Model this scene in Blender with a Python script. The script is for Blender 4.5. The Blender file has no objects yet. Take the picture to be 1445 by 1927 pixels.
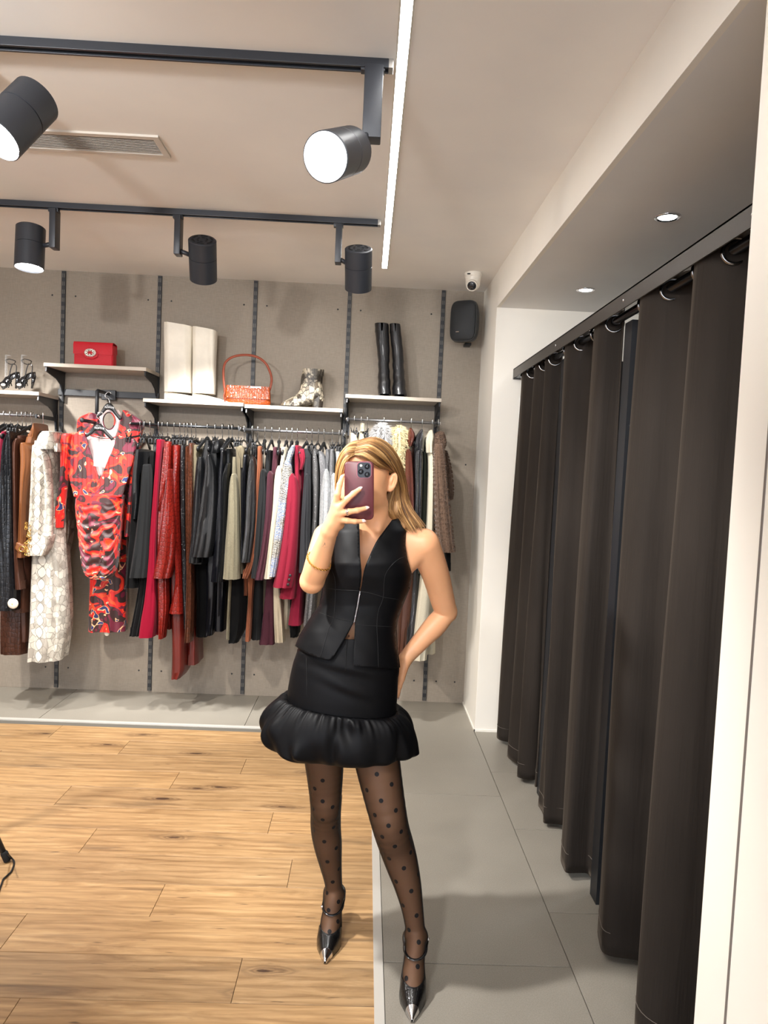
import bpy, bmesh, math, random
import numpy as np
from mathutils import Vector, Matrix, noise
from mathutils.bvhtree import BVHTree
random.seed(7)
PI = math.pi
scene = bpy.context.scene
COL = scene.collection

# ------------------------------------------------------------------ camera
CAM_H = 1.55
FPX = 1350.0                     # focal length in pixels of the 1445 px wide frame
_yaw, _pit, _rol = [math.radians(a) for a in (1.4835, -3.219, 2.542)]
_f = np.array([math.sin(_yaw)*math.cos(_pit), math.cos(_yaw)*math.cos(_pit), math.sin(_pit)])
_r0 = np.array([math.cos(_yaw), -math.sin(_yaw), 0.0]); _u0 = np.cross(_r0, _f)
_r = math.cos(_rol)*_r0 + math.sin(_rol)*_u0
_u = -math.sin(_rol)*_r0 + math.cos(_rol)*_u0
_C = np.array([0.0, 0.0, CAM_H])
cam_data = bpy.data.cameras.new('camera')
cam = bpy.data.objects.new('camera', cam_data); COL.objects.link(cam)
cam_data.sensor_fit = 'HORIZONTAL'; cam_data.sensor_width = 36.0
cam_data.lens = 36.0*FPX/1445.0
cam_data.clip_start = 0.02
cam.matrix_world = Matrix(((_r[0], _u[0], -_f[0], 0), (_r[1], _u[1], -_f[1], 0),
                           (_r[2], _u[2], -_f[2], CAM_H), (0, 0, 0, 1)))
scene.camera = cam

# ------------------------------------------------------------------ exposure, world, lamps
vs = scene.view_settings
vs.view_transform = 'Standard'; vs.look = 'None'; vs.gamma = 1.0; vs.use_curve_mapping = False
vs.exposure = 1.08
world = bpy.data.worlds.new('world'); scene.world = world; world.use_nodes = True
world.node_tree.nodes['Background'].inputs[0].default_value = (0.88, 0.94, 1.06, 1)
world.node_tree.nodes['Background'].inputs[1].default_value = 1.9
ROOM_Z = 2.76
def lamp(kind, name, loc, energy, color=(1, 0.93, 0.85), aim=None, **kw):
    d = bpy.data.lights.new(name, kind); d.energy = energy; d.color = color
    for k, v in kw.items(): setattr(d, k, v)
    o = bpy.data.objects.new(name, d); COL.objects.link(o); o.location = loc
    if aim is not None:
        o.rotation_euler = (Vector(aim)-Vector(loc)).to_track_quat('-Z', 'Y').to_euler()
    return o
WARM = (1.0, 0.93, 0.84); NEUT = (1.0, 0.98, 0.955)
SPOT = dict(spot_size=math.radians(75), spot_blend=0.7, shadow_soft_size=0.045)
WIDE = dict(spot_size=math.radians(84), spot_blend=0.8, shadow_soft_size=0.06)
# heads on the far track, aimed at the clothes wall
lamp('SPOT', 'track_light_a', (-1.66, 3.55, 2.41), 75, NEUT, (-1.60, 3.45, 0), **SPOT)
lamp('SPOT', 'track_light_b', (-0.86, 3.66, 2.41), 95, NEUT, (-1.00, 4.79, 0.95), **SPOT)
lamp('SPOT', 'track_light_c', (-0.09, 3.66, 2.41), 62, NEUT, (-0.10, 4.79, 0.95), **SPOT)
lamp('SPOT', 'track_light_d', (-2.40, 3.60, 2.41), 90, NEUT, (-2.10, 4.79, 1.1), **SPOT)
# heads on the middle track
lamp('SPOT', 'track_light_e', (-0.19, 1.98, 2.43), 18, NEUT, (-0.55, 0.9, 1.6), **SPOT)
lamp('SPOT', 'track_light_f', (-1.16, 1.98, 2.42), 130, NEUT, (0.10, 2.30, 1.1), **SPOT)
lamp('SPOT', 'track_light_g', (-2.0, 2.20, 2.5), 110, WARM, (-1.2, 3.9, 0.2), **WIDE)
# fill lamps added out of view behind the viewer to brighten the scene
lamp('SPOT', 'fill_lamp_h', (-0.54, 0.71, 2.43), 60, NEUT, (0.05, 2.6, 1.5), **WIDE)
lamp('SPOT', 'fill_lamp_i', (-1.59, 0.71, 2.43), 70, NEUT, (-0.7, 4.79, 1.7), **WIDE)
lamp('SPOT', 'fill_lamp_j', (0.26, 0.71, 2.43), 12, NEUT, (0.45, 3.6, 1.4), **WIDE)
# changing-room downlights
for x, y in ((1.076, 2.704), (1.097, 3.775)):
    lamp('SPOT', 'downlight_lamp', (x, y, 2.535), 14, (0.86, 0.93, 1.0), (x, y, 0), spot_size=math.radians(120), spot_blend=0.6, shadow_soft_size=0.03)

# ------------------------------------------------------------------ pixel helpers and mesh helpers
def at(px, py, **k):
    d = _f + _r*(px-722.5)/FPX - _u*(py-963.5)/FPX
    (ax, v), = k.items(); i = 'XYZ'.index(ax)
    return _C + d*(v-_C[i])/d[i]
def ray(px, py):
    d = _f + _r*(px-722.5)/FPX - _u*(py-963.5)/FPX
    return d/np.linalg.norm(d)

def srgb(h):
    if isinstance(h, str):
        h = h.lstrip('#'); c = [int(h[i:i+2], 16)/255 for i in (0, 2, 4)]
    else: c = [v/255 for v in h]
    return tuple(v/12.92 if v <= 0.04045 else ((v+0.055)/1.055)**2.4 for v in c) + (1.0,)

class NT:
    """tiny node-tree helper"""
    def __init__(s, m):
        m.use_nodes = True; s.t = m.node_tree; s.n = s.t.nodes; s.l = s.t.links
        s.b = s.n['Principled BSDF']
    def add(s, typ, _in=None, **props):
        nd = s.n.new(typ)
        for k, v in props.items(): setattr(nd, k, v)
        for k, v in (_in or {}).items():
            sock = nd.inputs[k]
            if hasattr(v, 'is_output') or isinstance(v, bpy.types.NodeSocket): s.l.new(v, sock)
            else: sock.default_value = v
        return nd
    def coord(s, scale=(1, 1, 1), out='Object', loc=(0, 0, 0), rot=(0, 0, 0)):
        tc = s.add('ShaderNodeTexCoord')
        mp = s.add('ShaderNodeMapping', {'Vector': tc.outputs[out], 'Scale': scale, 'Location': loc, 'Rotation': rot})
        return mp.outputs[0]
    def noise(s, vec, scale, detail=3, rough=0.5, dist=0.0):
        return s.add('ShaderNodeTexNoise', {'Vector': vec, 'Scale': scale, 'Detail': detail, 'Roughness': rough, 'Distortion': dist})
    def voro(s, vec, scale, feature='F1', rnd=1.0, dims='3D'):
        return s.add('ShaderNodeTexVoronoi', {'Vector': vec, 'Scale': scale, 'Randomness': rnd}, feature=feature, voronoi_dimensions=dims)
    def ramp(s, fac, stops, mode='LINEAR'):
        r = s.add('ShaderNodeValToRGB', {'Fac': fac}); e = r.color_ramp.elements; r.color_ramp.interpolation = mode
        while len(e) < len(stops): e.new(0.5)
        for i, (p, c) in enumerate(stops): e[i].position = p; e[i].color = c if len(c) == 4 else tuple(c)+(1,)
        return r.outputs[0]
    def math(s, op, a, b=0.0, c=None):
        d = {0: a, 1: b}
        if c is not None: d[2] = c
        return s.add('ShaderNodeMath', d, operation=op).outputs[0]
    def mix(s, fac, a, b, mode='MIX'):
        m = s.add('ShaderNodeMix', data_type='RGBA', blend_type=mode)
        for sock, v in ((m.inputs[0], fac), (m.inputs[6], a), (m.inputs[7], b)):
            if isinstance(v, bpy.types.NodeSocket): s.l.new(v, sock)
            else: sock.default_value = v
        return m.outputs[2]
    def bump(s, h, strength=0.3, dist=0.002):
        b = s.add('ShaderNodeBump', {'Height': h, 'Strength': strength, 'Distance': dist})
        s.l.new(b.outputs[0], s.b.inputs['Normal']); return b
    def set(s, **k):
        for a, v in k.items():
            sock = s.b.inputs[a.replace('_', ' ')]
            if isinstance(v, bpy.types.NodeSocket): s.l.new(v, sock)
            else: sock.default_value = v

MATS = {}
def pm(name, color, rough=0.5, metal=0.0, spec=0.5, sheen=0.0, coat=0.0, bump=None, vary=0.0, emit=None, trans=None, fabric=False):
    """plain procedural material: base colour with slight noise variation and a fine bump"""
    if name in MATS: return MATS[name]
    m = bpy.data.materials.new(name); t = NT(m)
    c = srgb(color)
    t.set(Base_Color=c, Roughness=rough, Metallic=metal)
    t.b.inputs['Specular IOR Level'].default_value = spec
    if sheen: t.b.inputs['Sheen Weight'].default_value = sheen; t.b.inputs['Sheen Roughness'].default_value = 0.4; t.b.inputs['Sheen Tint'].default_value = srgb((210, 195, 180))
    if coat: t.b.inputs['Coat Weight'].default_value = coat; t.b.inputs['Coat Roughness'].default_value = 0.08
    if trans: t.b.inputs['Transmission Weight'].default_value = trans
    if vary or bump:
        v = t.coord()
    if vary:
        n = t.noise(v, 9.0, 4)
        f = t.ramp(n.outputs[0], [(0.25, (1-vary,)*3), (0.75, (1+vary,)*3)])
        t.set(Base_Color=t.mix(1.0, c, f, 'MULTIPLY'))
    if bump:
        kind, sc, st = bump
        if kind == 'noise': h = t.noise(v, sc, 4).outputs[0]
        elif kind == 'voro': h = t.voro(v, sc, 'DISTANCE_TO_EDGE').outputs[0]
        elif kind == 'weave':
            a = t.add('ShaderNodeTexWave', {'Vector': v, 'Scale': sc}, bands_direction='Z'); b = t.add('ShaderNodeTexWave', {'Vector': v, 'Scale': sc}, bands_direction='DIAGONAL')
            h = t.math('ADD', a.outputs[1], b.outputs[1])
        t.bump(h, st, 0.003)
    if emit: t.b.inputs['Emission Color'].default_value = srgb(emit[0]); t.b.inputs['Emission Strength'].default_value = emit[1]
    MATS[name] = m; return m

def tag(o, label=None, cat=None, group=None, kind=None):
    if label: o['label'] = label
    if cat: o['category'] = cat
    if group: o['group'] = group
    if kind: o['kind'] = kind
    return o
def thing(name, loc, label, cat, group=None):
    o = bpy.data.objects.new(name, None); COL.objects.link(o); o.empty_display_size = 0.05
    o.location = tuple(float(v) for v in loc); return tag(o, label, cat, group)
def wloc(o):
    v = np.zeros(3)
    while o is not None: v = v+np.array(o.location); o = o.parent
    return v
def mesh(name, V, F, mat, parent=None, smooth=True, local=False, sharp=None, label=None, attrs=None, origin=None):
    """link one mesh object; V are world coordinates unless local"""
    V = np.array(V, float)
    me = bpy.data.meshes.new(name)
    if origin is not None: V = V-np.array(origin)
    elif parent is not None and not local: V = V-wloc(parent)
    me.from_pydata(V.tolist(), [], [tuple(int(i) for i in f) for f in F])
    for m in (mat if isinstance(mat, (list, tuple)) else [mat]): me.materials.append(m)
    if smooth: me.polygons.foreach_set('use_smooth', [True]*len(me.polygons))
    if attrs:
        for k, a in attrs.items():
            at_ = me.attributes.new(k, 'FLOAT', 'POINT'); at_.data.foreach_set('value', np.array(a, np.float32))
    bm_ = bmesh.new(); bm_.from_mesh(me); bmesh.ops.recalc_face_normals(bm_, faces=bm_.faces); bm_.to_mesh(me); bm_.free()
    if smooth and sharp is not None: me.set_sharp_from_angle(angle=math.radians(sharp))
    o = bpy.data.objects.new(name, me); COL.objects.link(o)
    if origin is not None: o.location = tuple(float(v) for v in origin)
    if parent is not None: o.parent = parent
    if label: o['label'] = label
    return o

class MB:
    """collects shapes, then builds ONE mesh object"""
    def __init__(s): s.V = []; s.F = []
    def add(s, V, F):
        n = len(s.V); s.V += [tuple(v) for v in V]; s.F += [tuple(i+n for i in f) for f in F]; return s
    def box(s, lo, hi, bev=0.0):
        x0, y0, z0 = lo; x1, y1, z1 = hi
        if bev <= 0:
            V = [(x, y, z) for x in (x0, x1) for y in (y0, y1) for z in (z0, z1)]
            return s.add(V, [(0, 1, 3, 2), (4, 6, 7, 5), (0, 4, 5, 1), (2, 3, 7, 6), (0, 2, 6, 4), (1, 5, 7, 3)])
        bm = bmesh.new(); bmesh.ops.create_cube(bm, size=1.0)
        for v in bm.verts: v.co = ((x0+x1)/2+v.co.x*(x1-x0), (y0+y1)/2+v.co.y*(y1-y0), (z0+z1)/2+v.co.z*(z1-z0))
        bmesh.ops.bevel(bm, geom=list(bm.edges), offset=bev, segments=2, affect='EDGES', profile=0.6)
        return s.bm(bm)
    def bm(s, bm, M=None):
        bm.verts.ensure_lookup_table(); bm.verts.index_update()
        V = [tuple((M @ v.co) if M else v.co) for v in bm.verts]; F = [tuple(v.index for v in f.verts) for f in bm.faces]
        bm.free(); return s.add(V, F)
    def loft(s, rings, caps=True, closed=True):
        n = len(rings[0]); V = [p for r in rings for p in r]; F = []
        for i in range(len(rings)-1):
            for j in range(n if closed else n-1):
                k = (j+1) % n
                F.append((i*n+j, i*n+k, (i+1)*n+k, (i+1)*n+j))
        if caps and closed:
            F.append(tuple(range(n))[::-1]); m = (len(rings)-1)*n; F.append(tuple(range(m, m+n)))
        return s.add(V, F)
    def tube(s, path, rad, n=10, caps=True, flat=1.0, up=(0, 0, 1)):
        P = [np.array(p, float) for p in path]
        R = rad if isinstance(rad, (list, tuple, np.ndarray)) else [rad]*len(P)
        rings = []; prev = None
        for i, p in enumerate(P):
            t = P[min(i+1, len(P)-1)]-P[max(i-1, 0)]; t = t/(np.linalg.norm(t)+1e-12)
            if prev is None:
                a = np.cross(t, up)
                if np.linalg.norm(a) < 1e-3: a = np.cross(t, (1, 0, 0))
            else: a = prev-t*np.dot(prev, t)
            a = a/np.linalg.norm(a); prev = a; b = np.cross(t, a)
            rings.append([p+R[i]*(math.cos(2*PI*k/n)*a+flat*math.sin(2*PI*k/n)*b) for k in range(n)])
        return s.loft(rings, caps)
    def cyl(s, p0, p1, r0, r1=None, n=24, caps=True):
        return s.tube([p0, p1], [r0, r0 if r1 is None else r1], n, caps)
    def lathe(s, p0, axis, prof, n=28):
        """prof: list of (distance along axis, radius)"""
        p0 = np.array(p0, float); ax = np.array(axis, float); ax /= np.linalg.norm(ax)
        a = np.cross(ax, (0, 0, 1));  a = a if np.linalg.norm(a) > 1e-3 else np.cross(ax, (1, 0, 0)); a /= np.linalg.norm(a); b = np.cross(ax, a)
        return s.loft([[p0+ax*d+r*(math.cos(2*PI*k/n)*a+math.sin(2*PI*k/n)*b) for k in range(n)] for d, r in prof], True)
    def sphere(s, c, r, n=16, sc=(1, 1, 1)):
        bm = bmesh.new(); bmesh.ops.create_uvsphere(bm, u_segments=n, v_segments=max(6, n//2+2), radius=1.0)
        for v in bm.verts: v.co = (c[0]+v.co.x*r*sc[0], c[1]+v.co.y*r*sc[1], c[2]+v.co.z*r*sc[2])
        return s.bm(bm)
    def build(s, name, mat, parent=None, **k): return mesh(name, s.V, s.F, mat, parent, **k)

def struct(name, mb, mat, parent=None, smooth=False, **k):
    o = mb.build(name, mat, parent, smooth=smooth, **k)
    if parent is None: o['kind'] = 'structure'
    return o
def smooth_path(P, n=8):
    """Catmull-Rom through the points"""
    P = [np.array(p, float) for p in P]; Q = [2*P[0]-P[1]]+P+[2*P[-1]-P[-2]]; out = []
    for i in range(1, len(Q)-2):
        for k in range(n):
            t = k/n; a, b, c, d = Q[i-1:i+3]
            out.append(0.5*((2*b)+(c-a)*t+(2*a-5*b+4*c-d)*t*t+(3*b-a-3*c+d)*t**3))
    out.append(P[-1]); return out
def arr_interp(rows, n):
    """rows of numbers, resampled smoothly to n rows (first column monotonic)"""
    A = np.array(rows, float); t = np.linspace(0, len(A)-1, n); out = np.zeros((n, A.shape[1]))
    i = np.clip(t.astype(int), 0, len(A)-2); f = (t-i)[:, None]
    Q = np.vstack([2*A[0]-A[1], A, 2*A[-1]-A[-2]])
    a, b, c, d = Q[i], Q[i+1], Q[i+2], Q[i+3]
    return 0.5*(2*b+(c-a)*f+(2*a-5*b+4*c-d)*f*f+(3*b-a-3*c+d)*f**3)
# ================================================================== the room
BACK_Y = 4.79; WALL_X = 0.72; JAMB_Y = 4.265; SOFF_Z = 2.543; PILLAR_Y = 1.40
def mat_paint(name, col, sc=60):
    if name in MATS: return MATS[name]
    m = bpy.data.materials.new(name); t = NT(m); v = t.coord()
    n = t.noise(v, 3.0, 3); c = srgb(col)
    t.set(Base_Color=t.mix(1.0, c, t.ramp(n.outputs[0], [(0.3, (0.965,)*3), (0.7, (1.02, 1.015, 1.0))]), 'MULTIPLY'), Roughness=0.75)
    t.bump(t.noise(v, sc, 3).outputs[0], 0.08, 0.003); MATS[name] = m; return m
M_CEIL = mat_paint('ceiling_paint', (243, 240, 236))
M_WHITE = mat_paint('white_wall_paint', (241, 236, 226))
M_SOFF = mat_paint('grey_soffit_paint', (232, 231, 229))
m = bpy.data.materials.new('linen_wall_panel'); t = NT(m); v = t.coord()
n1 = t.noise(t.coord(scale=(1, 1, 0.06)), 420, 2); n2 = t.noise(t.coord(scale=(0.06, 1, 1)), 420, 2); n3 = t.noise(v, 2.2, 3)
h = t.math('ADD', n1.outputs[0], n2.outputs[0])
f = t.ramp(t.math('MULTIPLY', h, 0.5), [(0.36, (0.86,)*3), (0.64, (1.10,)*3)])
c = t.mix(1.0, srgb((146, 135, 121)), f, 'MULTIPLY')
c = t.mix(1.0, c, t.ramp(n3.outputs[0], [(0.3, (0.97,)*3), (0.7, (1.03,)*3)]), 'MULTIPLY')
t.set(Base_Color=c, Roughness=0.7); t.bump(h, 0.15, 0.001); M_PANEL = m
m = bpy.data.materials.new('grey_floor_tile'); t = NT(m); v = t.coord()
geo = t.add('ShaderNodeAttribute', attribute_name='rnd')
n1 = t.noise(v, 260, 2); n2 = t.noise(v, 3.5, 5, 0.6)
c = t.mix(1.0, srgb((146, 140, 129)), t.ramp(n1.outputs[0], [(0.3, (0.88,)*3), (0.72, (1.10,)*3)]), 'MULTIPLY')
c = t.mix(1.0, c, t.ramp(n2.outputs[0], [(0.3, (0.93,)*3), (0.7, (1.06,)*3)]), 'MULTIPLY')
c = t.mix(1.0, c, t.ramp(geo.outputs['Fac'], [(0, (0.97,)*3), (1, (1.03,)*3)]), 'MULTIPLY')
t.set(Base_Color=c, Roughness=t.math('MULTIPLY_ADD', n2.outputs[0], 0.25, 0.30)); t.bump(n1.outputs[0], 0.05, 0.001); M_TILE = m
M_GROUT = pm('dark_grout', (96, 92, 84), 0.9)
M_STRIP = pm('brushed_aluminium_trim', (216, 212, 204), 0.38, 0.35, bump=('noise', 200, 0.05))
M_BLACK = pm('black_powder_coat', (30, 32, 36), 0.45, bump=('noise', 300, 0.1))
M_CHROME = pm('chrome', (225, 225, 228), 0.12, 1.0)
M_SATIN = pm('satin_steel_rail', (150, 150, 152), 0.3, 0.9)
M_DARKSTEEL = pm('dark_steel_rail', (70, 72, 75), 0.3, 0.9)

# wood laminate: every plank gets its own random number and grain offset
m = bpy.data.materials.new('oak_laminate'); t = NT(m)
rn = t.add('ShaderNodeAttribute', attribute_name='rnd').outputs['Fac']
off = t.add('ShaderNodeCombineXYZ', {'X': t.math('MULTIPLY', rn, 37.0), 'Y': t.math('MULTIPLY', rn, 91.0), 'Z': t.math('MULTIPLY', rn, 13.0)})
base = t.add('ShaderNodeVectorMath', {0: t.coord(), 1: off.outputs[0]}, operation='ADD').outputs[0]
def sc(v, s3): return t.add('ShaderNodeVectorMath', {0: v, 1: s3}, operation='MULTIPLY').outputs[0]
warp = t.noise(sc(base, (1.6, 5.0, 1)), 1.0, 3, 0.5)
gr = t.noise(sc(base, (0.9, 9.0, 1)), 2.2, 10, 0.62, 2.2)
fine = t.noise(sc(base, (5, 170.0, 1)), 1.6, 4, 0.6)
rings = t.add('ShaderNodeTexWave', {'Vector': sc(base, (0.8, 5.5, 1)), 'Scale': 1.5, 'Distortion': 9.0, 'Detail': 4.0, 'Detail Scale': 1.1, 'Detail Roughness': 0.62}, bands_direction='Y')
c = t.ramp(gr.outputs[0], [(0.22, srgb((132, 101, 68))), (0.40, srgb((165, 131, 91))), (0.58, srgb((186, 151, 108))), (0.76, srgb((202, 169, 126)))])
c = t.mix(0.55, c, t.ramp(rings.outputs[0], [(0.0, (0.66, 0.62, 0.58)), (0.25, (0.94,)*3), (1.0, (1.06,)*3)]), 'MULTIPLY')
c = t.mix(0.30, c, t.ramp(fine.outputs[0], [(0.30, (0.72, 0.70, 0.67)), (0.52, (1,)*3), (0.7, (1.12,)*3)]), 'MULTIPLY')
# knots: elongated dark cells
kv = t.voro(sc(base, (1.15, 4.2, 1)), 1.0, dims='2D')
kd = t.math('ADD', kv.outputs['Distance'], t.math('MULTIPLY', t.noise(sc(base, (14, 40, 1)), 1.0, 3).outputs[0], 0.10))
kmask = t.ramp(kv.outputs['Color'], [(0.42, (0, 0, 0)), (0.46, (1, 1, 1))])
kk = t.mix(1.0, t.ramp(kd, [(0.055, (1, 1, 1)), (0.075, (0.9,)*3), (0.085, (0.3,)*3), (0.10, (0.6,)*3), (0.12, (0.15,)*3), (0.14, (0.4,)*3), (0.17, (0.08,)*3), (0.26, (0, 0, 0))]), kmask, 'MULTIPLY')
c = t.mix(kk, c, srgb((78, 56, 42)))
st = t.noise(sc(base, (1.2, 9.0, 1)), 1.7, 4, 0.55)
c = t.mix(t.ramp(st.outputs[0], [(0.60, (0, 0, 0)), (0.74, (0.55,)*3)]), c, srgb((100, 82, 64)))
cr = t.noise(sc(base, (9, 60.0, 1)), 1.1, 2, 0.5)
c = t.mix(t.ramp(cr.outputs[0], [(0.70, (0, 0, 0)), (0.78, (0.75,)*3)]), c, srgb((70, 50, 38)))
c = t.mix(1.0, c, t.ramp(rn, [(0, (0.90, 0.90, 0.91)), (1, (1.08, 1.06, 1.03))]), 'MULTIPLY')
t.set(Base_Color=c, Roughness=t.math('MULTIPLY_ADD', gr.outputs[0], 0.15, 0.33))
t.bump(t.math('ADD', gr.outputs[0], fine.outputs[0]), 0.12, 0.001); M_WOOD = m

# floor: screed under tiles under planks
fl = struct('floor', MB().box((-4.6, -3.6, -0.12), (2.3, BACK_Y+0.1, -0.006)), M_GROUT)
def slabs(cells, gap, z0, z1):
    V = []; F = []; R = []
    for x0, y0, x1, y1 in cells:
        n = len(V); r = random.random(); g = gap/2; b = 0.0008
        for (a, z) in ((0, z0), (0, z1-b), (b, z1)):
            V += [(x0+g+a, y0+g+a, z), (x1-g-a, y0+g+a, z), (x1-g-a, y1-g-a, z), (x0+g+a, y1-g-a, z)]
        for k in (0, 4):
            for j in range(4): F.append((n+k+j, n+k+(j+1) % 4, n+k+4+(j+1) % 4, n+k+4+j))
        F.append((n+8, n+9, n+10, n+11)); R += [r]*12
    return V, F, R
cells = []
for k in range(-2, 6):                                    # tile strip between wood and changing rooms, 0.6 x 1.2
    y = 0.984+1.203*(k-1); cells.append((0.117, y, 0.717, min(y+1.203, BACK_Y)))
for k in range(-9, 5): cells.append((0.717, 2.471+0.6*k, 1.317, 2.471+0.6*(k+1)))
for k in range(-9, 5): cells.append((1.317, 2.171+0.6*k, 1.917, 2.171+0.6*(k+1))); cells.append((1.917, 2.471+0.6*k, 2.25, 2.471+0.6*(k+1)))
for k in range(0, 4): cells.append((-0.667-1.215*k, 4.215, -0.667-1.215*(k-1) if k else 0.117, BACK_Y))
cells = [c_ for c_ in cells if c_[3] > c_[1]+0.01 and c_[1] > -3.7]
V, F, R = slabs(cells, 0.003, -0.006, 0.0)
mesh('floor_tiles', V, F, M_TILE, fl, smooth=False, attrs={'rnd': R})
JX = {0: -0.327, -1: -0.927, 1: -1.088, 2: -0.677, 3: -0.23, 4: -1.07, 5: -0.355, 6: -1.333, 7: -0.875, 8: -0.573, 9: -1.25, 10: -0.42, -2: -0.1, -3: -0.75}
cells = []
for k in range(-28, 11):
    y0 = 1.996+0.1935*k if k > -99 else 0; y1 = y0+0.1935
    if k == 10 or y1 > 4.19: y1 = min(y1, 4.19)
    if y0 >= 4.18: continue
    jx = JX.get(k, -0.2-((k*7) % 5)*0.25)
    xs = [x for x in (jx+1.28*i for i in range(-4, 3)) if -4.5 < x < 0.05]
    xs = [-4.55]+xs+[0.088]
    for a, b in zip(xs[:-1], xs[1:]): cells.append((a, y0, b, y1))
V, F, R = slabs(cells, 0.0016, -0.006, 0.0)
mesh('wood_planks', V, F, M_WOOD, fl, smooth=False, attrs={'rnd': R})
struct('trim_1', MB().box((0.0865, -3.5, -0.006), (0.1165, 4.215, 0.0035), 0.001), M_STRIP)
struct('trim_2', MB().box((-4.55, 4.188, -0.006), (0.0865, 4.214, 0.0035), 0.001), M_STRIP)

struct('ceiling', MB().box((-4.6, -3.6, ROOM_Z), (WALL_X+0.02, BACK_Y+0.1, ROOM_Z+0.1)), M_CEIL)
wb = struct('wall_back', MB().box((-4.6, BACK_Y, 0), (2.3, BACK_Y+0.1, ROOM_Z)), M_PANEL)
POSTS = (-2.637, -2.02, -1.40, -0.778, -0.163, 0.453)
sb = MB()
for px_ in POSTS:
    for zz in (2.60, 0.145):
        for dx in (-0.075, 0.075):
            c_ = (px_+dx, BACK_Y-0.001, zz-0.02*dx/0.075*0); sb.sphere(c_, 0.0055, 8, (1, 0.4, 1))
for x_, z_ in ((0.655, 1.62), (0.655, 0.145), (0.655, 2.62), (0.53, 0.145)): sb.sphere((x_, BACK_Y-0.001, z_), 0.0055, 8, (1, 0.4, 1))
sb.build('panel_screw', M_BLACK, wb, label='small black screw heads in the wall panels')
struct('wall_left', MB().box((-4.7, -3.6, 0), (-4.6, BACK_Y, ROOM_Z)), M_WHITE)
wr = MB()
wr.box((WALL_X, JAMB_Y, 0), (2.3, BACK_Y, ROOM_Z), 0.0025)                       # end wall of the changing rooms
wr.box((WALL_X, -3.6, 0), (2.3, PILLAR_Y, ROOM_Z), 0.0025)                       # near pillar
wr.box((WALL_X, PILLAR_Y-0.01, SOFF_Z), (WALL_X+0.02, JAMB_Y+0.01, ROOM_Z), 0.0)
wright = struct('wall_right', wr, M_WHITE)
struct('wall_outer', MB().box((2.05, PILLAR_Y, 0), (2.15, JAMB_Y, ROOM_Z)), M_WHITE)
struct('ceiling_changing', MB().box((WALL_X+0.02, PILLAR_Y, SOFF_Z), (2.05, JAMB_Y, SOFF_Z+0.05)), M_SOFF)
MB().box((WALL_X-0.0015, 1.279, 0.0), (WALL_X+0.001, 1.285, ROOM_Z)).build('panel_joint', pm('grey_joint', (112, 104, 98), 0.6), wright, smooth=False, label='thin grey vertical joint')
struct('baseboard_right', MB().box((WALL_X-0.006, JAMB_Y-0.006, 0), (1.0, JAMB_Y, 0.012)).box((WALL_X-0.006, JAMB_Y-0.006, 0), (WALL_X, BACK_Y, 0.012)), pm('white_sealant', (240, 236, 226), 0.4))
# ceiling details ------------------------------------------------------------
m = bpy.data.materials.new('led_tube'); t = NT(m); t.set(Base_Color=(1, 1, 1, 1)); t.b.inputs['Emission Color'].default_value = (1, 0.98, 0.95, 1); t.b.inputs['Emission Strength'].default_value = 15.0; M_LED = m
led = thing('linear_ceiling_light', (0.05, 1.7, ROOM_Z), 'long glowing white linear light running along the ceiling towards the back wall', 'ceiling light')
MB().box((0.031, -3.0, ROOM_Z-0.004), (0.036, 4.345, ROOM_Z)).box((0.066, -3.0, ROOM_Z-0.004), (0.071, 4.345, ROOM_Z)).box((0.031, 4.341, ROOM_Z-0.004), (0.071, 4.346, ROOM_Z)).build('profile', M_STRIP, led, smooth=False)
MB().box((0.036, -3.0, ROOM_Z-0.003), (0.066, 4.341, ROOM_Z-0.0005)).build('diffuser', M_LED, led, smooth=False)
vent = thing('ceiling_vent', (-1.4, 2.85, ROOM_Z), 'white slotted air vent grille set in the ceiling between the two tracks', 'vent')
M_VENT = pm('vent_white', (205, 198, 188), 0.5)
vx0, vx1, vy0, vy1 = -2.0, -0.83, 2.762, 2.94; z_ = ROOM_Z
MB().box((vx0, vy0, z_-0.008), (vx1, vy0+0.024, z_)).box((vx0, vy1-0.024, z_-0.008), (vx1, vy1, z_)).box((vx0, vy0+0.0241, z_-0.0079), (vx0+0.024, vy1-0.0241, z_)).box((vx1-0.024, vy0+0.0241, z_-0.0079), (vx1, vy1-0.0241, z_)).build('frame', M_VENT, vent, smooth=False)
sl = MB(); n_ = 11
for k in range(n_):
    y_ = vy0+0.026+(vy1-vy0-0.052)*(k+0.5)/n_
    sl.add([(vx0+.02, y_-0.004, z_-0.007), (vx1-.02, y_-0.004, z_-0.007), (vx1-.02, y_+0.003, z_-0.001), (vx0+.02, y_+0.003, z_-0.001), (vx0+.02, y_-0.005, z_-0.006), (vx1-.02, y_-0.005, z_-0.006), (vx1-.02, y_+0.002, z_-0.0), (vx0+.02, y_+0.002, z_-0.0)], [(0, 1, 2, 3), (4, 7, 6, 5), (0, 4, 5, 1), (1, 5, 6, 2), (2, 6, 7, 3), (3, 7, 4, 0)])
sl.build('slats', M_VENT, vent, smooth=False)
MB().box((vx0+.02, vy0+.02, z_-0.001), (vx1-.02, vy1-.02, z_-0.0002)).build('backing', pm('vent_dark', (70, 66, 62), 0.8), vent, smooth=False)

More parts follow.
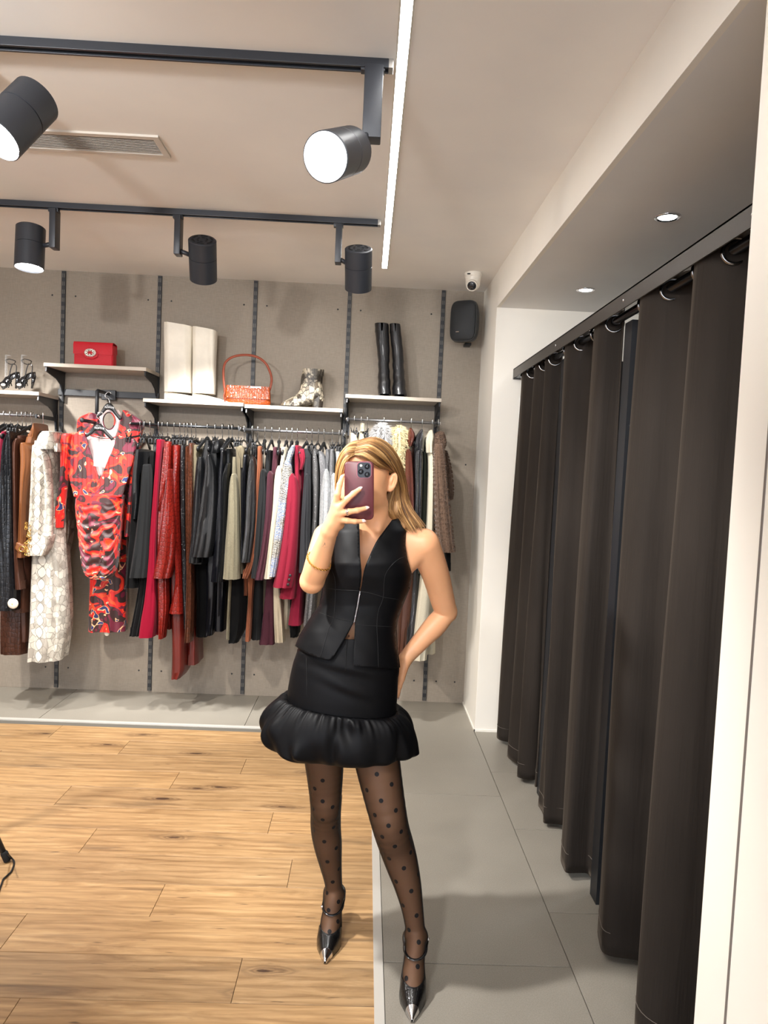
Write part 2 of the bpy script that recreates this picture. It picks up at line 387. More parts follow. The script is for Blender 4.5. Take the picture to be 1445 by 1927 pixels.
# tracks ----------------------------------------------------------------------
M_TRACK = pm('track_dark_grey', (44, 47, 53), 0.4, 0.2, bump=('noise', 300, 0.05))
M_HEAD = pm('lamp_body_charcoal', (46, 49, 55), 0.42, 0.1, bump=('noise', 400, 0.08))
M_SLOT = pm('slot_black', (8, 8, 9), 0.8)
m = bpy.data.materials.new('lamp_glow'); t = NT(m); t.b.inputs['Emission Color'].default_value = (1, 0.97, 0.93, 1); t.b.inputs['Emission Strength'].default_value = 22.0; M_GLOW = m
def track(y, x0, x1, label):
    o = thing('lighting_track', ((x0+x1)/2, y+0.018, ROOM_Z), label, 'lighting track', 'dark tracks on the ceiling')
    z0 = ROOM_Z-0.026
    MB().box((x0, y, z0), (x1, y+0.008, ROOM_Z), 0.001).box((x0, y+0.029, z0), (x1, y+0.037, ROOM_Z), 0.001).box((x0, y+0.004, z0+0.008), (x1, y+0.033, ROOM_Z)).build('rail', M_TRACK, o, smooth=False)
    MB().box((x1, y-0.0005, z0-0.0005), (x1+0.014, y+0.0375, ROOM_Z), 0.002).build('end_cap', pm('end_cap_grey', (150, 146, 140), 0.35, 0.3), o, smooth=False)
    return o
track(2.176, -3.2, 0.012, 'dark ceiling track nearest the viewer, carrying the two large glowing spotlights')
track(3.525, -3.2, 0.0, 'dark ceiling track farther back, carrying three smaller-looking spotlights')
track(0.60, -3.2, 0.5, 'added dark ceiling track for the fill lamps, unseen behind the viewer')  # unseen, added to carry the fill lamps
def spotlight(x, ytrack, zc, axis, label, L=0.2, R=0.066, box=(0.03, 0.06, 0.19), hoff=(0.08, 0, 0), lit=True, twist=0.0, z0=2.735, front=None):
    """cylinder head with a driver box hanging from the track; axis points where the light goes"""
    o = thing('track_spotlight', (x, ytrack, z0), label, 'spotlight', 'spotlights on the ceiling tracks')
    bx, by, bz = box
    b = MB(); b.box((x-bx/2, ytrack-by/2, z0-bz), (x+bx/2, ytrack+by/2, z0-0.006), 0.004)
    b.box((x-bx/2-0.012, ytrack-0.014, z0-0.018), (x+bx/2+0.004, ytrack+0.014, z0+0.004), 0.002)
    b.build('driver_box', M_HEAD, o, sharp=35)
    ax = np.array(axis, float); ax /= np.linalg.norm(ax)
    c0 = np.array([x, ytrack, zc])+np.array(hoff)
    if front is not None: c0 = np.array(front)-ax*L/2
    top = c0-ax*L/2; bot = c0+ax*L/2
    MB().lathe(top, ax, [(0, R*0.93), (0.004, R), (L*0.42, R), (L*0.425, R-0.0025), (L*0.435, R-0.0025), (L*0.44, R), (L-0.002, R), (L, R-0.003), (L-0.01, R-0.006), (L-0.03, R-0.010)], 40).build('head', M_HEAD, o, sharp=30)
    # rear heat-sink face with curved slots
    a = np.cross(ax, (1, 0, 0)); a /= np.linalg.norm(a); b2 = np.cross(ax, a); s_ = MB()
    for q in range(6):
        for rr, hw, da in ((R*0.70, 0.0055, 0.36), (R*0.36, 0.004, 0.30)):
            pts = [top-ax*0.0012+rr*(math.cos(q*PI/3+th)*a+math.sin(q*PI/3+th)*b2) for th in np.linspace(-da, da, 7)]
            s_.tube(pts, hw, 6, flat=0.25, up=tuple(ax))
    s_.build('vent_slots', M_SLOT, o)
    MB().lathe(bot-ax*0.012, ax, [(0, R-0.012), (0.003, R-0.008), (0.006, R-0.009)], 32).build('lens', M_GLOW if lit else M_HEAD, o)
    # pivot arm
    pb = np.array([x, ytrack, z0-bz+0.025]); d = c0-pb; dn = d/np.linalg.norm(d)
    MB().cyl(pb, c0-dn*(R*0.9), 0.011, n=12).build('pivot', M_HEAD, o)
    return o
spotlight(-1.545, 3.545, 2.545, (0.02, -0.10, -1), 'spotlight on the far track, leftmost, pointing straight down with its lens lit', hoff=(-0.115, 0, 0))
spotlight(-0.955, 3.545, 2.535, (-0.09, 0.62, -0.78), 'tilted spotlight on the far track, middle, showing its slotted rear cap', hoff=(0.115, 0.02, 0), z0=2.735)
spotlight(-0.185, 3.545, 2.535, (0.02, 0.55, -0.83), 'tilted spotlight on the far track, rightmost, near the end of the linear light', hoff=(0.10, 0.02, -0.005), z0=2.735)
spotlight(-0.030, 2.195, 2.545, (-0.061, -0.166, -0.093), 'large glowing spotlight on the near track beside the linear light', front=at(612, 296, Y=2.0), box=(0.055, 0.055, 0.215), z0=2.745)
spotlight(-1.30, 2.195, 2.56, (-0.30, -0.50, -0.80), 'large glowing spotlight cut off by the left edge of view', front=at(-6, 262, Y=2.05), box=(0.055, 0.055, 0.215), z0=2.745)
spotlight(-2.46, 3.545, 2.535, (0.1, 0.6, -0.8), 'spotlight of the far track left of view', hoff=(0.1, 0.02, 0))
for x_, w_ in ((-0.55, 'middle'), (-1.60, "leftmost"), (0.25, 'rightmost')): spotlight(x_+0.1, 0.62, 2.545, (0.1, 0.6, -0.75), w_+' added fill spotlight on the unseen track behind the viewer', hoff=(-0.1, 0, 0), lit=False)  # housings added around the fill lamps, out of view

# recessed downlights over the changing rooms
for (x, y, lb) in ((1.076, 2.704, 'round recessed downlight in the grey soffit, nearer the viewer'), (1.097, 3.775, 'round recessed downlight in the grey soffit, farther from the viewer')):
    o = thing('recessed_downlight', (x, y, SOFF_Z), lb, 'downlight', 'downlights over the changing rooms')
    MB().lathe((x, y, SOFF_Z), (0, 0, -1), [(0, 0.040), (0.0, 0.048), (0.005, 0.047), (0.006, 0.038), (0.001, 0.034)], 32).build('bezel', M_CHROME, o)
    MB().lathe((x, y, SOFF_Z-0.0015), (0, 0, -1), [(0, 0.034), (0.001, 0.033)], 28).build('lens', M_GLOW, o)

# security camera -------------------------------------------------------------
M_PLAST = pm('white_plastic', (226, 219, 206), 0.4)
cc = np.array([0.585, 4.36, ROOM_Z]); o = thing('security_camera', cc, 'small white dome security camera on the ceiling corner', 'camera')
MB().lathe(cc, (0, 0, -1), [(0, 0.050), (0.004, 0.052), (0.022, 0.050), (0.026, 0.046), (0.030, 0.046), (0.05, 0.044), (0.066, 0.03)], 36).build('base', M_PLAST, o, sharp=40)
ax = np.array([-0.25, -0.80, -0.52]); ax /= np.linalg.norm(ax); c0 = cc+np.array([0, 0, -0.062])
MB().sphere(c0, 0.043, 28).build('ball', M_PLAST, o)
MB().lathe(c0+ax*0.031, ax, [(0, 0.034), (0.012, 0.033), (0.015, 0.029), (0.012, 0.027)], 32).build('lens_ring', M_PLAST, o)
MB().lathe(c0+ax*0.037, ax, [(0, 0.0275), (0.006, 0.027), (0.0075, 0.02), (0.0078, 0.012), (0.010, 0.011), (0.012, 0.006)], 28).build('lens', pm('dark_glass', (22, 25, 32), 0.08, 0, 0.8), o)
MB().box((cc[0]-0.042, cc[1]-0.047, ROOM_Z-0.020), (cc[0]-0.024, cc[1]-0.038, ROOM_Z-0.014)).build('mark', M_BLACK, o)

# wall speaker ----------------------------------------------------------------
o = thing('wall_speaker', (0.60, 4.62, 2.40), 'black wall-mounted loudspeaker in the corner under the security camera', 'speaker')
M_SPK = pm('speaker_black', (38, 40, 43), 0.5, bump=('noise', 500, 0.1)); M_GRL = pm('speaker_grille', (30, 33, 36), 0.6, bump=('voro', 600, 0.3))
cs = np.array([0.592, 4.64, 2.525]); yaw_ = math.radians(-28)
def spk(ringdef, name, mat):
    rings = []
    for d, w, h, e in ringdef:
        r = []
        for k in range(40):
            th = 2*PI*k/40; cx, sx = math.cos(th), math.sin(th)
            x = w*math.copysign(abs(cx)**e, cx); z = h*math.copysign(abs(sx)**e, sx)
            r.append((cs[0]+x*math.cos(yaw_)-d*math.sin(yaw_), cs[1]+x*math.sin(yaw_)+d*math.cos(yaw_), cs[2]+z))
        rings.append(r)
    return MB().loft(rings).build(name, mat, o, sharp=40)
spk([(-0.055, 0.088, 0.128, 0.45), (-0.03, 0.092, 0.132, 0.5), (0.02, 0.080, 0.122, 0.55), (0.07, 0.058, 0.100, 0.7), (0.10, 0.035, 0.07, 0.8)], 'cabinet', M_SPK)
spk([(-0.053, 0.084, 0.124, 0.4), (-0.066, 0.083, 0.122, 0.42), (-0.075, 0.072, 0.110, 0.45), (-0.080, 0.045, 0.07, 0.6), (-0.081, 0.01, 0.01, 1)], 'grille', M_GRL)
spk([(-0.0830, 0.011, 0.0035, 0.4), (-0.0795, 0.011, 0.0035, 0.4)], 'badge', M_CHROME).location = (-0.024, -0.0, -0.075)
MB().box((0.60, 4.70, 2.395), (0.64, 4.79, 2.41)).build('bracket', M_SPK, o)
# ================================================================== wall shelving
M_SHELF = pm('greige_shelf_board', (196, 184, 168), 0.45, vary=0.03)
m = bpy.data.materials.new('slotted_steel'); t = NT(m); tc = t.add('ShaderNodeTexCoord'); sp_ = t.add('ShaderNodeSeparateXYZ', {0: tc.outputs['Object']})
fz = t.math('FRACT', t.math('MULTIPLY', sp_.outputs['Z'], 1/0.052)); ax_ = t.math('ABSOLUTE', sp_.outputs['X'])
k_ = t.math('MULTIPLY', t.math('MULTIPLY', t.math('GREATER_THAN', ax_, 0.0025), t.math('LESS_THAN', ax_, 0.0080)), t.math('LESS_THAN', fz, 0.5))
t.set(Base_Color=t.mix(k_, srgb((30, 32, 36)), srgb((92, 88, 82))), Roughness=0.5); M_UPR = m
for i, px_ in enumerate(POSTS):
    o = thing('shelf_upright', (px_, BACK_Y-0.01, 0.01), ['black slotted upright left of view', 'leftmost black slotted upright in view, beside the snake-print coat', 'black slotted upright between the printed dresses and the packed rail', 'black slotted upright behind the orange handbag', 'black slotted upright between the snakeskin boot and tall black boots', 'rightmost black slotted upright, beside the brown fur coat'][i], 'shelf upright', 'black slotted uprights on the back wall')
    MB().box((px_-0.0125, BACK_Y-0.012, 0.012), (px_+0.0125, BACK_Y, ROOM_Z-0.005)).build('channel', M_UPR, o, smooth=False)
def bracket_mb(x, ztop):
    """curved steel shelf bracket seen from the side, 4 mm plate with a lip"""
    prof = [(BACK_Y-0.012, ztop), (BACK_Y-0.285, ztop), (BACK_Y-0.29, ztop-0.028), (BACK_Y-0.14, ztop-0.055), (BACK_Y-0.075, ztop-0.085), (BACK_Y-0.045, ztop-0.13), (BACK_Y-0.034, ztop-0.19), (BACK_Y-0.012, ztop-0.20)]
    n = len(prof); V = [(x-0.004, a, b) for a, b in prof]+[(x+0.004, a, b) for a, b in prof]
    F = [tuple(range(n)), tuple(range(n, 2*n))[::-1]]+[(i, i+n, (i+1) % n+n, (i+1) % n) for i in range(n)]
    m_ = MB().add(V, F); m_.box((x-0.010, BACK_Y-0.285, ztop-0.003), (x+0.010, BACK_Y-0.012, ztop)); return m_
def shelf(x0, x1, z, label, rail=None, zl=None):
    """board with its top at z, bracket at either end"""
    o = thing('wall_shelf', ((x0+x1)/2, BACK_Y-0.15, z), label, 'shelf', 'greige shelves on the back wall')
    MB().box((x0, BACK_Y-0.30, z-0.022), (x1, BACK_Y-0.014, z), 0.0015).build('board', M_SHELF, o, smooth=False)
    for x in (x0+0.010, x1-0.010): bracket_mb(x, z-0.0225).build('bracket', M_BLACK, o, smooth=False)
    return o
shelf(-2.645, -2.035, 1.945, 'greige shelf at the far left holding the strappy black sandals')
shelf(-2.010, -1.385, 2.125, 'greige shelf holding the red clutch above the printed dresses')
shelf(-1.400, -0.783, 1.936, 'greige shelf holding the tall cream boots and orange handbag')
shelf(-0.776, -0.168, 1.928, 'greige shelf holding the snakeskin ankle boot')
shelf(-0.155, 0.443, 2.020, 'greige shelf holding the tall black boots')
RAIL_Y = 4.49
def rail(x0, x1, z, label, ends, mat, dy=0.0):
    o = thing('clothes_rail', ((x0+x1)/2, RAIL_Y, z), label, 'clothes rail', 'clothes rails under the shelves')
    MB().cyl((x0, RAIL_Y, z), (x1, RAIL_Y, z), 0.0085, n=20).build('tube', mat, o)
    for x in ends:
        MB().box((x-0.005, RAIL_Y-0.012, z-0.014), (x+0.005, BACK_Y-0.012, z+0.010)).box((x-0.006, BACK_Y-0.03, z-0.09), (x+0.006, BACK_Y-0.012, z+0.03)).build('rail_arm', M_BLACK, o, smooth=False)
    m_ = MB()
    for x in (x0, x1): m_.cyl((x-0.006, RAIL_Y, z), (x+0.006, RAIL_Y, z), 0.0105, n=16)
    m_.build('end_cap', M_CHROME, o); return o
rail(-2.64, -2.034, 1.797, 'steel clothes rail at the far left carrying brown and snake-print coats', (-2.628, -2.045), M_SATIN)
rail(-1.474, -0.795, 1.777, 'left half of the long clothes rail packed with leather clothes', (-1.388, -0.800), M_DARKSTEEL)
rail(-0.775, -0.151, 1.773, 'right half of the long clothes rail packed with blazers', (-0.770, -0.156), M_SATIN)
rail(-0.140, 0.438, 1.866, 'steel clothes rail at the right carrying fur and cream coats', (-0.135, 0.432), M_SATIN)
# cross bar with face-out arms for the two printed garments
o = thing('display_bar', (-1.71, BACK_Y-0.03, 1.96), 'flat black cross bar with stepped arm holding the two printed dresses', 'display bar')
MB().box((-2.035, BACK_Y-0.03, 1.955), (-1.385, BACK_Y-0.012, 1.995), 0.002).build('bar', M_BLACK, o, smooth=False)
MB().tube([(-1.70, BACK_Y-0.03, 1.975), (-1.70, BACK_Y-0.235, 1.975), (-1.70, BACK_Y-0.245, 1.97), (-1.70, BACK_Y-0.245, 1.76)], 0.011, 12).build('upper_arm', M_BLACK, o)
MB().tube([(-1.70, BACK_Y-0.245, 1.775), (-1.70, BACK_Y-0.47, 1.775)], 0.011, 12).build('lower_arm', M_BLACK, o)
MB().sphere((-1.70, BACK_Y-0.475, 1.775), 0.0155, 14, (1, 0.5, 1)).build('end_knob', M_BLACK, o)
MB().box((-1.745, BACK_Y-0.055, 1.935), (-1.655, BACK_Y-0.03, 2.0), 0.004).build('clamp', M_BLACK, o, smooth=False)

# ================================================================== changing room curtains
m = bpy.data.materials.new('grey_brown_velvet'); t = NT(m); v = t.coord(scale=(1, 1, 0.35))
n1 = t.noise(v, 7.0, 4); n2 = t.noise(t.coord(), 600, 2)
c = t.mix(1.0, srgb((43, 38, 34)), t.ramp(n1.outputs[0], [(0.3, (0.86,)*3), (0.7, (1.12,)*3)]), 'MULTIPLY')
t.set(Base_Color=c, Roughness=0.85); t.b.inputs['Specular IOR Level'].default_value = 0.1
t.b.inputs['Sheen Weight'].default_value = 0.18; t.b.inputs['Sheen Roughness'].default_value = 0.35; t.b.inputs['Sheen Tint'].default_value = srgb((190, 172, 152))
n3 = t.noise(t.coord(scale=(1, 1, 0.05)), 16, 4, 0.6); t.bump(t.math('ADD', t.math('MULTIPLY', n2.outputs[0], 0.03), n3.outputs[0]), 0.55, 0.012); M_VELVET = m
CX = 0.895; BEAM_X = 0.837
o = thing('curtain_rail', (CX, 2.83, 2.15), 'dark steel beam with curtain rod across the changing rooms', 'curtain rail')
MB().box((BEAM_X, PILLAR_Y+0.002, 2.134), (BEAM_X+0.005, JAMB_Y-0.002, 2.188)).box((BEAM_X, PILLAR_Y+0.002, 2.183), (BEAM_X+0.05, JAMB_Y-0.002, 2.188)).build('beam', pm('beam_steel', (74, 70, 66), 0.42, 0.3, bump=('noise', 300, 0.05)), o, smooth=False)
MB().cyl((CX, PILLAR_Y+0.002, 2.142), (CX, JAMB_Y-0.002, 2.142), 0.0145, n=20).build('rod', pm('rod_dark', (58, 58, 60), 0.25, 0.8), o)
for y in (2.43, 3.30, 1.62): MB().sphere((BEAM_X-0.001, y, 2.16), 0.0052, 12, (0.6, 1, 1)).build('bolt', M_CHROME, o)
MB().box((BEAM_X, JAMB_Y-0.03, 2.128), (CX+0.02, JAMB_Y-0.001, 2.134)).build('end_bracket', M_BLACK, o, smooth=False)
M_RING = pm('eyelet_steel', (150, 148, 146), 0.16, 1.0)
def curtain(label, y0, y1, nf, amp0, amp1, phase, seed, ztop=2.185, zbot=0.03, flare=0.0, ys=0.0, xb=0.0, warp=None):
    """velvet curtain snaking around the rod; nf full waves between y0 and y1"""
    rnd = random.Random(seed)
    o = thing('changing_room_curtain', (CX, (y0+y1)/2, zbot), label, 'curtain', 'velvet changing room curtains')
    U, W = int(nf*34), 60
    ph = [rnd.uniform(-0.5, 0.5) for _ in range(nf+2)]; am = [rnd.uniform(0.75, 1.25) for _ in range(nf+2)]
    V = []
    for j in range(W):
        v_ = j/(W-1); z = ztop+(zbot-ztop)*v_
        if j == W-1: z += 0
        for i in range(U):
            u_ = i/(U-1); s_ = u_*nf; k = int(min(s_, nf-1e-6)); fr = s_-k
            pf = ph[k]*(1-fr)+ph[k+1]*fr; a_ = am[k]*(1-fr)+am[k+1]*fr
            w = 2*PI*s_+phase+pf*0.9*v_
            env = min(1, u_*nf*2.5+0.35, (1-u_)*nf*2.5+0.35)
            A = (amp0+(amp1-amp0)*v_)*(1+(a_-1)*min(1, v_*2))*env
            sh = math.cos(w); x = CX-A*math.copysign(abs(sh)**0.8, sh)*1.0
            x += 0.010*v_*math.sin(2*w+3*v_+seed)+0.006*math.sin(5*w*0.5+seed*2+v_*5)*v_
            x += 0.012*v_*math.sin(3.7*w*0.31+seed)+0.0035*math.sin(7.3*w*0.5+seed)*min(1, v_*3)
            uu = u_ if warp is None else float(np.interp(u_, np.linspace(0, 1, len(warp)), warp))
            y = y0+(y1-y0)*uu + 0.022*math.sin(2*w)*(0.4+0.6*v_) + (u_-0.5)*flare*v_+ys*v_
            V.append((x+xb*v_, y, z+0.004*math.sin(w*1.5)*v_))
    F = [(j*U+i, j*U+i+1, (j+1)*U+i+1, (j+1)*U+i) for j in range(W-1) for i in range(U-1)]
    c_ = mesh('cloth', V, F, M_VELVET, o)
    md = c_.modifiers.new('thickness', 'SOLIDIFY'); md.thickness = 0.004; md.offset = 0
    # stitched hem line
    V2 = []; rr = []
    j = int((1-0.065/(ztop-zbot))*(W-1))
    pts = [V[j*U+i] for i in range(U)]
    MB().tube([(p[0]-0.0022, p[1], p[2]) for p in pts], 0.0014, 5).build('hem_stitching', pm('hem_thread', (96, 88, 80), 0.8), o)
    hm = MB()
    for i in range(nf*2+1):
        s_ = i/(nf*2); w = 2*PI*s_*nf+phase
    k = 0
    import itertools
    crossings = []
    for i in range(U-1):
        a, b = V[3*U+i], V[3*U+i+1]
        if (a[0]-CX)*(b[0]-CX) < 0: crossings.append(((a[1]+b[1])/2, b[0]-a[0]))
    for y, d in crossings:
        oo = MB(); q = [(CX+0.0300*math.cos(2*PI*k/28)*1.0, y+0.009*math.copysign(1, d)*math.cos(2*PI*k/28), 2.136+0.0300*math.sin(2*PI*k/28)) for k in range(29)]
        oo.tube(q, 0.0050, 8, caps=False, up=(0, 1, 0.01)).build('eyelet', M_RING, o)
    return o
curtain('dark velvet curtain nearest the viewer, partly behind the white pillar', 1.405, 2.44, 3, 0.046, 0.056, 2.6, 3, flare=0.03, warp=(0, 0.27, 0.62, 1))
curtain('middle dark velvet curtain between the two black door posts', 2.63, 3.36, 2, 0.042, 0.052, 2.9, 5, warp=(0, 0.12, 0.5, 0.72, 1))
curtain('dark velvet curtain farthest away, beside the white wall end', 3.46, 4.22, 3, 0.036, 0.048, 2.4, 8, warp=(0, 0.22, 0.55, 1))
for y, lb in ((2.56, 'black partition post seen in the gap of the nearer curtains'), (3.41, 'black partition post seen in the gap of the farther curtains')):
    o = thing('partition_post', (0.955, y, 0.0), lb, 'post', 'black posts between changing rooms')
    MB().box((0.905, y-0.035, 0.0), (0.965, y+0.035, 2.12)).build('upright', M_BLACK, o, smooth=False)
    MB().box((0.965, y-0.010, 0.02), (2.045, y+0.010, 2.12)).build('partition_panel', pm('partition_black', (24, 23, 23), 0.6), o, smooth=False)
    for z in (0.25, 1.0, 1.75): MB().sphere((0.920, y-0.036, z), 0.005, 10, (0.5, 1, 1)).build('bolt', M_CHROME, o)

# ================================================================== tripod foot and cable at the left edge
o = thing('tripod_stand', (-1.34, 2.70, 0.0), 'black stand leg cut off by the left edge of view', 'stand')
p0 = at(12, 1616, Z=0.012); p1 = p0+np.array([-0.30, 0.02, 0.62])
MB().tube([p0, p0*0.5+p1*0.5, p1], 0.0105, 14).build('leg', M_BLACK, o)
MB().lathe(p0+np.array([0.006, 0, -0.010]), p1-p0, [(0, 0.010), (0.004, 0.0135), (0.035, 0.0135), (0.04, 0.0115)], 16).build('foot', M_SLOT, o)
p2 = np.array([p1[0]-0.30, p1[1], 0.012]); MB().tube([p1, p2+np.array([-0.3, 0.1, 0])], 0.0105, 12).build('leg', M_BLACK, o)
MB().tube([p1, p1+np.array([0, 0, 0.9])], 0.014, 14).build('pole', M_BLACK, o)
cp = [at(x, y, Z=z) for x, y, z in ((14, 1606, 0.10), (20, 1613, 0.02), (26, 1620, 0.006), (26, 1628, 0.005), (21, 1640, 0.005), (13, 1648, 0.005), (6, 1655, 0.005), (2, 1666, 0.005), (-8, 1685, 0.005), (-40, 1700, 0.005))]
tag(MB().tube(smooth_path(cp, 8), 0.0032, 8).build('power_cable', M_SLOT), 'thin black cable trailing on the wood floor at the left edge', 'cable')
# ================================================================== display goods on the shelves
def leather(name, col, rough=0.35, kind=None, coat=0.0, sc=60):
    if name in MATS: return MATS[name]
    m = bpy.data.materials.new(name); t = NT(m); v = t.coord(); c = srgb(col)
    n = t.noise(v, 6, 4)
    if kind == 'croc':
        vv = t.voro(t.coord(scale=(1.0, 1.0, 0.62)), sc, 'DISTANCE_TO_EDGE', 0.55)
        e = t.ramp(vv.outputs['Distance'], [(0.02, (0.55,)*3), (0.10, (1,)*3)])
        c2 = t.mix(1.0, c, e, 'MULTIPLY'); c2 = t.mix(1.0, c2, t.ramp(n.outputs[0], [(0.3, (0.85,)*3), (0.7, (1.15,)*3)]), 'MULTIPLY')
        t.set(Base_Color=c2, Roughness=rough, Specular_IOR_Level=0.35); t.bump(t.ramp(vv.outputs['Distance'], [(0.0, (0,)*3), (0.16, (1,)*3)]), 0.5, 0.002)
    else:
        c2 = t.mix(1.0, c, t.ramp(n.outputs[0], [(0.3, (0.88,)*3), (0.7, (1.12,)*3)]), 'MULTIPLY')
        t.set(Base_Color=c2, Roughness=rough, Specular_IOR_Level=0.38)
        t.bump(t.math('ADD', t.noise(v, 26 if kind == 'crinkle' else 14, 4, 0.6).outputs[0], t.voro(v, 400).outputs['Distance']), 0.6 if kind == 'crinkle' else 0.28, 0.006 if kind == 'crinkle' else 0.004)
    t.b.inputs['Coat Weight'].default_value = coat; t.b.inputs['Coat Roughness'].default_value = 0.06
    MATS[name] = m; return m
def snake(name, light, dark, mid, sc=26, blot=(0.52, 0.68, 0.75)):
    if name in MATS: return MATS[name]
    m = bpy.data.materials.new(name); t = NT(m)
    w = t.noise(t.coord(), 8, 3)
    v = t.coord(scale=(1.15, 0.8, 0.72)); v2 = t.add('ShaderNodeVectorMath', {0: v, 1: t.add('ShaderNodeVectorMath', {0: w.outputs[1], 1: (0.05, 0.05, 0.05)}, operation='MULTIPLY').outputs[0]}, operation='ADD').outputs[0]
    a = t.voro(v2, sc, 'DISTANCE_TO_EDGE', 0.7); b = t.voro(v2, sc, 'F1', 0.7); s = t.voro(t.coord(), sc*6.5, 'DISTANCE_TO_EDGE', 0.8); n = t.noise(t.coord(), sc*0.35, 3)
    cell = t.ramp(b.outputs['Color'], [(0.30, srgb(mid)), (0.52, srgb(light)), (1.0, srgb(light))])
    edge = t.ramp(t.math('ADD', a.outputs['Distance'], t.math('MULTIPLY', w.outputs[0], 0.02)), [(0.02, (1,)*3), (0.075, (0,)*3)])
    c = t.mix(edge, cell, srgb(dark))
    c = t.mix(t.ramp(s.outputs['Distance'], [(0.0, (0.55,)*3), (0.09, (0,)*3)]), c, srgb(mid))
    c = t.mix(t.ramp(n.outputs[0], [(blot[0], (0,)*3), (blot[1], (blot[2],)*3)]), c, srgb(dark))
    t.set(Base_Color=c, Roughness=0.42); t.bump(s.outputs['Distance'], 0.3, 0.001); MATS[name] = m; return m
M_PYTHON = snake('python_boot', (226, 214, 190), (30, 24, 20), (120, 106, 88), 34, (0.46, 0.54, 0.9))
M_CREAM = leather('cream_leather', (234, 226, 210), 0.4)
M_BLKL = leather('black_boot_leather', (30, 30, 32), 0.22, None, 0.3)
M_RED = leather('red_satin_leather', (196, 14, 34), 0.42)
M_ORANGE = leather('orange_croc', (158, 66, 16), 0.25, 'croc', 0.3, 66)
M_TAN = leather('tan_strap', (140, 62, 34), 0.35)
M_CRYS = pm('crystal', (236, 230, 222), 0.12, 0.7, bump=('voro', 300, 0.6))

def ell(c, w, d, n=32, e=1.0, rot=0.0):
    """horizontal ring"""
    r = []
    for k in range(n):
        th = 2*PI*k/n; cx, sx = math.cos(th), math.sin(th)
        x = w*math.copysign(abs(cx)**e, cx); y = d*math.copysign(abs(sx)**e, sx)
        r.append((c[0]+x*math.cos(rot)-y*math.sin(rot), c[1]+x*math.sin(rot)+y*math.cos(rot), c[2]))
    return r
# red clutch: world position from its corners on the shelf front
def clutch():
    y = 4.56; a = at(139, 681, Y=y); b = at(217, 684, Y=y); z = 2.126; x0, x1 = a[0]+0.0, b[0]-0.022; h = 0.150
    o = thing('clutch_bag', ((x0+x1)/2, y+0.03, z), 'red flap clutch bag with crystal buckle on the left upper shelf', 'handbag')
    M = MB(); M.box((x0, y, z), (x1, y+0.075, z+h-0.012), 0.004); M.build('bag_body', M_RED, o, sharp=40)
    F_ = MB(); prof = [(y-0.004, z+0.072), (y-0.006, z+h-0.02), (y+0.002, z+h-0.003), (y+0.02, z+h+0.001), (y+0.075, z+h-0.006), (y+0.079, z+h-0.06)]
    n = len(prof); V = [(x, p[0], p[1]) for x in (x0-0.004, x1+0.004) for p in prof]+[(x, p[0]+0.004, p[1]-0.004*(1 if i > 0 else 0)) for x in (x0-0.004, x1+0.004) for i, p in enumerate(prof)]
    F = [(i, i+1, n+i+1, n+i) for i in range(n-1)]+[(2*n+i, 3*n+i, 3*n+i+1, 2*n+i+1) for i in range(n-1)]+[(i, 2*n+i, 2*n+i+1, i+1) for i in range(n-1)]+[(n+i, n+i+1, 3*n+i+1, 3*n+i) for i in range(n-1)]+[(0, n, 3*n, 2*n), (n-1, 3*n-1, 4*n-1, 2*n-1)]
    mesh('flap', V, F, M_RED, o, sharp=40)
    cx, cz = (x0+x1)/2-0.012, z+0.080
    oc = MB(); rings = []
    for rr, yy in ((0.040, -0.006), (0.042, -0.009), (0.038, -0.011)): rings.append([(cx+rr*1.15*math.cos(2*PI*(k+.5)/8), y+yy, cz-0.010+rr*0.72*math.sin(2*PI*(k+.5)/8)) for k in range(8)])
    oc.loft(rings).build('flap_tab', M_RED, o, smooth=False)
    bu = MB()
    for k in range(16):
        th = 2*PI*k/16; bu.sphere((cx+0.031*math.cos(th), y-0.016, cz+0.020*math.sin(th)), 0.0065, 8, (1, 0.7, 1))
        if k % 2 == 0: bu.sphere((cx+0.021*math.cos(th), y-0.017, cz+0.012*math.sin(th)), 0.0055, 8, (1, 0.7, 1))
    bu.build('crystal_buckle', M_CRYS, o, smooth=False)
    MB().box((x1-0.001, y+0.006, z+0.004), (x1+0.005, y+0.070, z+h-0.02), 0.003).build('side_gusset', M_RED, o, sharp=40)
clutch()
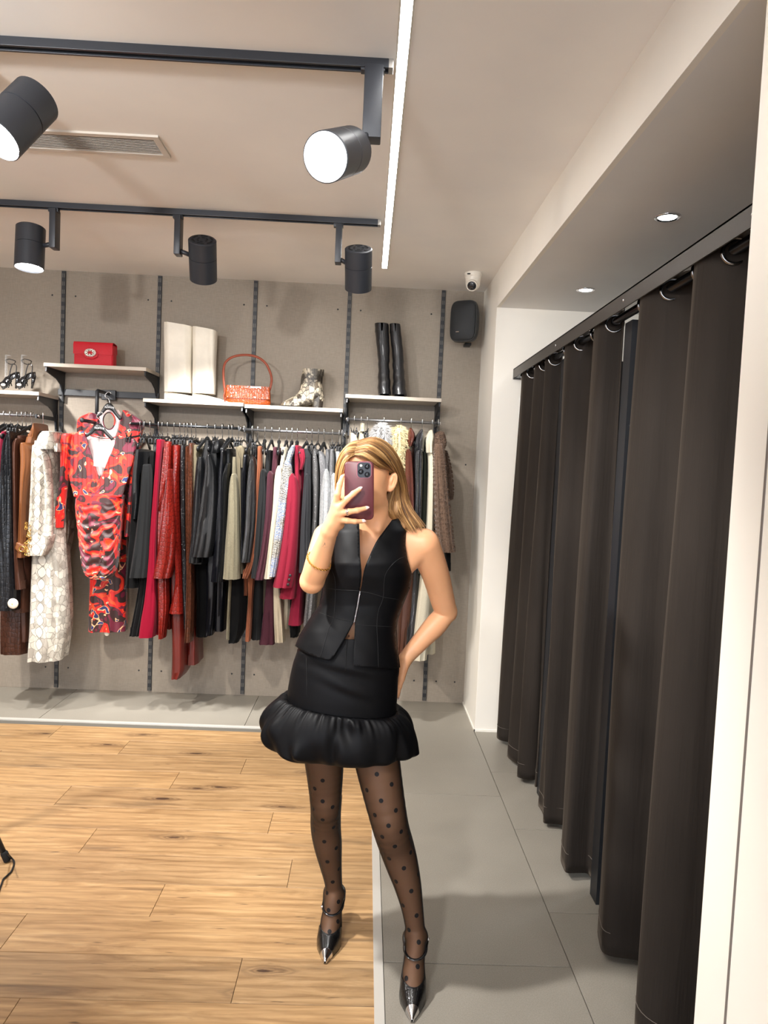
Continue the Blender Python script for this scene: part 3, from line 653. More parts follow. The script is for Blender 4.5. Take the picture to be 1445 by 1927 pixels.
# orange baguette bag
def baguette():
    y = 4.56; z = 1.937; a = at(423, 757, Y=y); b = at(508, 762, Y=y); x0, x1 = a[0], b[0]
    o = thing('shoulder_bag', ((x0+x1)/2, y+0.03, z), 'orange crocodile-pattern baguette bag with thin brown strap', 'handbag')
    w = x1-x0; cx = (x0+x1)/2
    def body(zs, name, mt, dy):
        rings = []
        for zz, ww, dd in zs:
            rings.append([(cx+p[0], y+0.032+dy+p[1], z+zz) for p in [(ww/2*math.copysign(abs(math.cos(t_))**0.5, math.cos(t_)), dd/2*math.copysign(abs(math.sin(t_))**0.6, math.sin(t_))) for t_ in np.linspace(0, 2*PI, 41)[:-1]]])
        return MB().loft(rings).build(name, mt, o, sharp=50)
    body([(0, w*0.97, 0.050), (0.012, w, 0.060), (0.06, w*0.985, 0.058), (0.10, w*0.955, 0.045), (0.108, w*0.94, 0.035)], 'bag_body', M_ORANGE, 0)
    body([(0.036, w*1.0, 0.010), (0.034, w*0.985, 0.016), (0.07, w*0.98, 0.014), (0.108, w*0.955, 0.012), (0.112, w*0.945, 0.010)], 'flap', M_ORANGE, -0.030)
    pts = [at(x, yy, Y=y+0.03) for x, yy in ((425, 752), (423, 735), (421, 715), (421, 693), (426, 680), (440, 671), (462, 668), (484, 672), (500, 684), (508, 700), (511, 715), (508, 732), (505, 736))]
    MB().tube(smooth_path(pts, 8), 0.0075, 8, flat=0.35, up=(0, 1, 0)).build('strap', M_TAN, o)
    MB().tube([at(x, yy, Y=y-0.002) for x, yy in ((424, 758), (421, 745), (425, 730))], 0.004, 8).build('side_tab', M_TAN, o)
baguette()
# tall cream boots (slouchy wide shafts, pointed toes to the right)
def cream_boot(xl, xr, ytop, ybot, toe, label, yb):
    z = 1.9365; A = at(xl, ytop, Y=yb); B = at(xr, ytop+2, Y=yb); C_ = at(xl+4, ybot, Y=yb)
    cx = (A[0]+B[0])/2; w = (B[0]-A[0])/2; zt = (A[2]+B[2])/2
    o = thing('tall_boot', (cx, yb+0.06, z), label, 'boot', 'tall cream boots')
    sh = MB(); R = []
    for f in np.linspace(0, 1, 14):
        zz = z+0.055+(zt-z-0.055)*f; R.append([(p[0], p[1]+0.003*math.sin(3*p[0]*60+f*3), p[2]+(0.010*(p[0]-cx)/w*(-1) if f > 0.98 else 0)) for p in ell((cx+0.006*(1-f), yb+0.065, zz), w*(0.93+0.07*f)*(1+0.012*math.sin(f*9)), 0.062, 36, 0.62)])
    R2 = [[(q[0]*1.0+(cx-q[0])*0.06, q[1]+(yb+0.065-q[1])*0.08, q[2]-0.0) for q in R[-1]], [(q[0]+(cx-q[0])*0.07, q[1]+(yb+0.065-q[1])*0.1, q[2]-0.06) for q in R[-1]]]
    sh.loft(R+R2, True).build('shaft', M_CREAM, o, sharp=60)
    ft = MB(); tx = at(toe, 748, Y=yb-0.02)[0]; R = []
    for f in np.linspace(0, 1, 12):
        xx = cx-w*0.55+(tx-cx+w*0.55)*f; hh = 0.052*(1-f)**0.8*1.0+0.006; ww = 0.036*(1-f**3)**0.7+0.002
        R.append([(xx, yb+0.06-0.05*f+ww*math.cos(t_), z+0.0015+max(0, hh*(0.5+0.5*math.sin(t_)))) for t_ in np.linspace(0, 2*PI, 25)[:-1]])
    ft.loft(R).build('foot', M_CREAM, o, sharp=60)
    MB().box((cx-w*0.85, yb+0.04, z+0.0005), (cx-w*0.45, yb+0.085, z+0.06), 0.003).build('heel', M_CREAM, o)
cream_boot(305, 359, 607, 745, 398, 'tall wide cream boot, left of the pair on the shelf', 4.555)
cream_boot(359, 404, 615, 752, 428, 'tall wide cream boot, right of the pair beside the orange bag', 4.56)
# tall black boots, seen from behind
def black_boot(xs, ytop, ybot, label, yb):
    z = 2.0205
    o = thing('tall_boot', (at(xs[-1][0], ybot, Y=yb)[0]+0.02, yb+0.05, z), label, 'boot', 'tall black boots')
    R = []
    for f in np.linspace(0, 1, 22):
        i = f*(len(xs)-1); k = int(min(i, len(xs)-2)); q = i-k
        a = xs[k][0]*(1-q)+xs[k+1][0]*q; b = xs[k][1]*(1-q)+xs[k+1][1]*q; yy = ytop+(ybot-ytop)*f
        A = at(a, yy, Y=yb); B = at(b, yy, Y=yb); w = (B[0]-A[0])/2
        R.append([(p[0]+0.0015*math.sin(f*40)*(0.4 if f < 0.5 else 1.5), p[1], p[2]) for p in ell(((A[0]+B[0])/2, yb+0.055, max(z+0.002, (A[2]+B[2])/2)), w, 0.055 if f < 0.8 else 0.07, 30, 0.8)])
    inner = [[(q[0]*0.92+((A0[0]+B0[0])/2)*0.08, q[1], q[2]-dz) for q in R[0]] for A0, B0, dz in ((R[0][0], R[0][15], 0.0), (R[0][0], R[0][15], 0.05))]
    MB().loft(inner[::-1]+R).build('shaft', M_BLKL, o, sharp=60)
    cx = (R[-1][0][0]+R[-1][15][0])/2
    MB().box((cx-0.034, yb+0.012, z), (cx+0.034, yb+0.07, z+0.012), 0.004).box((cx-0.03, yb+0.07, z), (cx+0.03, yb+0.20, z+0.02), 0.008).build('foot', M_BLKL, o)
    s_ = [ (p[0]*1, p[1]-0.001, p[2]) for p in [r[23] for r in R]]
    MB().tube(s_, 0.0014, 5).build('seam', M_BLKL, o)
black_boot([(705, 732), (707, 733), (710, 734), (712, 733), (711, 735), (711, 736)], 607, 741, 'tall black leather boot, left of the pair on the right shelf', 4.56)
black_boot([(733, 754), (735, 757), (738, 760), (739, 761), (740, 763), (738, 766)], 608, 742, 'tall black leather boot, right of the pair on the right shelf', 4.55)
# snakeskin ankle boot, side view, toe to the left
def ankle_boot(dx, dy, label):
    z = 1.929; yb = 4.60+dy
    P = [(572, 695), (566, 715), (566, 738), (552, 752), (535, 757), (528, 760), (528, 764), (548, 765), (566, 765), (578, 758), (588, 748), (590, 745), (600, 745), (603, 735), (603, 715), (606, 700)]
    o = thing('ankle_boot', (at(575, 764, Y=yb)[0]+dx, yb, z), label, 'boot', 'snakeskin ankle boots')
    rows = [(695, 570, 606), (702, 569, 605.5), (712, 566.5, 604), (722, 565.5, 603), (732, 564, 604), (740, 561, 605), (746, 554, 606), (751, 545, 600), (756, 536, 592), (760, 529, 586), (764, 528, 572)]
    R = []
    for yy, a, b in arr_interp(rows, 24):
        A = at(a, yy, Y=yb); B = at(b, yy, Y=yb); w = (B[0]-A[0])/2; f = (yy-695)/69; dd = 0.036+0.006*math.sin(f*3)
        R.append([(p[0]+dx, p[1], p[2]) for p in ell(((A[0]+B[0])/2, yb, max(z+0.003, (A[2]+B[2])/2)), w, dd, 32, 0.85)])
    top = [[(q[0]+0.002, q[1]+(yb-q[1])*0.15, q[2]-d) for q in R[0]] for d in (0.0, 0.04)]
    MB().loft(top[::-1]+R).build('boot_upper', M_PYTHON, o, sharp=60)
    A = at(586, 745, Y=yb); B = at(606, 745, Y=yb)
    R = [ell(((A[0]+B[0])/2+dx+k*0.002, yb, zz), w_, 0.030, 20, 0.6) for k, (zz, w_) in enumerate(((z, 0.026), (z+0.03, 0.027), (z+0.075, 0.033)))]
    MB().loft(R).build('heel', M_PYTHON, o, sharp=60)
    MB().box((at(529, 764, Y=yb)[0]+dx, yb-0.03, z), (at(572, 764, Y=yb)[0]+dx, yb+0.03, z+0.004), 0.0015).build('sole', M_SLOT, o)
ankle_boot(0, -0.03, 'black and cream snakeskin ankle boot, front one of the pair')
ankle_boot(0.012, 0.075, 'black and cream snakeskin ankle boot, mostly hidden behind its pair')
# strappy black sandals with clear stands
M_PAT = pm('black_patent', (16, 16, 18), 0.12, 0, 0.6, coat=0.5)
M_CLR = bpy.data.materials.new('clear_acrylic'); t = NT(M_CLR); t.set(Base_Color=(0.9, 0.92, 0.93, 1), Roughness=0.05, Alpha=0.22)
def sandal(cx, cy, label):
    """cx = pixel x of the ankle strap"""
    z = 1.9455; yb = 4.56
    def W(px_, py_, dy=0.0): p = at(px_, py_, Y=yb+dy); return np.array([p[0], p[1], max(p[2], z+0.002)])
    base = W(cx, 732); o = thing('strappy_sandal', (base[0], yb, z), label, 'shoe', 'strappy black sandals')
    d = cx-18
    MB().tube(smooth_path([W(2+d, 727, 0.0), W(10+d, 722), W(18+d, 712, .01), W(28+d, 706, .02), W(37+d, 705, 0.02)], 6), [0.024]*12+[0.018]*13, 10, flat=0.28, up=(0, 1, 0)).build('sole', M_PAT, o)
    MB().tube([W(34+d, 707, 0.02), W(30+d, 731, 0.03)], [0.014, 0.006], 10).build('heel', M_PAT, o)
    s_ = MB()
    s_.tube(smooth_path([W(10+d, 678, 0.02), W(18+d, 676, -0.02), W(29+d, 680, -0.01), W(24+d, 686, 0.03), W(14+d, 683, 0.04), W(10+d, 678, 0.02)], 6), 0.003, 6, caps=False)
    s_.tube(smooth_path([W(24+d, 684), W(20+d, 695), W(17+d, 712)], 6), 0.003, 6); s_.tube(smooth_path([W(26+d, 685), W(31+d, 690), W(29+d, 708)], 6), 0.003, 6)
    for q in range(4): s_.tube(smooth_path([W(4+d+q*4, 730, -0.03), W(6+d+q*4, 720-q*2, -0.01), W(10+d+q*4, 726, 0.03)], 5), 0.0035, 6)
    s_.build('straps', M_PAT, o)
    MB().sphere(W(6+d, 724, -0.03), 0.012, 10, (1.3, 0.5, 0.8)).build('ornament', M_CRYS, o, smooth=False)
    c_ = MB(); p = W(14+d, 668, 0.01); c_.box((p[0]-0.012, yb+0.005, z+0.03), (p[0]-0.009, yb+0.03, p[2])); c_.box((p[0]-0.012, yb+0.005, p[2]-0.003), (p[0]+0.012, yb+0.03, p[2])); c_.box((p[0]-0.02, yb-0.0, z+0.001), (p[0]+0.02, yb+0.04, z+0.004))
    tag(c_.build('shoe_stand', M_CLR), 'clear plastic stand inside the '+label.split(',')[0], 'shoe stand', 'clear stands holding the sandals')
sandal(18, 0, 'left black strappy sandal, at the picture edge'); sandal(48, 0, 'right black strappy sandal, nearer the red clutch')
# ================================================================== clothes
def drape(name, rows, Yf, dep, mat, parent, e=0.55, n=44, lv=None, fold=0.006, nf=2.5, fn=None, hollow=True, label=None, seed=0, yb=None):
    """garment piece hanging with its front at depth Yf: rows are (py, px_left, px_right) of its outline from top to hem"""
    rows = [tuple(r) for r in rows]; span = rows[-1][0]-rows[0][0]
    lv = lv or max(8, int(span/6)); A = arr_interp(rows, lv); rings = []
    rs = random.Random(seed+int(rows[0][1]*7)); ph = rs.uniform(0, 6); ph2 = rs.uniform(0, 6); k2 = rs.uniform(1.6, 2.6)
    for i, (yy, a, b) in enumerate(A):
        v = i/(lv-1); L = at(a, yy, Y=Yf); R = at(b, yy, Y=Yf); ring = []
        am = fold*(0.25+0.75*v)
        for k in range(n):
            th = 2*PI*k/n; cx, sx = math.cos(th), math.sin(th)
            u = 0.5+0.5*math.copysign(abs(cx)**e, cx); w = (1-math.copysign(abs(sx)**e, sx))/2
            p = L+(R-L)*u; front = max(0.0, sx)**0.5
            d = am*front*(math.sin(nf*2*PI*u+ph+1.2*math.sin(v*3+ph2))+0.5*math.sin(nf*k2*2*PI*u+ph2+v*2))
            if fn: d += front*fn(u, v)
            d += 0.35*am*math.sin(v*9+ph)*front
            flank = abs(cx)**3*(1-abs(sx))
            ring.append((p[0]+0.5*am*math.sin(w*9+v*2+ph2)*flank, p[1]+dep*w+d, p[2]))
        rings.append(ring)
    def shrink(r, f, dz):
        c = np.mean(np.array(r), 0); return [tuple(c+(np.array(q)-c)*(1-f)+np.array([0, 0, dz])) for q in r]
    rings = [shrink(rings[0], 0.55, 0.006), shrink(rings[0], 0.15, 0.004)]+rings
    if hollow: rings += [shrink(rings[-1], 0.06, 0.004), shrink(rings[-1], 0.12, 0.05)]
    return MB().loft(rings).build(name, mat, parent, label=label, sharp=62)

from mathutils.geometry import delaunay_2d_cdt
def sheet(name, poly, Y, mat, parent, holes=(), thick=0.004, step=5.0, fn=None, closed_smooth=False, label=None):
    """cloth panel cut along an outline, standing at depth Y, with real thickness; fn(px,py) bends it in depth"""
    def samp(pl):
        out = []
        for i in range(len(pl)):
            a = np.array(pl[i], float); b = np.array(pl[(i+1) % len(pl)], float); k = max(1, int(np.linalg.norm(b-a)/step))
            out += [tuple(a+(b-a)*j/k) for j in range(k)]
        return out
    def inside(p, pl):
        c = False; j = len(pl)-1
        for i in range(len(pl)):
            if (pl[i][1] > p[1]) != (pl[j][1] > p[1]) and p[0] < (pl[j][0]-pl[i][0])*(p[1]-pl[i][1])/(pl[j][1]-pl[i][1])+pl[i][0]: c = not c
            j = i
        return c
    O = samp(poly); H = [samp(h) for h in holes]; pts = list(O); edges = [(i, (i+1) % len(O)) for i in range(len(O))]
    for h in H:
        n0 = len(pts); pts += h; edges += [(n0+i, n0+(i+1) % len(h)) for i in range(len(h))]
    xs = [p[0] for p in O]; ys = [p[1] for p in O]; y = min(ys)+step/2; r = 0
    while y < max(ys):
        x = min(xs)+(step/2 if r % 2 else 0)
        while x < max(xs):
            if inside((x, y), O) and not any(inside((x, y), h) for h in H) and min((q[0]-x)**2+(q[1]-y)**2 for q in pts[:n0+len(H[-1])] if True) > (step*0.45)**2 if H else inside((x, y), O) and min((q[0]-x)**2+(q[1]-y)**2 for q in O) > (step*0.45)**2: pts.append((x, y))
            x += step
        y += step*0.87; r += 1
    v2, e2, f2 = delaunay_2d_cdt([Vector(p) for p in pts], edges, [], 1, 1e-6)[:3]
    F = []
    for f in f2:
        c = (sum(v2[i][0] for i in f)/len(f), sum(v2[i][1] for i in f)/len(f))
        if not any(inside(c, h) for h in holes): F.append(f)
    V = []
    for p in v2:
        q = at(p[0], p[1], Y=Y)
        if fn: q = q+np.array([0, fn(p[0], p[1]), 0])
        V.append(q)
    o = mesh(name, V, F, mat, parent, label=label)
    md = o.modifiers.new('thickness', 'SOLIDIFY'); md.thickness = thick; md.offset = 0
    return o

# ---- cloth materials
def cloth(name, col, rough=0.85, sheen=0.10, vary=0.10, scale=700, st=0.12, wr=0.25):
    if name in MATS: return MATS[name]
    m = bpy.data.materials.new(name); t = NT(m); v = t.coord(); c = srgb(col)
    n = t.noise(v, 420, 2); w = t.noise(t.coord(scale=(1, 1, 0.45)), 13, 3)
    c2 = t.mix(1.0, c, t.ramp(n.outputs[0], [(0.3, (1-vary,)*3), (0.7, (1+vary,)*3)]), 'MULTIPLY')
    t.set(Base_Color=c2, Roughness=rough); t.b.inputs['Specular IOR Level'].default_value = 0.12
    t.b.inputs['Sheen Weight'].default_value = sheen*0.3
    t.bump(t.math('ADD', w.outputs[0], t.math('MULTIPLY', n.outputs[0], st)), wr, 0.008); MATS[name] = m; return m
def glitter(name, col, rough=0.6):
    if name in MATS: return MATS[name]
    m = bpy.data.materials.new(name); t = NT(m); v = t.coord(); c = srgb(col)
    s_ = t.voro(v, 330); n = t.noise(v, 60, 3)
    sp = t.ramp(s_.outputs['Color'], [(0.86, (0,)*3), (0.93, (1,)*3)])
    c2 = t.mix(1.0, c, t.ramp(n.outputs[0], [(0.3, (0.8,)*3), (0.7, (1.2,)*3)]), 'MULTIPLY')
    t.set(Base_Color=t.mix(sp, c2, (0.8, 0.8, 0.82, 1)), Roughness=t.math('SUBTRACT', rough, t.math('MULTIPLY', sp, 0.4)), Metallic=t.math('MULTIPLY', sp, 0.8))
    t.bump(s_.outputs['Distance'], 0.5, 0.002); MATS[name] = m; return m
def printed():
    m = bpy.data.materials.new('red_abstract_print'); t = NT(m)
    v = t.coord(loc=(3, 1, 7)); w = t.noise(v, 7, 2, 0.4)
    vv = t.add('ShaderNodeVectorMath', {0: v, 1: t.add('ShaderNodeVectorMath', {0: w.outputs[1], 1: (0.09,)*3}, operation='MULTIPLY').outputs[0]}, operation='ADD').outputs[0]
    n = t.noise(vv, 9, 1, 0.4, 0.6); n2 = t.noise(vv, 15, 1, 0.4, 1.0); vo = t.voro(vv, 11, 'F1', 1.0)
    R_, O_, B_, M_, K_ = srgb((208, 26, 20)), srgb((228, 76, 30)), srgb((30, 44, 98)), srgb((104, 20, 46)), srgb((50, 22, 22))
    c = t.ramp(n.outputs[0], [(0.0, M_), (0.34, K_), (0.46, R_), (0.565, O_), (0.60, R_), (0.64, K_)], 'CONSTANT')
    c = t.mix(t.ramp(n2.outputs[0], [(0.0, (1,)*3), (0.34, (0,)*3)], 'CONSTANT'), c, M_)
    c = t.mix(t.ramp(n2.outputs[0], [(0.0, (0,)*3), (0.685, (1,)*3)], 'CONSTANT'), c, B_)
    c = t.mix(t.ramp(n2.outputs[0], [(0.0, (0,)*3), (0.655, (1,)*3), (0.685, (0,)*3)], 'CONSTANT'), c, srgb((244, 190, 140)))
    t.set(Base_Color=c, Roughness=0.5); t.b.inputs['Sheen Weight'].default_value = 0.2; return m
def tweed():
    m = bpy.data.materials.new('black_white_tweed'); t = NT(m)
    v = t.coord(rot=(0, 0.25, 0)); w = t.noise(v, 20, 2)
    a = t.add('ShaderNodeTexWave', {'Vector': v, 'Scale': 34, 'Distortion': 3.0, 'Detail Scale': 3.0}, bands_direction='Z'); b = t.voro(t.coord(scale=(1, 1, 1.6)), 100)
    n = t.noise(v, 5.5, 1)
    dark = t.mix(t.ramp(n.outputs[0], [(0.47, (0,)*3), (0.56, (1,)*3)]), srgb((30, 24, 24)), srgb((70, 110, 170)))
    f = t.ramp(t.math('ADD', a.outputs[1], t.math('MULTIPLY', b.outputs['Distance'], 0.7)), [(0.60, (1,)*3), (0.80, (0,)*3)])
    t.set(Base_Color=t.mix(f, srgb((178, 172, 162)), dark), Roughness=0.9); t.bump(b.outputs['Distance'], 0.8, 0.004); return m
DK=0.72
K = dict(
 blk=leather('black_leather', (13, 14, 16), 0.33), crk=leather('black_crinkle_leather', (10, 11, 13), 0.25, 'crinkle', 0.25), nvy=leather('near_black_leather', (10, 11, 16), 0.28),
 red=leather('red_croc_leather', (108, 22, 15), 0.30, 'croc', 0.35, 62), rdl=leather('red_plain_leather', (90, 24, 17), 0.32, None, 0.2), bcr=leather('brown_croc', (74, 40, 26), 0.28, 'croc', 0.4, 60),
 tan=leather('tan_leather', (112, 68, 38), 0.34, None, 0.1), brn=leather('brown_leather', (70, 42, 31), 0.36), brc=leather('brown_croc_skirt', (64, 36, 25), 0.36, 'croc', 0.1, 50),
 pbr=leather('brown_patent', (82, 38, 26), 0.14, 'crinkle', 0.6), pbk=leather('black_patent_croc', (18, 18, 20), 0.13, 'crinkle', 0.6), bkc=leather('black_croc', (17, 19, 23), 0.3, 'croc', 0.2, 56),
 snk=snake('snake_coat', (206, 202, 190), (128, 123, 114), (168, 162, 152), 34), snd=snake('snake_dark', (120, 112, 100), (50, 45, 40), (80, 72, 62), 20),
 chc=cloth('charcoal_wool', (28, 29, 30)), bkw=cloth('black_wool', (9, 9, 10)), blk2=cloth('black_cotton', (6, 6, 7), wr=0.4), gry=cloth('dark_grey_wool', (44, 45, 48)),
 olv=cloth('olive_melange', (112, 106, 88), vary=0.35), khk=cloth('khaki', (104, 96, 78)), plm=cloth('plum_wool', (66, 34, 43)), crm=cloth('cream_wool', (184, 176, 156), wr=0.15), bei=cloth('beige_wool', (178, 166, 144)),
 brg=cloth('raspberry_wool', (122, 28, 46)), bgd=cloth('burgundy_wool', (112, 24, 44)), crs=cloth('crimson_cloth', (122, 8, 34)), rst=cloth('rust_suede', (116, 68, 46)), dbr=cloth('dark_brown_suede', (62, 50, 44)),
 glg=glitter('grey_glitter', (112, 112, 114)), glb=glitter('black_glitter', (24, 24, 26), 0.4), gls=glitter('silver_glitter', (160, 162, 163)), gld=glitter('dark_grey_glitter', (78, 77, 77)),
 prt=printed(), twd=tweed(), lin=cloth('white_lining', (226, 208, 206), wr=0.15), grn=cloth('grey_green_wool', (50, 54, 47)))
M_HOOK = pm('hook_chrome', (208, 208, 206), 0.2, 1.0); M_HANG = pm('hanger_black', (24, 25, 27), 0.35)
M_BTN = pm('button_black', (26, 22, 22), 0.3); M_GOLD = pm('gold', (214, 172, 92), 0.22, 1.0)

# ---- one hanger of each kind, copied along the rails (hanger runs front to back, across the rail)
def hook_mb(drop=0.075, sw=0.0):
    pts = [(0.0, 0.016*math.cos(a)*1.0, 0.002+0.016*math.sin(a)) for a in np.linspace(-0.3, PI, 12)]+[(0, -0.013, -0.018), (0, -0.004, -0.036), (0, 0, -0.05), (0, 0, -drop)]
    return MB().tube([(p[0]+sw*max(0, -p[2])*3, p[1], p[2]) for p in pts], 0.0026, 7, up=(1, 0, 0))
def make_hanger(kind):
    r = bpy.data.objects.new('clothes_hanger', None); COL.objects.link(r); r.empty_display_size = 0.03
    hook_mb().build('hook', M_HOOK, r, local=True)
    b = MB()
    if kind == 'clip':
        b.tube(smooth_path([(0, -0.185, -0.100), (0, -0.08, -0.088), (0, 0, -0.078), (0, 0.08, -0.088), (0, 0.185, -0.100)], 4), 0.0065, 8, flat=0.7, up=(1, 0, 0))
        b.build('hanger_bar', M_HANG, r, local=True)
        for y in (-0.165, 0.165):
            c = MB(); c.box((-0.013, y-0.012, -0.125), (-0.004, y+0.012, -0.095), 0.002).box((0.004, y-0.012, -0.125), (0.013, y+0.012, -0.095), 0.002)
            c.add([(-0.012, y-0.008, -0.096), (-0.012, y+0.008, -0.096), (-0.006, y+0.008, -0.096), (-0.006, y-0.008, -0.096), (-0.020, y-0.005, -0.068), (-0.020, y+0.005, -0.068), (-0.016, y+0.005, -0.068), (-0.016, y-0.005, -0.068)], [(0, 1, 5, 4), (1, 2, 6, 5), (2, 3, 7, 6), (3, 0, 4, 7), (4, 5, 6, 7), (0, 3, 2, 1)])
            c.add([(0.012, y-0.008, -0.096), (0.012, y+0.008, -0.096), (0.006, y+0.008, -0.096), (0.006, y-0.008, -0.096), (0.020, y-0.005, -0.068), (0.020, y+0.005, -0.068), (0.016, y+0.005, -0.068), (0.016, y-0.005, -0.068)], [(0, 1, 5, 4), (1, 2, 6, 5), (2, 3, 7, 6), (3, 0, 4, 7), (4, 5, 6, 7), (0, 3, 2, 1)])
            c.sphere((0, y, -0.100), 0.008, 8)
            c.build('clip', M_HANG, r, local=True); MB().sphere((0, y-0.011, -0.103), 0.0036, 8).build('rivet', M_HOOK, r, local=True)
    else:
        b.tube(smooth_path([(0, -0.20, -0.150), (0, -0.14, -0.125), (0, -0.05, -0.088), (0, 0, -0.074), (0, 0.05, -0.088), (0, 0.14, -0.125), (0, 0.20, -0.150)], 4), [0.015]*3+[0.012]*19+[0.015]*3, 10, flat=0.5, up=(1, 0, 0))
        b.sphere((0, 0, -0.078), 0.015, 12, (0.8, 1.2, 1.0))
        b.build('hanger_body', M_HANG, r, local=True)
    return r
def copy_tree(o, parent=None):
    c = o.copy(); COL.objects.link(c); c.parent = parent
    for ch in list(o.children): copy_tree(ch, c)
    return c
PROTO = {'clip': make_hanger('clip'), 'wide': make_hanger('wide')}; _used = set()
def hang(px_, railz, kind, label, tilt=0.0, pyr=805):
    o = PROTO[kind] if kind not in _used else copy_tree(PROTO[kind]); _used.add(kind)
    p = at(px_, pyr, Y=RAIL_Y); o.location = (p[0], RAIL_Y, railz+0.0075); o.rotation_euler = (0, 0, tilt)
    tag(o, label, 'hanger', 'hangers on the clothes rails'); return o
def garment(name, label, cat, mk, parts, hook=None, rz=1.775, kind='clip', group=None, hlabel=None, gap=None):
    mt = K[mk]; first = parts[0]; yy, a, b = first[2][0] if len(first) > 2 else first[1][0]
    base = at((a+b)/2, yy, Y=4.40); o = thing(name, base, label, cat, group)
    for i, p in enumerate(parts):
        pn, Yf, rows = p[0], p[1], p[2]; dep = p[3] if len(p) > 3 else (0.36 if pn == 'body' else 0.09); opt = p[4] if len(p) > 4 else {}
        mm = K[opt.pop('mk')] if 'mk' in opt else mt
        drape(pn, rows, Yf, dep, mm, o, seed=i*13+len(label), **opt)
    if hook is not None: hang(hook, rz, kind, hlabel or ('black hanger of the '+' '.join(label.split()[:12])), random.uniform(-0.12, 0.12))
    return o
S = 'sleeve'; B = 'body'; L_ = 'leg'
# ---------------- the long middle rail, left to right
garment('leather_dress', 'black leather strap dress, first on the packed rail beside the printed dress', 'dress', 'blk', [(B, 4.27, [(846, 252, 263), (870, 247, 263), (900, 244, 262), (940, 243, 262), (977, 242, 257)], 0.30), ('hem_panel', 4.33, [(960, 243, 262), (1040, 236, 262), (1107, 231, 262)], 0.28, dict(mk='bkw'))], 265)
garment('charcoal_coat', 'plain charcoal coat sleeve and body next to the black leather dress', 'coat', 'chc', [(S, 4.25, [(875, 267, 279), (892, 264, 281), (930, 261, 281), (1000, 253, 278), (1050, 246, 276), (1088, 240, 273)], 0.10), (B, 4.34, [(850, 262, 282), (900, 262, 284), (1080, 258, 280)], 0.30, dict(mk='bkw'))], 272, kind='wide')
garment('black_trousers', 'black trousers hanging left of the crimson trousers', 'trousers', 'bkw', [(L_, 4.31, [(852, 280, 292), (960, 276, 288), (1060, 264, 280), (1130, 254, 274), (1198, 241, 262)], 0.10), (L_, 4.45, [(852, 280, 292), (1000, 272, 290), (1190, 250, 285)], 0.12)], 283)
garment('crimson_trousers', 'crimson pink trousers on the packed rail', 'trousers', 'crs', [(L_, 4.27, [(828, 293, 302), (845, 292, 302), (868, 291, 300), (900, 289, 298), (1000, 281, 293), (1060, 277, 291), (1130, 269, 292), (1170, 262, 290), (1201, 258, 286)], 0.12), (L_, 4.43, [(850, 292, 302), (1000, 285, 305), (1195, 280, 306)], 0.12)], 299)
garment('red_leather_trousers', 'red crocodile-pattern leather trousers right of the crimson trousers', 'trousers', 'red', [(L_, 4.28, [(832, 307, 319), (852, 305, 320), (900, 300, 317), (960, 296, 312), (1010, 294, 310), (1090, 294, 312), (1150, 295, 312), (1203, 296, 306)], 0.11), (L_, 4.42, [(850, 306, 320), (1000, 298, 318), (1185, 300, 322)], 0.12, dict(mk='rdl'))], 305.5)
garment('long_red_coat', 'long dull red leather coat whose hem hangs lowest on the packed rail', 'coat', 'rdl', [(B, 4.36, [(850, 312, 336), (1000, 314, 344), (1150, 318, 346), (1220, 319, 346), (1262, 318, 345), (1279, 318, 338)], 0.30)], 316)
garment('red_croc_coat', 'glossy red crocodile-pattern leather coat with wide flared sleeve', 'coat', 'red', [(B, 4.30, [(838, 321, 338), (860, 321, 337), (900, 322, 334), (960, 322, 334), (1020, 324, 337), (1090, 326, 341), (1130, 320, 344), (1156, 313, 346)], 0.30), (S, 4.24, [(884, 315, 320), (892, 313, 321), (930, 308, 323), (970, 302, 325), (1010, 296, 327), (1050, 291, 325), (1089, 283, 318)], 0.11, dict(e=0.75)), (S, 4.27, [(905, 307, 311), (925, 302, 309), (948, 298, 304), (962, 297, 302)], 0.06, dict(e=0.8))], 328, kind='wide')
garment('sequin_dress', 'narrow black glitter dress right of the red crocodile coat', 'dress', 'glb', [(B, 4.30, [(838, 337, 347), (900, 337, 346), (1000, 339, 347), (1080, 341, 350), (1184, 345, 352)], 0.34)], 339)
garment('maroon_dress', 'maroon leather dress with low hem behind the brown crocodile trousers', 'dress', 'rdl', [(B, 4.46, [(1000, 352, 366), (1190, 350, 368), (1252, 346, 370)], 0.24)], None)
garment('brown_croc_dress', 'brown crocodile-pattern leather dress, left of the two', 'dress', 'bcr', [(B, 4.30, [(840, 347, 354), (880, 346, 354), (1000, 347, 354), (1150, 350, 356), (1190, 350, 356)], 0.30)], 347.5)
garment('brown_croc_trousers', 'shiny brown crocodile-pattern trousers, right of the two', 'trousers', 'bcr', [(L_, 4.28, [(835, 354, 361), (852, 353, 362), (900, 352, 362), (1000, 351, 361), (1100, 349, 360), (1170, 347, 359), (1210, 345, 357)], 0.12), (L_, 4.43, [(850, 354, 361), (1200, 350, 362)], 0.12)], 353.5)
garment('taupe_top', 'small taupe top between the brown trousers and black leather jackets', 'top', 'khk', [(B, 4.32, [(838, 362, 371), (870, 361, 373), (1040, 360, 372)], 0.30)], 361)
garment('black_leather_jacket', 'black leather jacket, left of two matching with raised collars', 'jacket', 'blk', [(B, 4.31, [(829, 384, 396), (842, 379, 398), (862, 374, 399), (900, 368, 396), (1000, 362, 392), (1062, 353, 388)], 0.32), (S, 4.26, [(861, 370, 380), (872, 367, 382), (900, 364, 382), (960, 360, 380), (1010, 357, 378), (1060, 352, 376)], 0.10, dict(e=0.75))], 391, kind='wide', group=None)
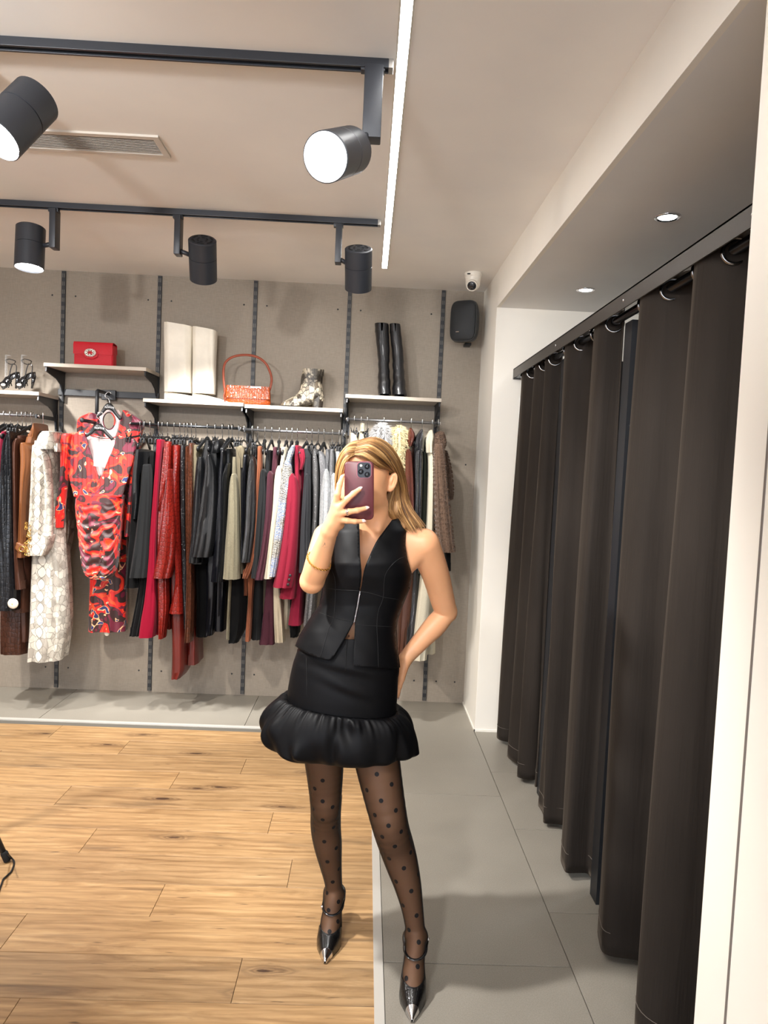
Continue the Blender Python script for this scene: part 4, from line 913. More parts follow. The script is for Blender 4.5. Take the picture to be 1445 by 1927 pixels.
garment('black_leather_jacket', 'black leather jacket, right of two matching, with turned sleeve cuff', 'jacket', 'blk', [(B, 4.30, [(834, 397, 409), (848, 392, 412), (870, 388, 414), (900, 384, 412), (1035, 372, 408)], 0.32), (S, 4.23, [(856, 388, 395), (866, 384, 399), (885, 382, 403), (920, 377, 405), (960, 371, 405), (1000, 365, 403), (1030, 360, 400), (1049, 357, 396)], 0.11, dict(e=0.75)), ('collar', 4.28, [(829, 402, 413), (838, 399, 414), (852, 396, 412)], 0.16)], 405, kind='wide')
garment('leather_trousers', 'near-black leather trousers right of the leather jackets', 'trousers', 'nvy', [(L_, 4.27, [(848, 414, 421), (870, 412, 421), (900, 409, 420), (960, 406, 420), (1040, 400, 418), (1096, 394, 417)], 0.11), (L_, 4.42, [(850, 414, 422), (1040, 405, 426), (1189, 402, 420)], 0.12)], 419)
garment('moto_jacket', 'small black leather jacket sleeve before the olive coat', 'jacket', 'blk', [(S, 4.25, [(873, 424, 430), (884, 420, 429), (903, 416, 427), (960, 415, 426), (1040, 411, 424), (1096, 406, 421)], 0.10, dict(e=0.75)), (B, 4.34, [(845, 424, 434), (880, 422, 434), (1090, 418, 430)], 0.30)], 431, kind='wide')
garment('olive_coat', 'grey olive melange wool coat sleeve with pale shoulder', 'coat', 'olv', [(S, 4.23, [(893, 434, 441), (902, 431, 444), (930, 428, 446), (970, 426, 447), (1020, 422, 448), (1060, 419, 449), (1091, 417, 449)], 0.11, dict(e=0.75)), (B, 4.31, [(862, 438, 446), (880, 434, 447), (1080, 430, 448)], 0.32)], 437.5, kind='wide')
garment('khaki_blouse', 'khaki bow blouse behind the olive coat', 'blouse', 'khk', [(B, 4.30, [(841, 440, 458), (858, 441, 457), (890, 444, 455), (960, 447, 456), (1080, 447, 458)], 0.32), ('bow', 4.27, [(840, 448, 456), (848, 446, 459), (860, 450, 457), (880, 451, 456)], 0.05)], 449)
garment('black_trousers', 'black trousers with olive edge hanging low under the olive coat', 'trousers', 'blk2', [(L_, 4.38, [(1000, 430, 462), (1100, 428, 459), (1180, 426, 458), (1211, 427, 446)], 0.18), (L_, 4.36, [(1080, 430, 436), (1190, 425, 431), (1205, 426, 431)], 0.06, dict(mk='olv'))], 460)
garment('slim_leather_trousers', 'slim black leather trousers before the crinkled black jacket', 'trousers', 'nvy', [(L_, 4.28, [(856, 455, 464), (900, 452, 463), (1000, 452, 461), (1055, 452, 460)], 0.11), (L_, 4.42, [(860, 456, 466), (1120, 452, 466)], 0.12)], None)
garment('crinkle_leather_jacket', 'black crinkled glossy leather jacket with rounded sleeve', 'jacket', 'crk', [(S, 4.23, [(857, 471, 475), (864, 468, 479), (885, 464, 481), (930, 460, 481), (980, 458, 480), (1020, 455, 476), (1059, 451, 471)], 0.12, dict(e=0.8)), (B, 4.31, [(838, 472, 484), (860, 470, 485), (1080, 462, 482)], 0.32)], 475, kind='wide')
garment('rust_trousers', 'rust brown suede trousers twisting between the black jacket and blazer', 'trousers', 'rst', [(L_, 4.26, [(841, 484, 491), (880, 483, 491), (920, 481, 487), (980, 478, 483), (1020, 475, 481), (1050, 468, 478), (1075, 459, 472), (1089, 455, 466)], 0.08), (L_, 4.33, [(1060, 462, 480), (1120, 466, 474), (1165, 463, 472), (1208, 460, 469)], 0.10), (L_, 4.40, [(1060, 458, 470), (1121, 457, 466)], 0.08)], 485.6)
garment('black_blazer', 'charcoal blazer left of the plum blazer', 'blazer', 'chc', [(S, 4.25, [(884, 491, 497), (893, 488, 500), (930, 485, 502), (980, 481, 500), (1040, 476, 496), (1089, 470, 491)], 0.10, dict(e=0.75)), (B, 4.32, [(848, 500, 508), (870, 497, 509), (1080, 486, 506)], 0.32), (L_, 4.40, [(1090, 474, 492), (1205, 471, 490)], 0.12)], 499, kind='wide')
garment('plum_blazer', 'plum blazer on the packed rail', 'blazer', 'plm', [(S, 4.24, [(888, 505, 509), (896, 501, 513), (930, 499, 513), (980, 496, 511), (1040, 488, 504), (1092, 477, 496)], 0.10, dict(e=0.75)), (B, 4.31, [(842, 512, 520), (860, 511, 522), (900, 508, 521), (1080, 498, 516)], 0.32), (L_, 4.42, [(1090, 500, 514), (1150, 494, 515), (1214, 486, 516)], 0.12)], 512, kind='wide')
garment('cream_blazer', 'cream blazer between the plum blazer and tweed jacket', 'blazer', 'crm', [(S, 4.24, [(878, 521, 527), (888, 517, 530), (910, 514, 531), (960, 511, 524), (1010, 505, 518), (1050, 500, 514), (1090, 494, 512)], 0.10, dict(e=0.75)), (B, 4.31, [(842, 527, 536), (860, 527, 537), (900, 522, 534), (1080, 506, 522)], 0.32), (L_, 4.42, [(1100, 513, 526), (1160, 514, 531), (1210, 516, 534)], 0.12, dict(mk='bei'))], 526, kind='wide')
garment('beige_skirt', 'beige skirt hem beside the cream blazer trousers', 'skirt', 'bei', [(B, 4.50, [(1000, 530, 546), (1130, 531, 547), (1184, 530, 544)], 0.20)], None)
garment('tweed_jacket', 'black white and blue tweed jacket with frayed sleeve', 'jacket', 'twd', [(S, 4.22, [(868, 535, 541), (880, 531, 547), (910, 526, 547), (950, 522, 541), (1000, 516, 534), (1050, 510, 525), (1086, 505, 518)], 0.10, dict(e=0.75)), ('collar', 4.25, [(839, 548, 553), (850, 541, 552), (868, 536, 546), (885, 533, 545)], 0.14), (B, 4.33, [(845, 544, 552), (1060, 520, 540)], 0.30)], 540, kind='wide')
garment('raspberry_blazer', 'raspberry red blazer with three black cuff buttons', 'blazer', 'brg', [(S, 4.21, [(893, 546, 551), (903, 541, 557), (930, 537, 561), (960, 535, 561), (1000, 530, 560), (1040, 524, 558), (1080, 517, 554), (1107, 512, 549)], 0.12, dict(e=0.75)), (B, 4.29, [(839, 553, 562), (860, 552, 563), (900, 552, 565), (960, 550, 567), (1060, 540, 562), (1128, 523, 556)], 0.32)], 550, kind='wide')
garment('burgundy_blouse', 'burgundy blouse with neck bow and low hem behind the raspberry blazer', 'blouse', 'bgd', [(B, 4.36, [(850, 562, 572), (900, 562, 574), (1060, 556, 572), (1178, 540, 568)], 0.28), ('bow', 4.29, [(846, 563, 572), (856, 561, 574), (868, 564, 573), (884, 563, 568)], 0.06, dict(mk='brg'))], 560, kind='wide')
garment('black_skirt', 'black skirt hem hanging below the burgundy blouse', 'skirt', 'blk2', [(B, 4.46, [(1000, 545, 566), (1170, 543, 562), (1200, 544, 560)], 0.22)], None)
garment('grey_blazer', 'dark grey blazer right of the burgundy blouse', 'blazer', 'gry', [(S, 4.24, [(893, 574, 579), (903, 571, 582), (940, 568, 583), (1000, 564, 582), (1079, 561, 584)], 0.10, dict(e=0.75)), (B, 4.30, [(845, 570, 580), (860, 569, 586), (885, 570, 586), (1070, 568, 584)], 0.32)], 578, kind='wide')
garment('grey_sequin_dress', 'dark grey sparkling dress right of the grey blazer', 'dress', 'gld', [(B, 4.28, [(845, 588, 594), (856, 586, 597), (900, 586, 599), (960, 586, 598), (1000, 584, 596), (1100, 576, 594), (1180, 568, 588)], 0.34)], 588)
garment('silver_blouse', 'pale grey ruffled blouse in front of the sparkling cardigan', 'blouse', 'glg', [(B, 4.29, [(850, 598, 604), (866, 598, 612), (890, 600, 614), (940, 600, 610), (1060, 596, 610)], 0.32)], 600)
garment('glitter_cardigan', 'light grey glitter cardigan left of the hand', 'cardigan', 'gls', [(S, 4.24, [(884, 611, 616), (894, 607, 619), (930, 602, 622), (980, 600, 621), (1060, 596, 618)], 0.10, dict(e=0.75)), (B, 4.32, [(846, 612, 618), (880, 610, 620), (1060, 600, 618)], 0.30, dict(mk='glg'))], 610.5, kind='wide')
garment('grey_glitter_top', 'grey glitter top with plain yoke near the forehead', 'top', 'glg', [(B, 4.27, [(846, 620, 627), (862, 618, 628), (900, 618, 627), (930, 619, 625), (1040, 616, 628)], 0.34)], 626)
garment('sequin_blouse', 'silver white sequin top nearest the hair', 'top', 'gls', [(S, 4.23, [(892, 625, 630), (900, 622, 634), (940, 620, 636), (1040, 616, 636)], 0.10, dict(e=0.75)), (B, 4.30, [(850, 630, 640), (900, 630, 642), (1050, 624, 642)], 0.32)], 639)
garment('white_sequin_top', 'white sequin top at the right end of the packed rail', 'top', 'crm', [(B, 4.33, [(852, 640, 650), (900, 642, 652), (1050, 640, 652)], 0.3)], 644)
garment('black_velvet_skirt', 'black skirt low under the leather jackets', 'skirt', 'blk2', [(B, 4.44, [(1000, 360, 404), (1120, 366, 402), (1200, 366, 390)], 0.24)], 369)
garment('long_black_dress', 'black leather dress hem reaching below the near-black trousers', 'dress', 'nvy', [(B, 4.38, [(1000, 384, 410), (1120, 386, 405), (1197, 384, 398)], 0.14)], None)
# ---------------- cuff buttons
def buttons(owner, pts, Y, r, mt, name='button'):
    for x, y in pts:
        p = at(x, y, Y=Y); MB().lathe(p, (0, -1, 0), [(0, r), (0.002, r), (0.003, r*0.8)], 14).build(name, mt, owner)
rb = [o_ for o_ in COL.objects if o_.name == 'raspberry_blazer'][0]
buttons(rb, [(546, 1083), (544, 1091), (542, 1100)], 4.208, 0.0085, M_BTN)

# ---------------- the left rail
RZL = 1.797
garment('maroon_knit', 'maroon top at the left picture edge', 'top', 'bgd', [(B, 4.31, [(812, 0, 12), (830, -6, 10), (900, -10, 6)], 0.3)], 8, RZL, 'wide')
garment('black_croc_jacket', 'black crocodile-textured coat at the left picture edge', 'coat', 'bkc', [(S, 4.25, [(818, 9, 15), (840, 2, 12), (900, -3, 12), (1000, -8, 16), (1080, -8, 24), (1150, -8, 26)], 0.12), (S, 4.24, [(812, 12, 18), (850, 9, 20), (900, 9, 21), (960, 8, 22), (1040, 6, 24), (1110, 5, 27), (1145, 4, 26)], 0.10), (B, 4.34, [(812, 8, 24), (1140, -8, 24)], 0.30)], 20, RZL, 'wide')
garment('brown_leather_coat', 'dark brown leather coat left of the tan one', 'coat', 'brn', [(S, 4.25, [(826, 26, 32), (838, 20, 31), (880, 20, 30), (950, 22, 30), (1040, 24, 32), (1110, 26, 40)], 0.10, dict(e=0.75)), (B, 4.32, [(820, 28, 40), (1050, 26, 50), (1154, 19, 49)], 0.32)], 33.5, RZL, 'wide')
garment('brown_croc_skirt', 'brown crocodile-pattern coat hem at the bottom left', 'coat', 'brc', [(B, 4.40, [(1000, -8, 46), (1150, -8, 46), (1233, -8, 46)], 0.30)], 42, RZL)
garment('brown_patent_skirt', 'dark brown leather coat hem next to the snake coat', 'coat', 'brn', [(B, 4.37, [(1000, 28, 50), (1209, 38, 50)], 0.3)], 49, RZL)
garment('tan_leather_coat', 'tan leather coat with raised collar and belted cuff', 'coat', 'tan', [('collar', 4.32, [(797, 61, 63), (806, 56, 66), (818, 50, 69), (832, 45, 67)], 0.20), (S, 4.24, [(834, 35, 48), (842, 33, 54), (870, 34, 56), (910, 34, 50), (960, 33, 46), (1010, 30, 46), (1050, 27, 44)], 0.11, dict(e=0.75)), (B, 4.31, [(822, 45, 64), (850, 40, 58), (900, 40, 54), (1040, 40, 52)], 0.32), ('cuff_strap', 4.235, [(1022, 28, 38), (1027, 26, 46), (1034, 25, 48), (1040, 32, 50)], 0.11, dict(fold=0.0))], 60, RZL, 'wide')
tn = [o_ for o_ in COL.objects if o_.name == 'tan_leather_coat'][0]
p = at(41.5, 1033, Y=4.222); MB().tube([p+np.array([0.016*math.cos(a), 0, 0.016*math.sin(a)]) for a in np.linspace(0, 2*PI, 25)], 0.0042, 8, caps=False, up=(0, 1, 0)).build('ring_buckle', M_GOLD, tn)
gl = thing('snake_coat', at(82, 815, Y=4.40), 'long grey white snake-print coat hanging from the end of the left rail', 'coat')
def diamonds():
    m_ = K['snk']; t = NT.__new__(NT); t.t = m_.node_tree; t.n = t.t.nodes; t.l = t.t.links; t.b = t.n['Principled BSDF']
    src = t.b.inputs['Base Color'].links[0].from_socket; g0 = wloc(gl); a, b = at(72, 1236, Y=4.28)-g0, at(78, 900, Y=4.28)-g0
    sp = t.add('ShaderNodeSeparateXYZ', {0: t.coord()}); kx = (b[0]-a[0])/(b[2]-a[2])
    wz = t.noise(t.coord(), 9, 2).outputs[0]
    xx = t.math('SUBTRACT', t.math('SUBTRACT', sp.outputs['X'], a[0]+0.008), t.math('MULTIPLY', t.math('SUBTRACT', sp.outputs['Z'], a[2]), kx))
    xx = t.math('ADD', xx, t.math('MULTIPLY', t.math('SUBTRACT', wz, 0.5), 0.03))
    fz = t.math('ABSOLUTE', t.math('SUBTRACT', t.math('FRACT', t.math('MULTIPLY', sp.outputs['Z'], 1/0.072)), 0.5))
    d = t.math('ADD', t.math('POWER', t.math('MULTIPLY', t.math('ABSOLUTE', xx), 1/0.027), 1.5), t.math('POWER', t.math('MULTIPLY', fz, 2.0), 1.5))
    c = t.mix(t.ramp(d, [(0.80, (1,)*3), (0.88, (0,)*3)]), src, srgb((214, 210, 198)))
    c = t.mix(t.ramp(d, [(0.78, (0,)*3), (0.84, (1,)*3), (0.96, (1,)*3), (1.06, (0,)*3)]), c, srgb((120, 115, 106)))
    t.l.new(c, t.b.inputs['Base Color'])
diamonds()
drape('body', [(822, 68, 96), (850, 58, 98), (900, 54, 99), (960, 53, 106), (1040, 52, 110), (1100, 50, 114), (1180, 48, 116), (1246, 44, 107)], 4.28, 0.22, K['snk'], gl, fold=0.014, nf=2.2)
drape('back_panel', [(1000, 98, 112), (1100, 104, 116), (1180, 106, 119), (1230, 108, 119)], 4.40, 0.10, K['snk'], gl, fold=0.004)
drape('sleeve', [(838, 58, 70), (860, 55, 84), (900, 53, 90), (950, 50, 92), (985, 48, 92), (1012, 46, 92)], 4.215, 0.10, K['snk'], gl, fold=0.012, e=0.75)
drape('cuff', [(1008, 56, 92), (1012, 50, 92), (1030, 47, 88), (1046, 45, 80)], 4.205, 0.12, K['snk'], gl, fold=0.002)
drape('collar', [(812, 74, 97), (818, 68, 98), (830, 62, 100), (838, 58, 101), (845, 54, 100)], 4.225, 0.20, K['snk'], gl, fold=0.004)
drape('far_sleeve', [(835, 98, 103), (850, 100, 109)], 4.25, 0.08, K['snk'], gl, fold=0.004)
ch = MB(); rs = random.Random(4)
for k in range(26):
    p = at(47+rs.uniform(0, 10)-k*0.0, 985+k*2.4, Y=4.20+rs.uniform(-0.004, 0.006)); th = rs.uniform(0, 6); ch.tube([p+np.array([0.007*math.cos(a), 0.003*math.sin(a+th), 0.007*math.sin(a)]) for a in np.linspace(0, 2*PI, 11)], 0.0018, 5, caps=False, up=(0, 1, 0))
ch.build('gold_chain', M_GOLD, gl)
hang(81, RZL, 'wide', 'black hanger on the rail end carrying the long snake-print coat', 0.3)
garment('dark_brown_jacket', 'dark brown suede coat just behind the snake-print coat', 'coat', 'dbr', [(B, 4.36, [(846, 92, 104), (870, 92, 107), (960, 94, 110), (1000, 98, 112), (1010, 100, 110)], 0.20)], None)
garment('dark_snake_coat', 'darker snake-print sleeve between the snake coat and printed dress', 'coat', 'snd', [(S, 4.40, [(880, 108, 120), (960, 112, 128), (1000, 112, 130), (1038, 112, 122)], 0.10)], None)
# round security tag
p = at(24, 1136, Y=4.225); o = thing('security_tag', p, 'round cream security tag clipped on the dark coat hem at left', 'security tag')
MB().lathe(p+np.array([0, 0.012, 0]), (0, -1, 0), [(0, 0.026), (0.008, 0.031), (0.014, 0.029), (0.018, 0.012)], 28).build('disc', M_CREAM, o)
MB().add([tuple(p+np.array([dx, -0.0075, dz])) for dx, dz in ((-0.008, 0.004), (0, 0.0), (0.008, 0.004), (0, -0.009))], [(0, 1, 2, 3)]).build('logo', pm('tag_gold', (190, 170, 110), 0.4), o, smooth=False)

# ---------------- the right rail
RZR = 1.866
garment('white_blouse', 'white blouse at the left end of the right rail, behind the hair', 'blouse', 'crm', [(B, 4.30, [(815, 658, 668), (840, 656, 676), (1000, 652, 680)], 0.34)], 666, RZR)
garment('leopard_top', 'cream and brown top on clips, behind the hair', 'top', 'bei', [(B, 4.31, [(812, 672, 684), (840, 672, 690), (1000, 672, 694)], 0.34), ('collar', 4.30, [(802, 679, 683), (812, 677, 686)], 0.1, dict(mk='crm'))], 679.5, RZR)
garment('dark_blouse', 'dark top right of the cream and brown one, behind the hair', 'top', 'blk2', [(B, 4.33, [(824, 688, 698), (1000, 688, 704)], 0.34)], 691, RZR)
garment('brown_patent_coat', 'glossy brown patent leather coat behind the hair', 'coat', 'pbr', [('collar', 4.26, [(806, 770, 776), (816, 768, 782), (828, 766, 781), (840, 768, 776)], 0.16), (S, 4.24, [(846, 765, 772), (856, 763, 777), (900, 762, 780), (960, 762, 782), (1040, 762, 784)], 0.11, dict(e=0.75)), (B, 4.32, [(838, 766, 782), (1100, 752, 782), (1240, 746, 766)], 0.30, dict(mk='brn'))], 773, RZR, 'wide')
garment('black_patent_coat', 'glossy black patent coat with bright sleeve highlights', 'coat', 'pbk', [('collar', 4.26, [(808, 792, 796), (818, 784, 799), (832, 780, 800), (850, 779, 799)], 0.18), (S, 4.24, [(848, 783, 794), (858, 780, 797), (900, 780, 796), (950, 780, 795), (1000, 776, 792), (1060, 770, 790)], 0.11, dict(e=0.75)), (B, 4.33, [(840, 780, 800), (1100, 760, 792), (1200, 756, 785), (1248, 752, 778)], 0.30)], 794, RZR, 'wide')
garment('grey_green_coat', 'grey green wool coat strip right of the black patent coat', 'coat', 'grn', [(B, 4.30, [(850, 796, 803), (900, 794, 804), (1000, 788, 803), (1080, 786, 800)], 0.32)], None)
garment('cream_coat', 'long cream coat between the black patent and brown fur coats', 'coat', 'crm', [('collar', 4.27, [(810, 810, 815), (822, 803, 819), (836, 801, 818), (852, 802, 818)], 0.18), (B, 4.28, [(848, 803, 818), (880, 806, 819), (1000, 801, 818), (1100, 790, 815), (1200, 778, 808), (1244, 774, 805)], 0.30)], 813, RZR, 'wide')
garment('ivory_coat', 'ivory coat hem just right of the long cream coat', 'coat', 'crm', [(B, 4.42, [(1000, 806, 824), (1150, 800, 822), (1232, 794, 820)], 0.2)], None)
def fur(name, base, cols, parent, n, ln, seed, label=None):
    """fur locks grown from the faces of a base mesh, one mesh"""
    rs = random.Random(seed); me = base.data; V = []; F = []; polys = [p for p in me.polygons]; w = [p.area for p in polys]
    L0 = wloc(base.parent) if base.parent else np.zeros(3)
    for p in rs.choices(polys, w, k=n):
        vs_ = [np.array(me.vertices[i].co) for i in p.vertices]; r = [rs.random() for _ in vs_]; s_ = sum(r); c = sum(v*(q/s_) for v, q in zip(vs_, r)); nr = np.array(p.normal)
        if nr[1] > 0.6: continue
        d = nr+np.array([rs.uniform(-.6, .6), rs.uniform(-.4, .4), rs.uniform(-.8, .25)]); d /= np.linalg.norm(d)
        s2 = np.cross(d, (0.3, 1, 0.2)); s2 /= np.linalg.norm(s2); l_ = ln*rs.uniform(0.5, 1.2); b = 0.0013+0.02*ln; k = len(V); bend = np.array([rs.uniform(-.3, .3), 0, -0.35])*l_
        V += [c-s2*b, c+s2*b, c+d*l_*0.55+s2*b*0.7+bend*0.2, c+d*l_*0.55-s2*b*0.7+bend*0.2, c+d*l_+bend]; F += [(k, k+1, k+2, k+3), (k+3, k+2, k+4)]
    return mesh(name, V, F, cols, parent, local=True, label=label)
M_FW = cloth('white_grey_fur', (160, 159, 158), sheen=0.5); M_FC = cloth('cream_fur', (190, 176, 138), sheen=0.5); M_FB = cloth('brown_fur', (96, 76, 62), sheen=0.6, vary=0.25, wr=0.6)
for nm, lb, rows, mt, hk, sd, dp in (('fluffy_white_coat', 'fluffy white grey fur collar showing above the hair', [(800, 712, 726), (812, 704, 734), (830, 700, 738), (870, 700, 740), (960, 704, 738)], M_FW, 722, 1, 0.22), ('fluffy_cream_coat', 'fluffy cream fur coat right of the head', [(806, 746, 758), (818, 738, 765), (836, 736, 767), (860, 736, 764), (890, 738, 762), (930, 744, 760), (990, 748, 762)], M_FC, 754, 2, 0.24)):
    o = thing(nm, at(rows[0][1], rows[0][0], Y=4.4), lb, 'fur coat'); b_ = drape('body', rows, 4.27, dp, mt, o, fold=0.01)
    fur('fur_pile', b_, mt, o, 6500, 0.032, sd)
    hang(hk, RZR, 'wide', 'hanger of the '+lb.split(' showing')[0].split(' right')[0])
o = thing('brown_fur_coat', at(832, 815, Y=4.4), 'taupe brown plush fur coat at the right end of the rails', 'fur coat')
for i, (pn, Yf, rows, dp) in enumerate((('collar', 4.25, [(814, 825, 836), (819, 819, 839), (832, 817, 841), (842, 818, 838)], 0.20), ('body', 4.29, [(836, 818, 836), (900, 818, 838), (1000, 822, 846), (1036, 826, 848)], 0.30), ('sleeve', 4.225, [(836, 819, 835), (850, 817, 838), (880, 817, 841), (920, 818, 844), (980, 820, 851), (1020, 824, 855), (1040, 830, 857)], 0.13), ('sleeve', 4.36, [(850, 834, 842), (880, 836, 850), (920, 840, 854), (940, 842, 852)], 0.12))):
    b_ = drape(pn, rows, Yf, dp, M_FB, o, fold=0.008, e=0.75)
    fur('fur_pile', b_, M_FB, b_, 6000, 0.008, 10+i)
hang(824, RZR, 'wide', 'chrome hook hanger carrying the taupe brown fur coat')
garment('black_skirt', 'black skirt showing under the brown fur coat', 'skirt', 'blk2', [(B, 4.36, [(1020, 834, 850), (1060, 842, 849), (1075, 843, 849)], 0.12)], None)

# ---------------- printed dresses facing the viewer
def words(txt, p, h, depth, mt, name, parent, rot=None):
    cu = bpy.data.curves.new(name, 'FONT'); cu.body = txt; cu.size = h; cu.extrude = depth; cu.align_x = 'CENTER'; cu.align_y = 'CENTER'; cu.space_character = 1.05
    o = bpy.data.objects.new(name, cu); COL.objects.link(o); dg = bpy.context.evaluated_depsgraph_get(); me = bpy.data.meshes.new_from_object(o.evaluated_get(dg)); bpy.data.objects.remove(o)
    me.materials.clear(); me.materials.append(mt); o = bpy.data.objects.new(name, me); COL.objects.link(o)
    o.location = tuple(np.array(p)-(wloc(parent) if parent else 0)); o.rotation_euler = rot or (PI/2, 0, 0); o.parent = parent; return o
M_PRINT = pm('hanger_lettering', (235, 235, 235), 0.5)
def faced_hanger(cx, ytop, w, Y, hooktop, label, droop=17):
    o = thing('display_hanger', at(cx, ytop, Y=Y), label, 'hanger', 'lettered hangers of the printed dresses')
    P = [(cx-w, ytop+droop), (cx-w*0.62, ytop+droop*0.62), (cx-w*0.30, ytop+2), (cx, ytop-1), (cx+w*0.30, ytop+3), (cx+w*0.62, ytop+droop*0.75), (cx+w, ytop+droop+6)]
    pts = smooth_path([at(x, y, Y=Y) for x, y in P], 6); n = len(pts)
    MB().tube(pts, [0.010+0.012*math.exp(-((i/(n-1)-0.5)/0.16)**2) for i in range(n)], 12, flat=0.42, up=(0, 1, 0)).build('hanger_body', M_HANG, o)
    a = at(cx+2, ytop-4, Y=Y); b = at(*hooktop, Y=Y)
    MB().tube(smooth_path([a, a+(b-a)*0.5, a+(b-a)*0.75+np.array([-0.018, 0, 0]), b+np.array([-0.014, 0, 0]), b+np.array([0.004, 0, 0.014]), b+np.array([0.022, 0, 0.004])], 6), 0.0021, 8, up=(0, 1, 0)).build('hook', M_HOOK, o)
    words('RDMYR', at(cx+1, ytop+1, Y=Y-0.0125), 0.017, 0.0006, M_PRINT, 'lettering', o, (PI/2, math.radians(4), 0))
    return o
faced_hanger(205, 766, 22, 4.50, (203, 742), 'black lettered hanger of the rear printed dress')
faced_hanger(186, 805, 26, 4.335, (188, 780), 'black lettered hanger of the front printed dress', 16)
PR = K['prt']
o = thing('long_printed_dress', at(200, 770, Y=4.52), 'long red abstract-print dress with round keyhole neck, behind the short one', 'dress')
def bulge(cx, w, d): return lambda x, y: d*(min(1.0, abs(x-cx)/w))**2
key = [(205+11*math.cos(a), 792+16*math.sin(a)) for a in np.linspace(0, 2*PI, 25)[:-1]]
sheet('lining', [(178, 776), (192, 775), (203, 771), (222, 771), (229, 782), (224, 800), (218, 818), (210, 835), (192, 832), (180, 800)], 4.535, K['lin'], o, holes=[key], fn=bulge(203, 40, 0.02))
MB().tube([at(x, y, Y=4.531) for x, y in key+[key[0]]], 0.0038, 7, caps=False, up=(0, 1, 0)).build('neck_binding', PR, o)
drape('sleeve', [(778, 162, 176), (782, 152, 181), (790, 143, 184), (810, 141, 190), (836, 140, 200)], 4.50, 0.10, PR, o, fold=0.006, nf=4)
drape('sleeve', [(773, 229, 234), (782, 226, 250), (794, 223, 264), (812, 219, 262), (840, 212, 258), (880, 225, 252), (1010, 233, 242)], 4.50, 0.10, PR, o, fold=0.006, nf=4)
drape('body', [(836, 150, 252), (870, 152, 246), (930, 158, 236), (1000, 164, 233), (1090, 164, 232), (1150, 162, 232), (1190, 161, 232)], 4.52, 0.12, PR, o, fold=0.010, nf=2.2)
MB().sphere(at(201, 1192, Y=4.55), 0.017, 12, (1, 0.5, 1)).build('hem_tag', M_CREAM, o)
o = thing('short_printed_dress', at(186, 812, Y=4.34), 'short red abstract-print dress with V neck and ruched skirt, hanging in front', 'dress')
def pleat(k, a): return lambda x, y: a*math.sin(x*k)+0.012*((x-186)/60)**2
sheet('back_lining', [(160, 813), (172, 818), (190, 822), (218, 824), (222, 840), (205, 880), (190, 904), (178, 890), (166, 850)], 4.375, K['lin'], o, fn=lambda x, y: 0.0)
MB().tube(smooth_path([at(x, y, Y=4.36) for x, y in ((160, 813), (175, 820), (190, 824), (205, 825), (218, 822))], 5), 0.003, 7, up=(0, 1, 0)).build('neck_binding', PR, o)
sheet('front_bodice', [(112, 819), (122, 816), (140, 814), (158, 811), (163, 826), (170, 850), (178, 876), (186, 897), (190, 901), (178, 932), (165, 936), (139, 935), (132, 910), (126, 880), (122, 850)], 4.325, PR, o, thick=0.006, step=3.0, fn=pleat(0.75, 0.004), label='left half of the crossed bodice')
sheet('front_bodice', [(218, 820), (230, 821), (253, 830), (251, 860), (246, 880), (236, 910), (228, 935), (200, 937), (176, 935), (183, 915), (189, 900), (198, 880), (208, 855), (215, 838)], 4.320, PR, o, thick=0.006, step=3.0, fn=pleat(0.75, 0.003), label='right half of the crossed bodice')
drape('bodice_back', [(835, 124, 250), (880, 128, 246), (934, 139, 228)], 4.385, 0.05, PR, o, fold=0.004)
def ruche(u, v):
    c_ = 0.58; d = u/c_ if u < c_ else (1-u)/(1-c_); sg_ = 0.13*(1-(2*d-1)**2); return -0.0075*math.sin(2*PI*11*(v-sg_))*min(1, max(0, 4*(v-0.12)))-0.02*math.sin(PI*u)-0.010*math.sin(PI*min(1, d))
drape('skirt', [(932, 139, 228), (945, 137, 226), (960, 137, 225), (985, 140, 223), (1010, 143, 221), (1040, 146, 218), (1065, 150, 214), (1080, 155, 209), (1089, 166, 203)], 4.325, 0.11, PR, o, fold=0.003, nf=3, fn=ruche, n=110, lv=130)
drape('sleeve', [(817, 114, 132), (830, 110, 130), (850, 110, 128), (890, 110, 124), (920, 107, 120), (950, 101, 117), (975, 99, 116), (993, 97, 115)], 4.30, 0.08, PR, o, fold=0.004, e=0.8)
drape('sleeve', [(826, 240, 253), (840, 244, 255), (880, 244, 253), (930, 240, 250), (1010, 233, 242)], 4.36, 0.07, PR, o, fold=0.004, e=0.8)
p = at(186, 860, Y=4.295); o = thing('price_tag', p, 'white paper price tag hanging at the V neck of the short dress', 'tag')
A = [at(x, y, Y=4.298) for x, y in ((177, 849), (198, 850), (197, 878), (176, 877))]
mesh('card', A+[a_+np.array([0, 0.0012, 0]) for a_ in A], [(0, 1, 2, 3), (7, 6, 5, 4), (0, 4, 5, 1), (1, 5, 6, 2), (2, 6, 7, 3), (3, 7, 4, 0)], pm('paper_white', (240, 236, 228), 0.7), o, smooth=False)
MB().tube([at(186, 850, Y=4.2975), at(187, 838, Y=4.31), at(186, 818, Y=4.33)], 0.0008, 5).build('string', M_SLOT, o)
MB().tube([at(x, y, Y=4.2972) for x, y in ((187, 858), (190, 862), (187, 866), (188, 871))], 0.0012, 5).build('printed_mark', pm('print_grey', (190, 180, 170), 0.8), o)
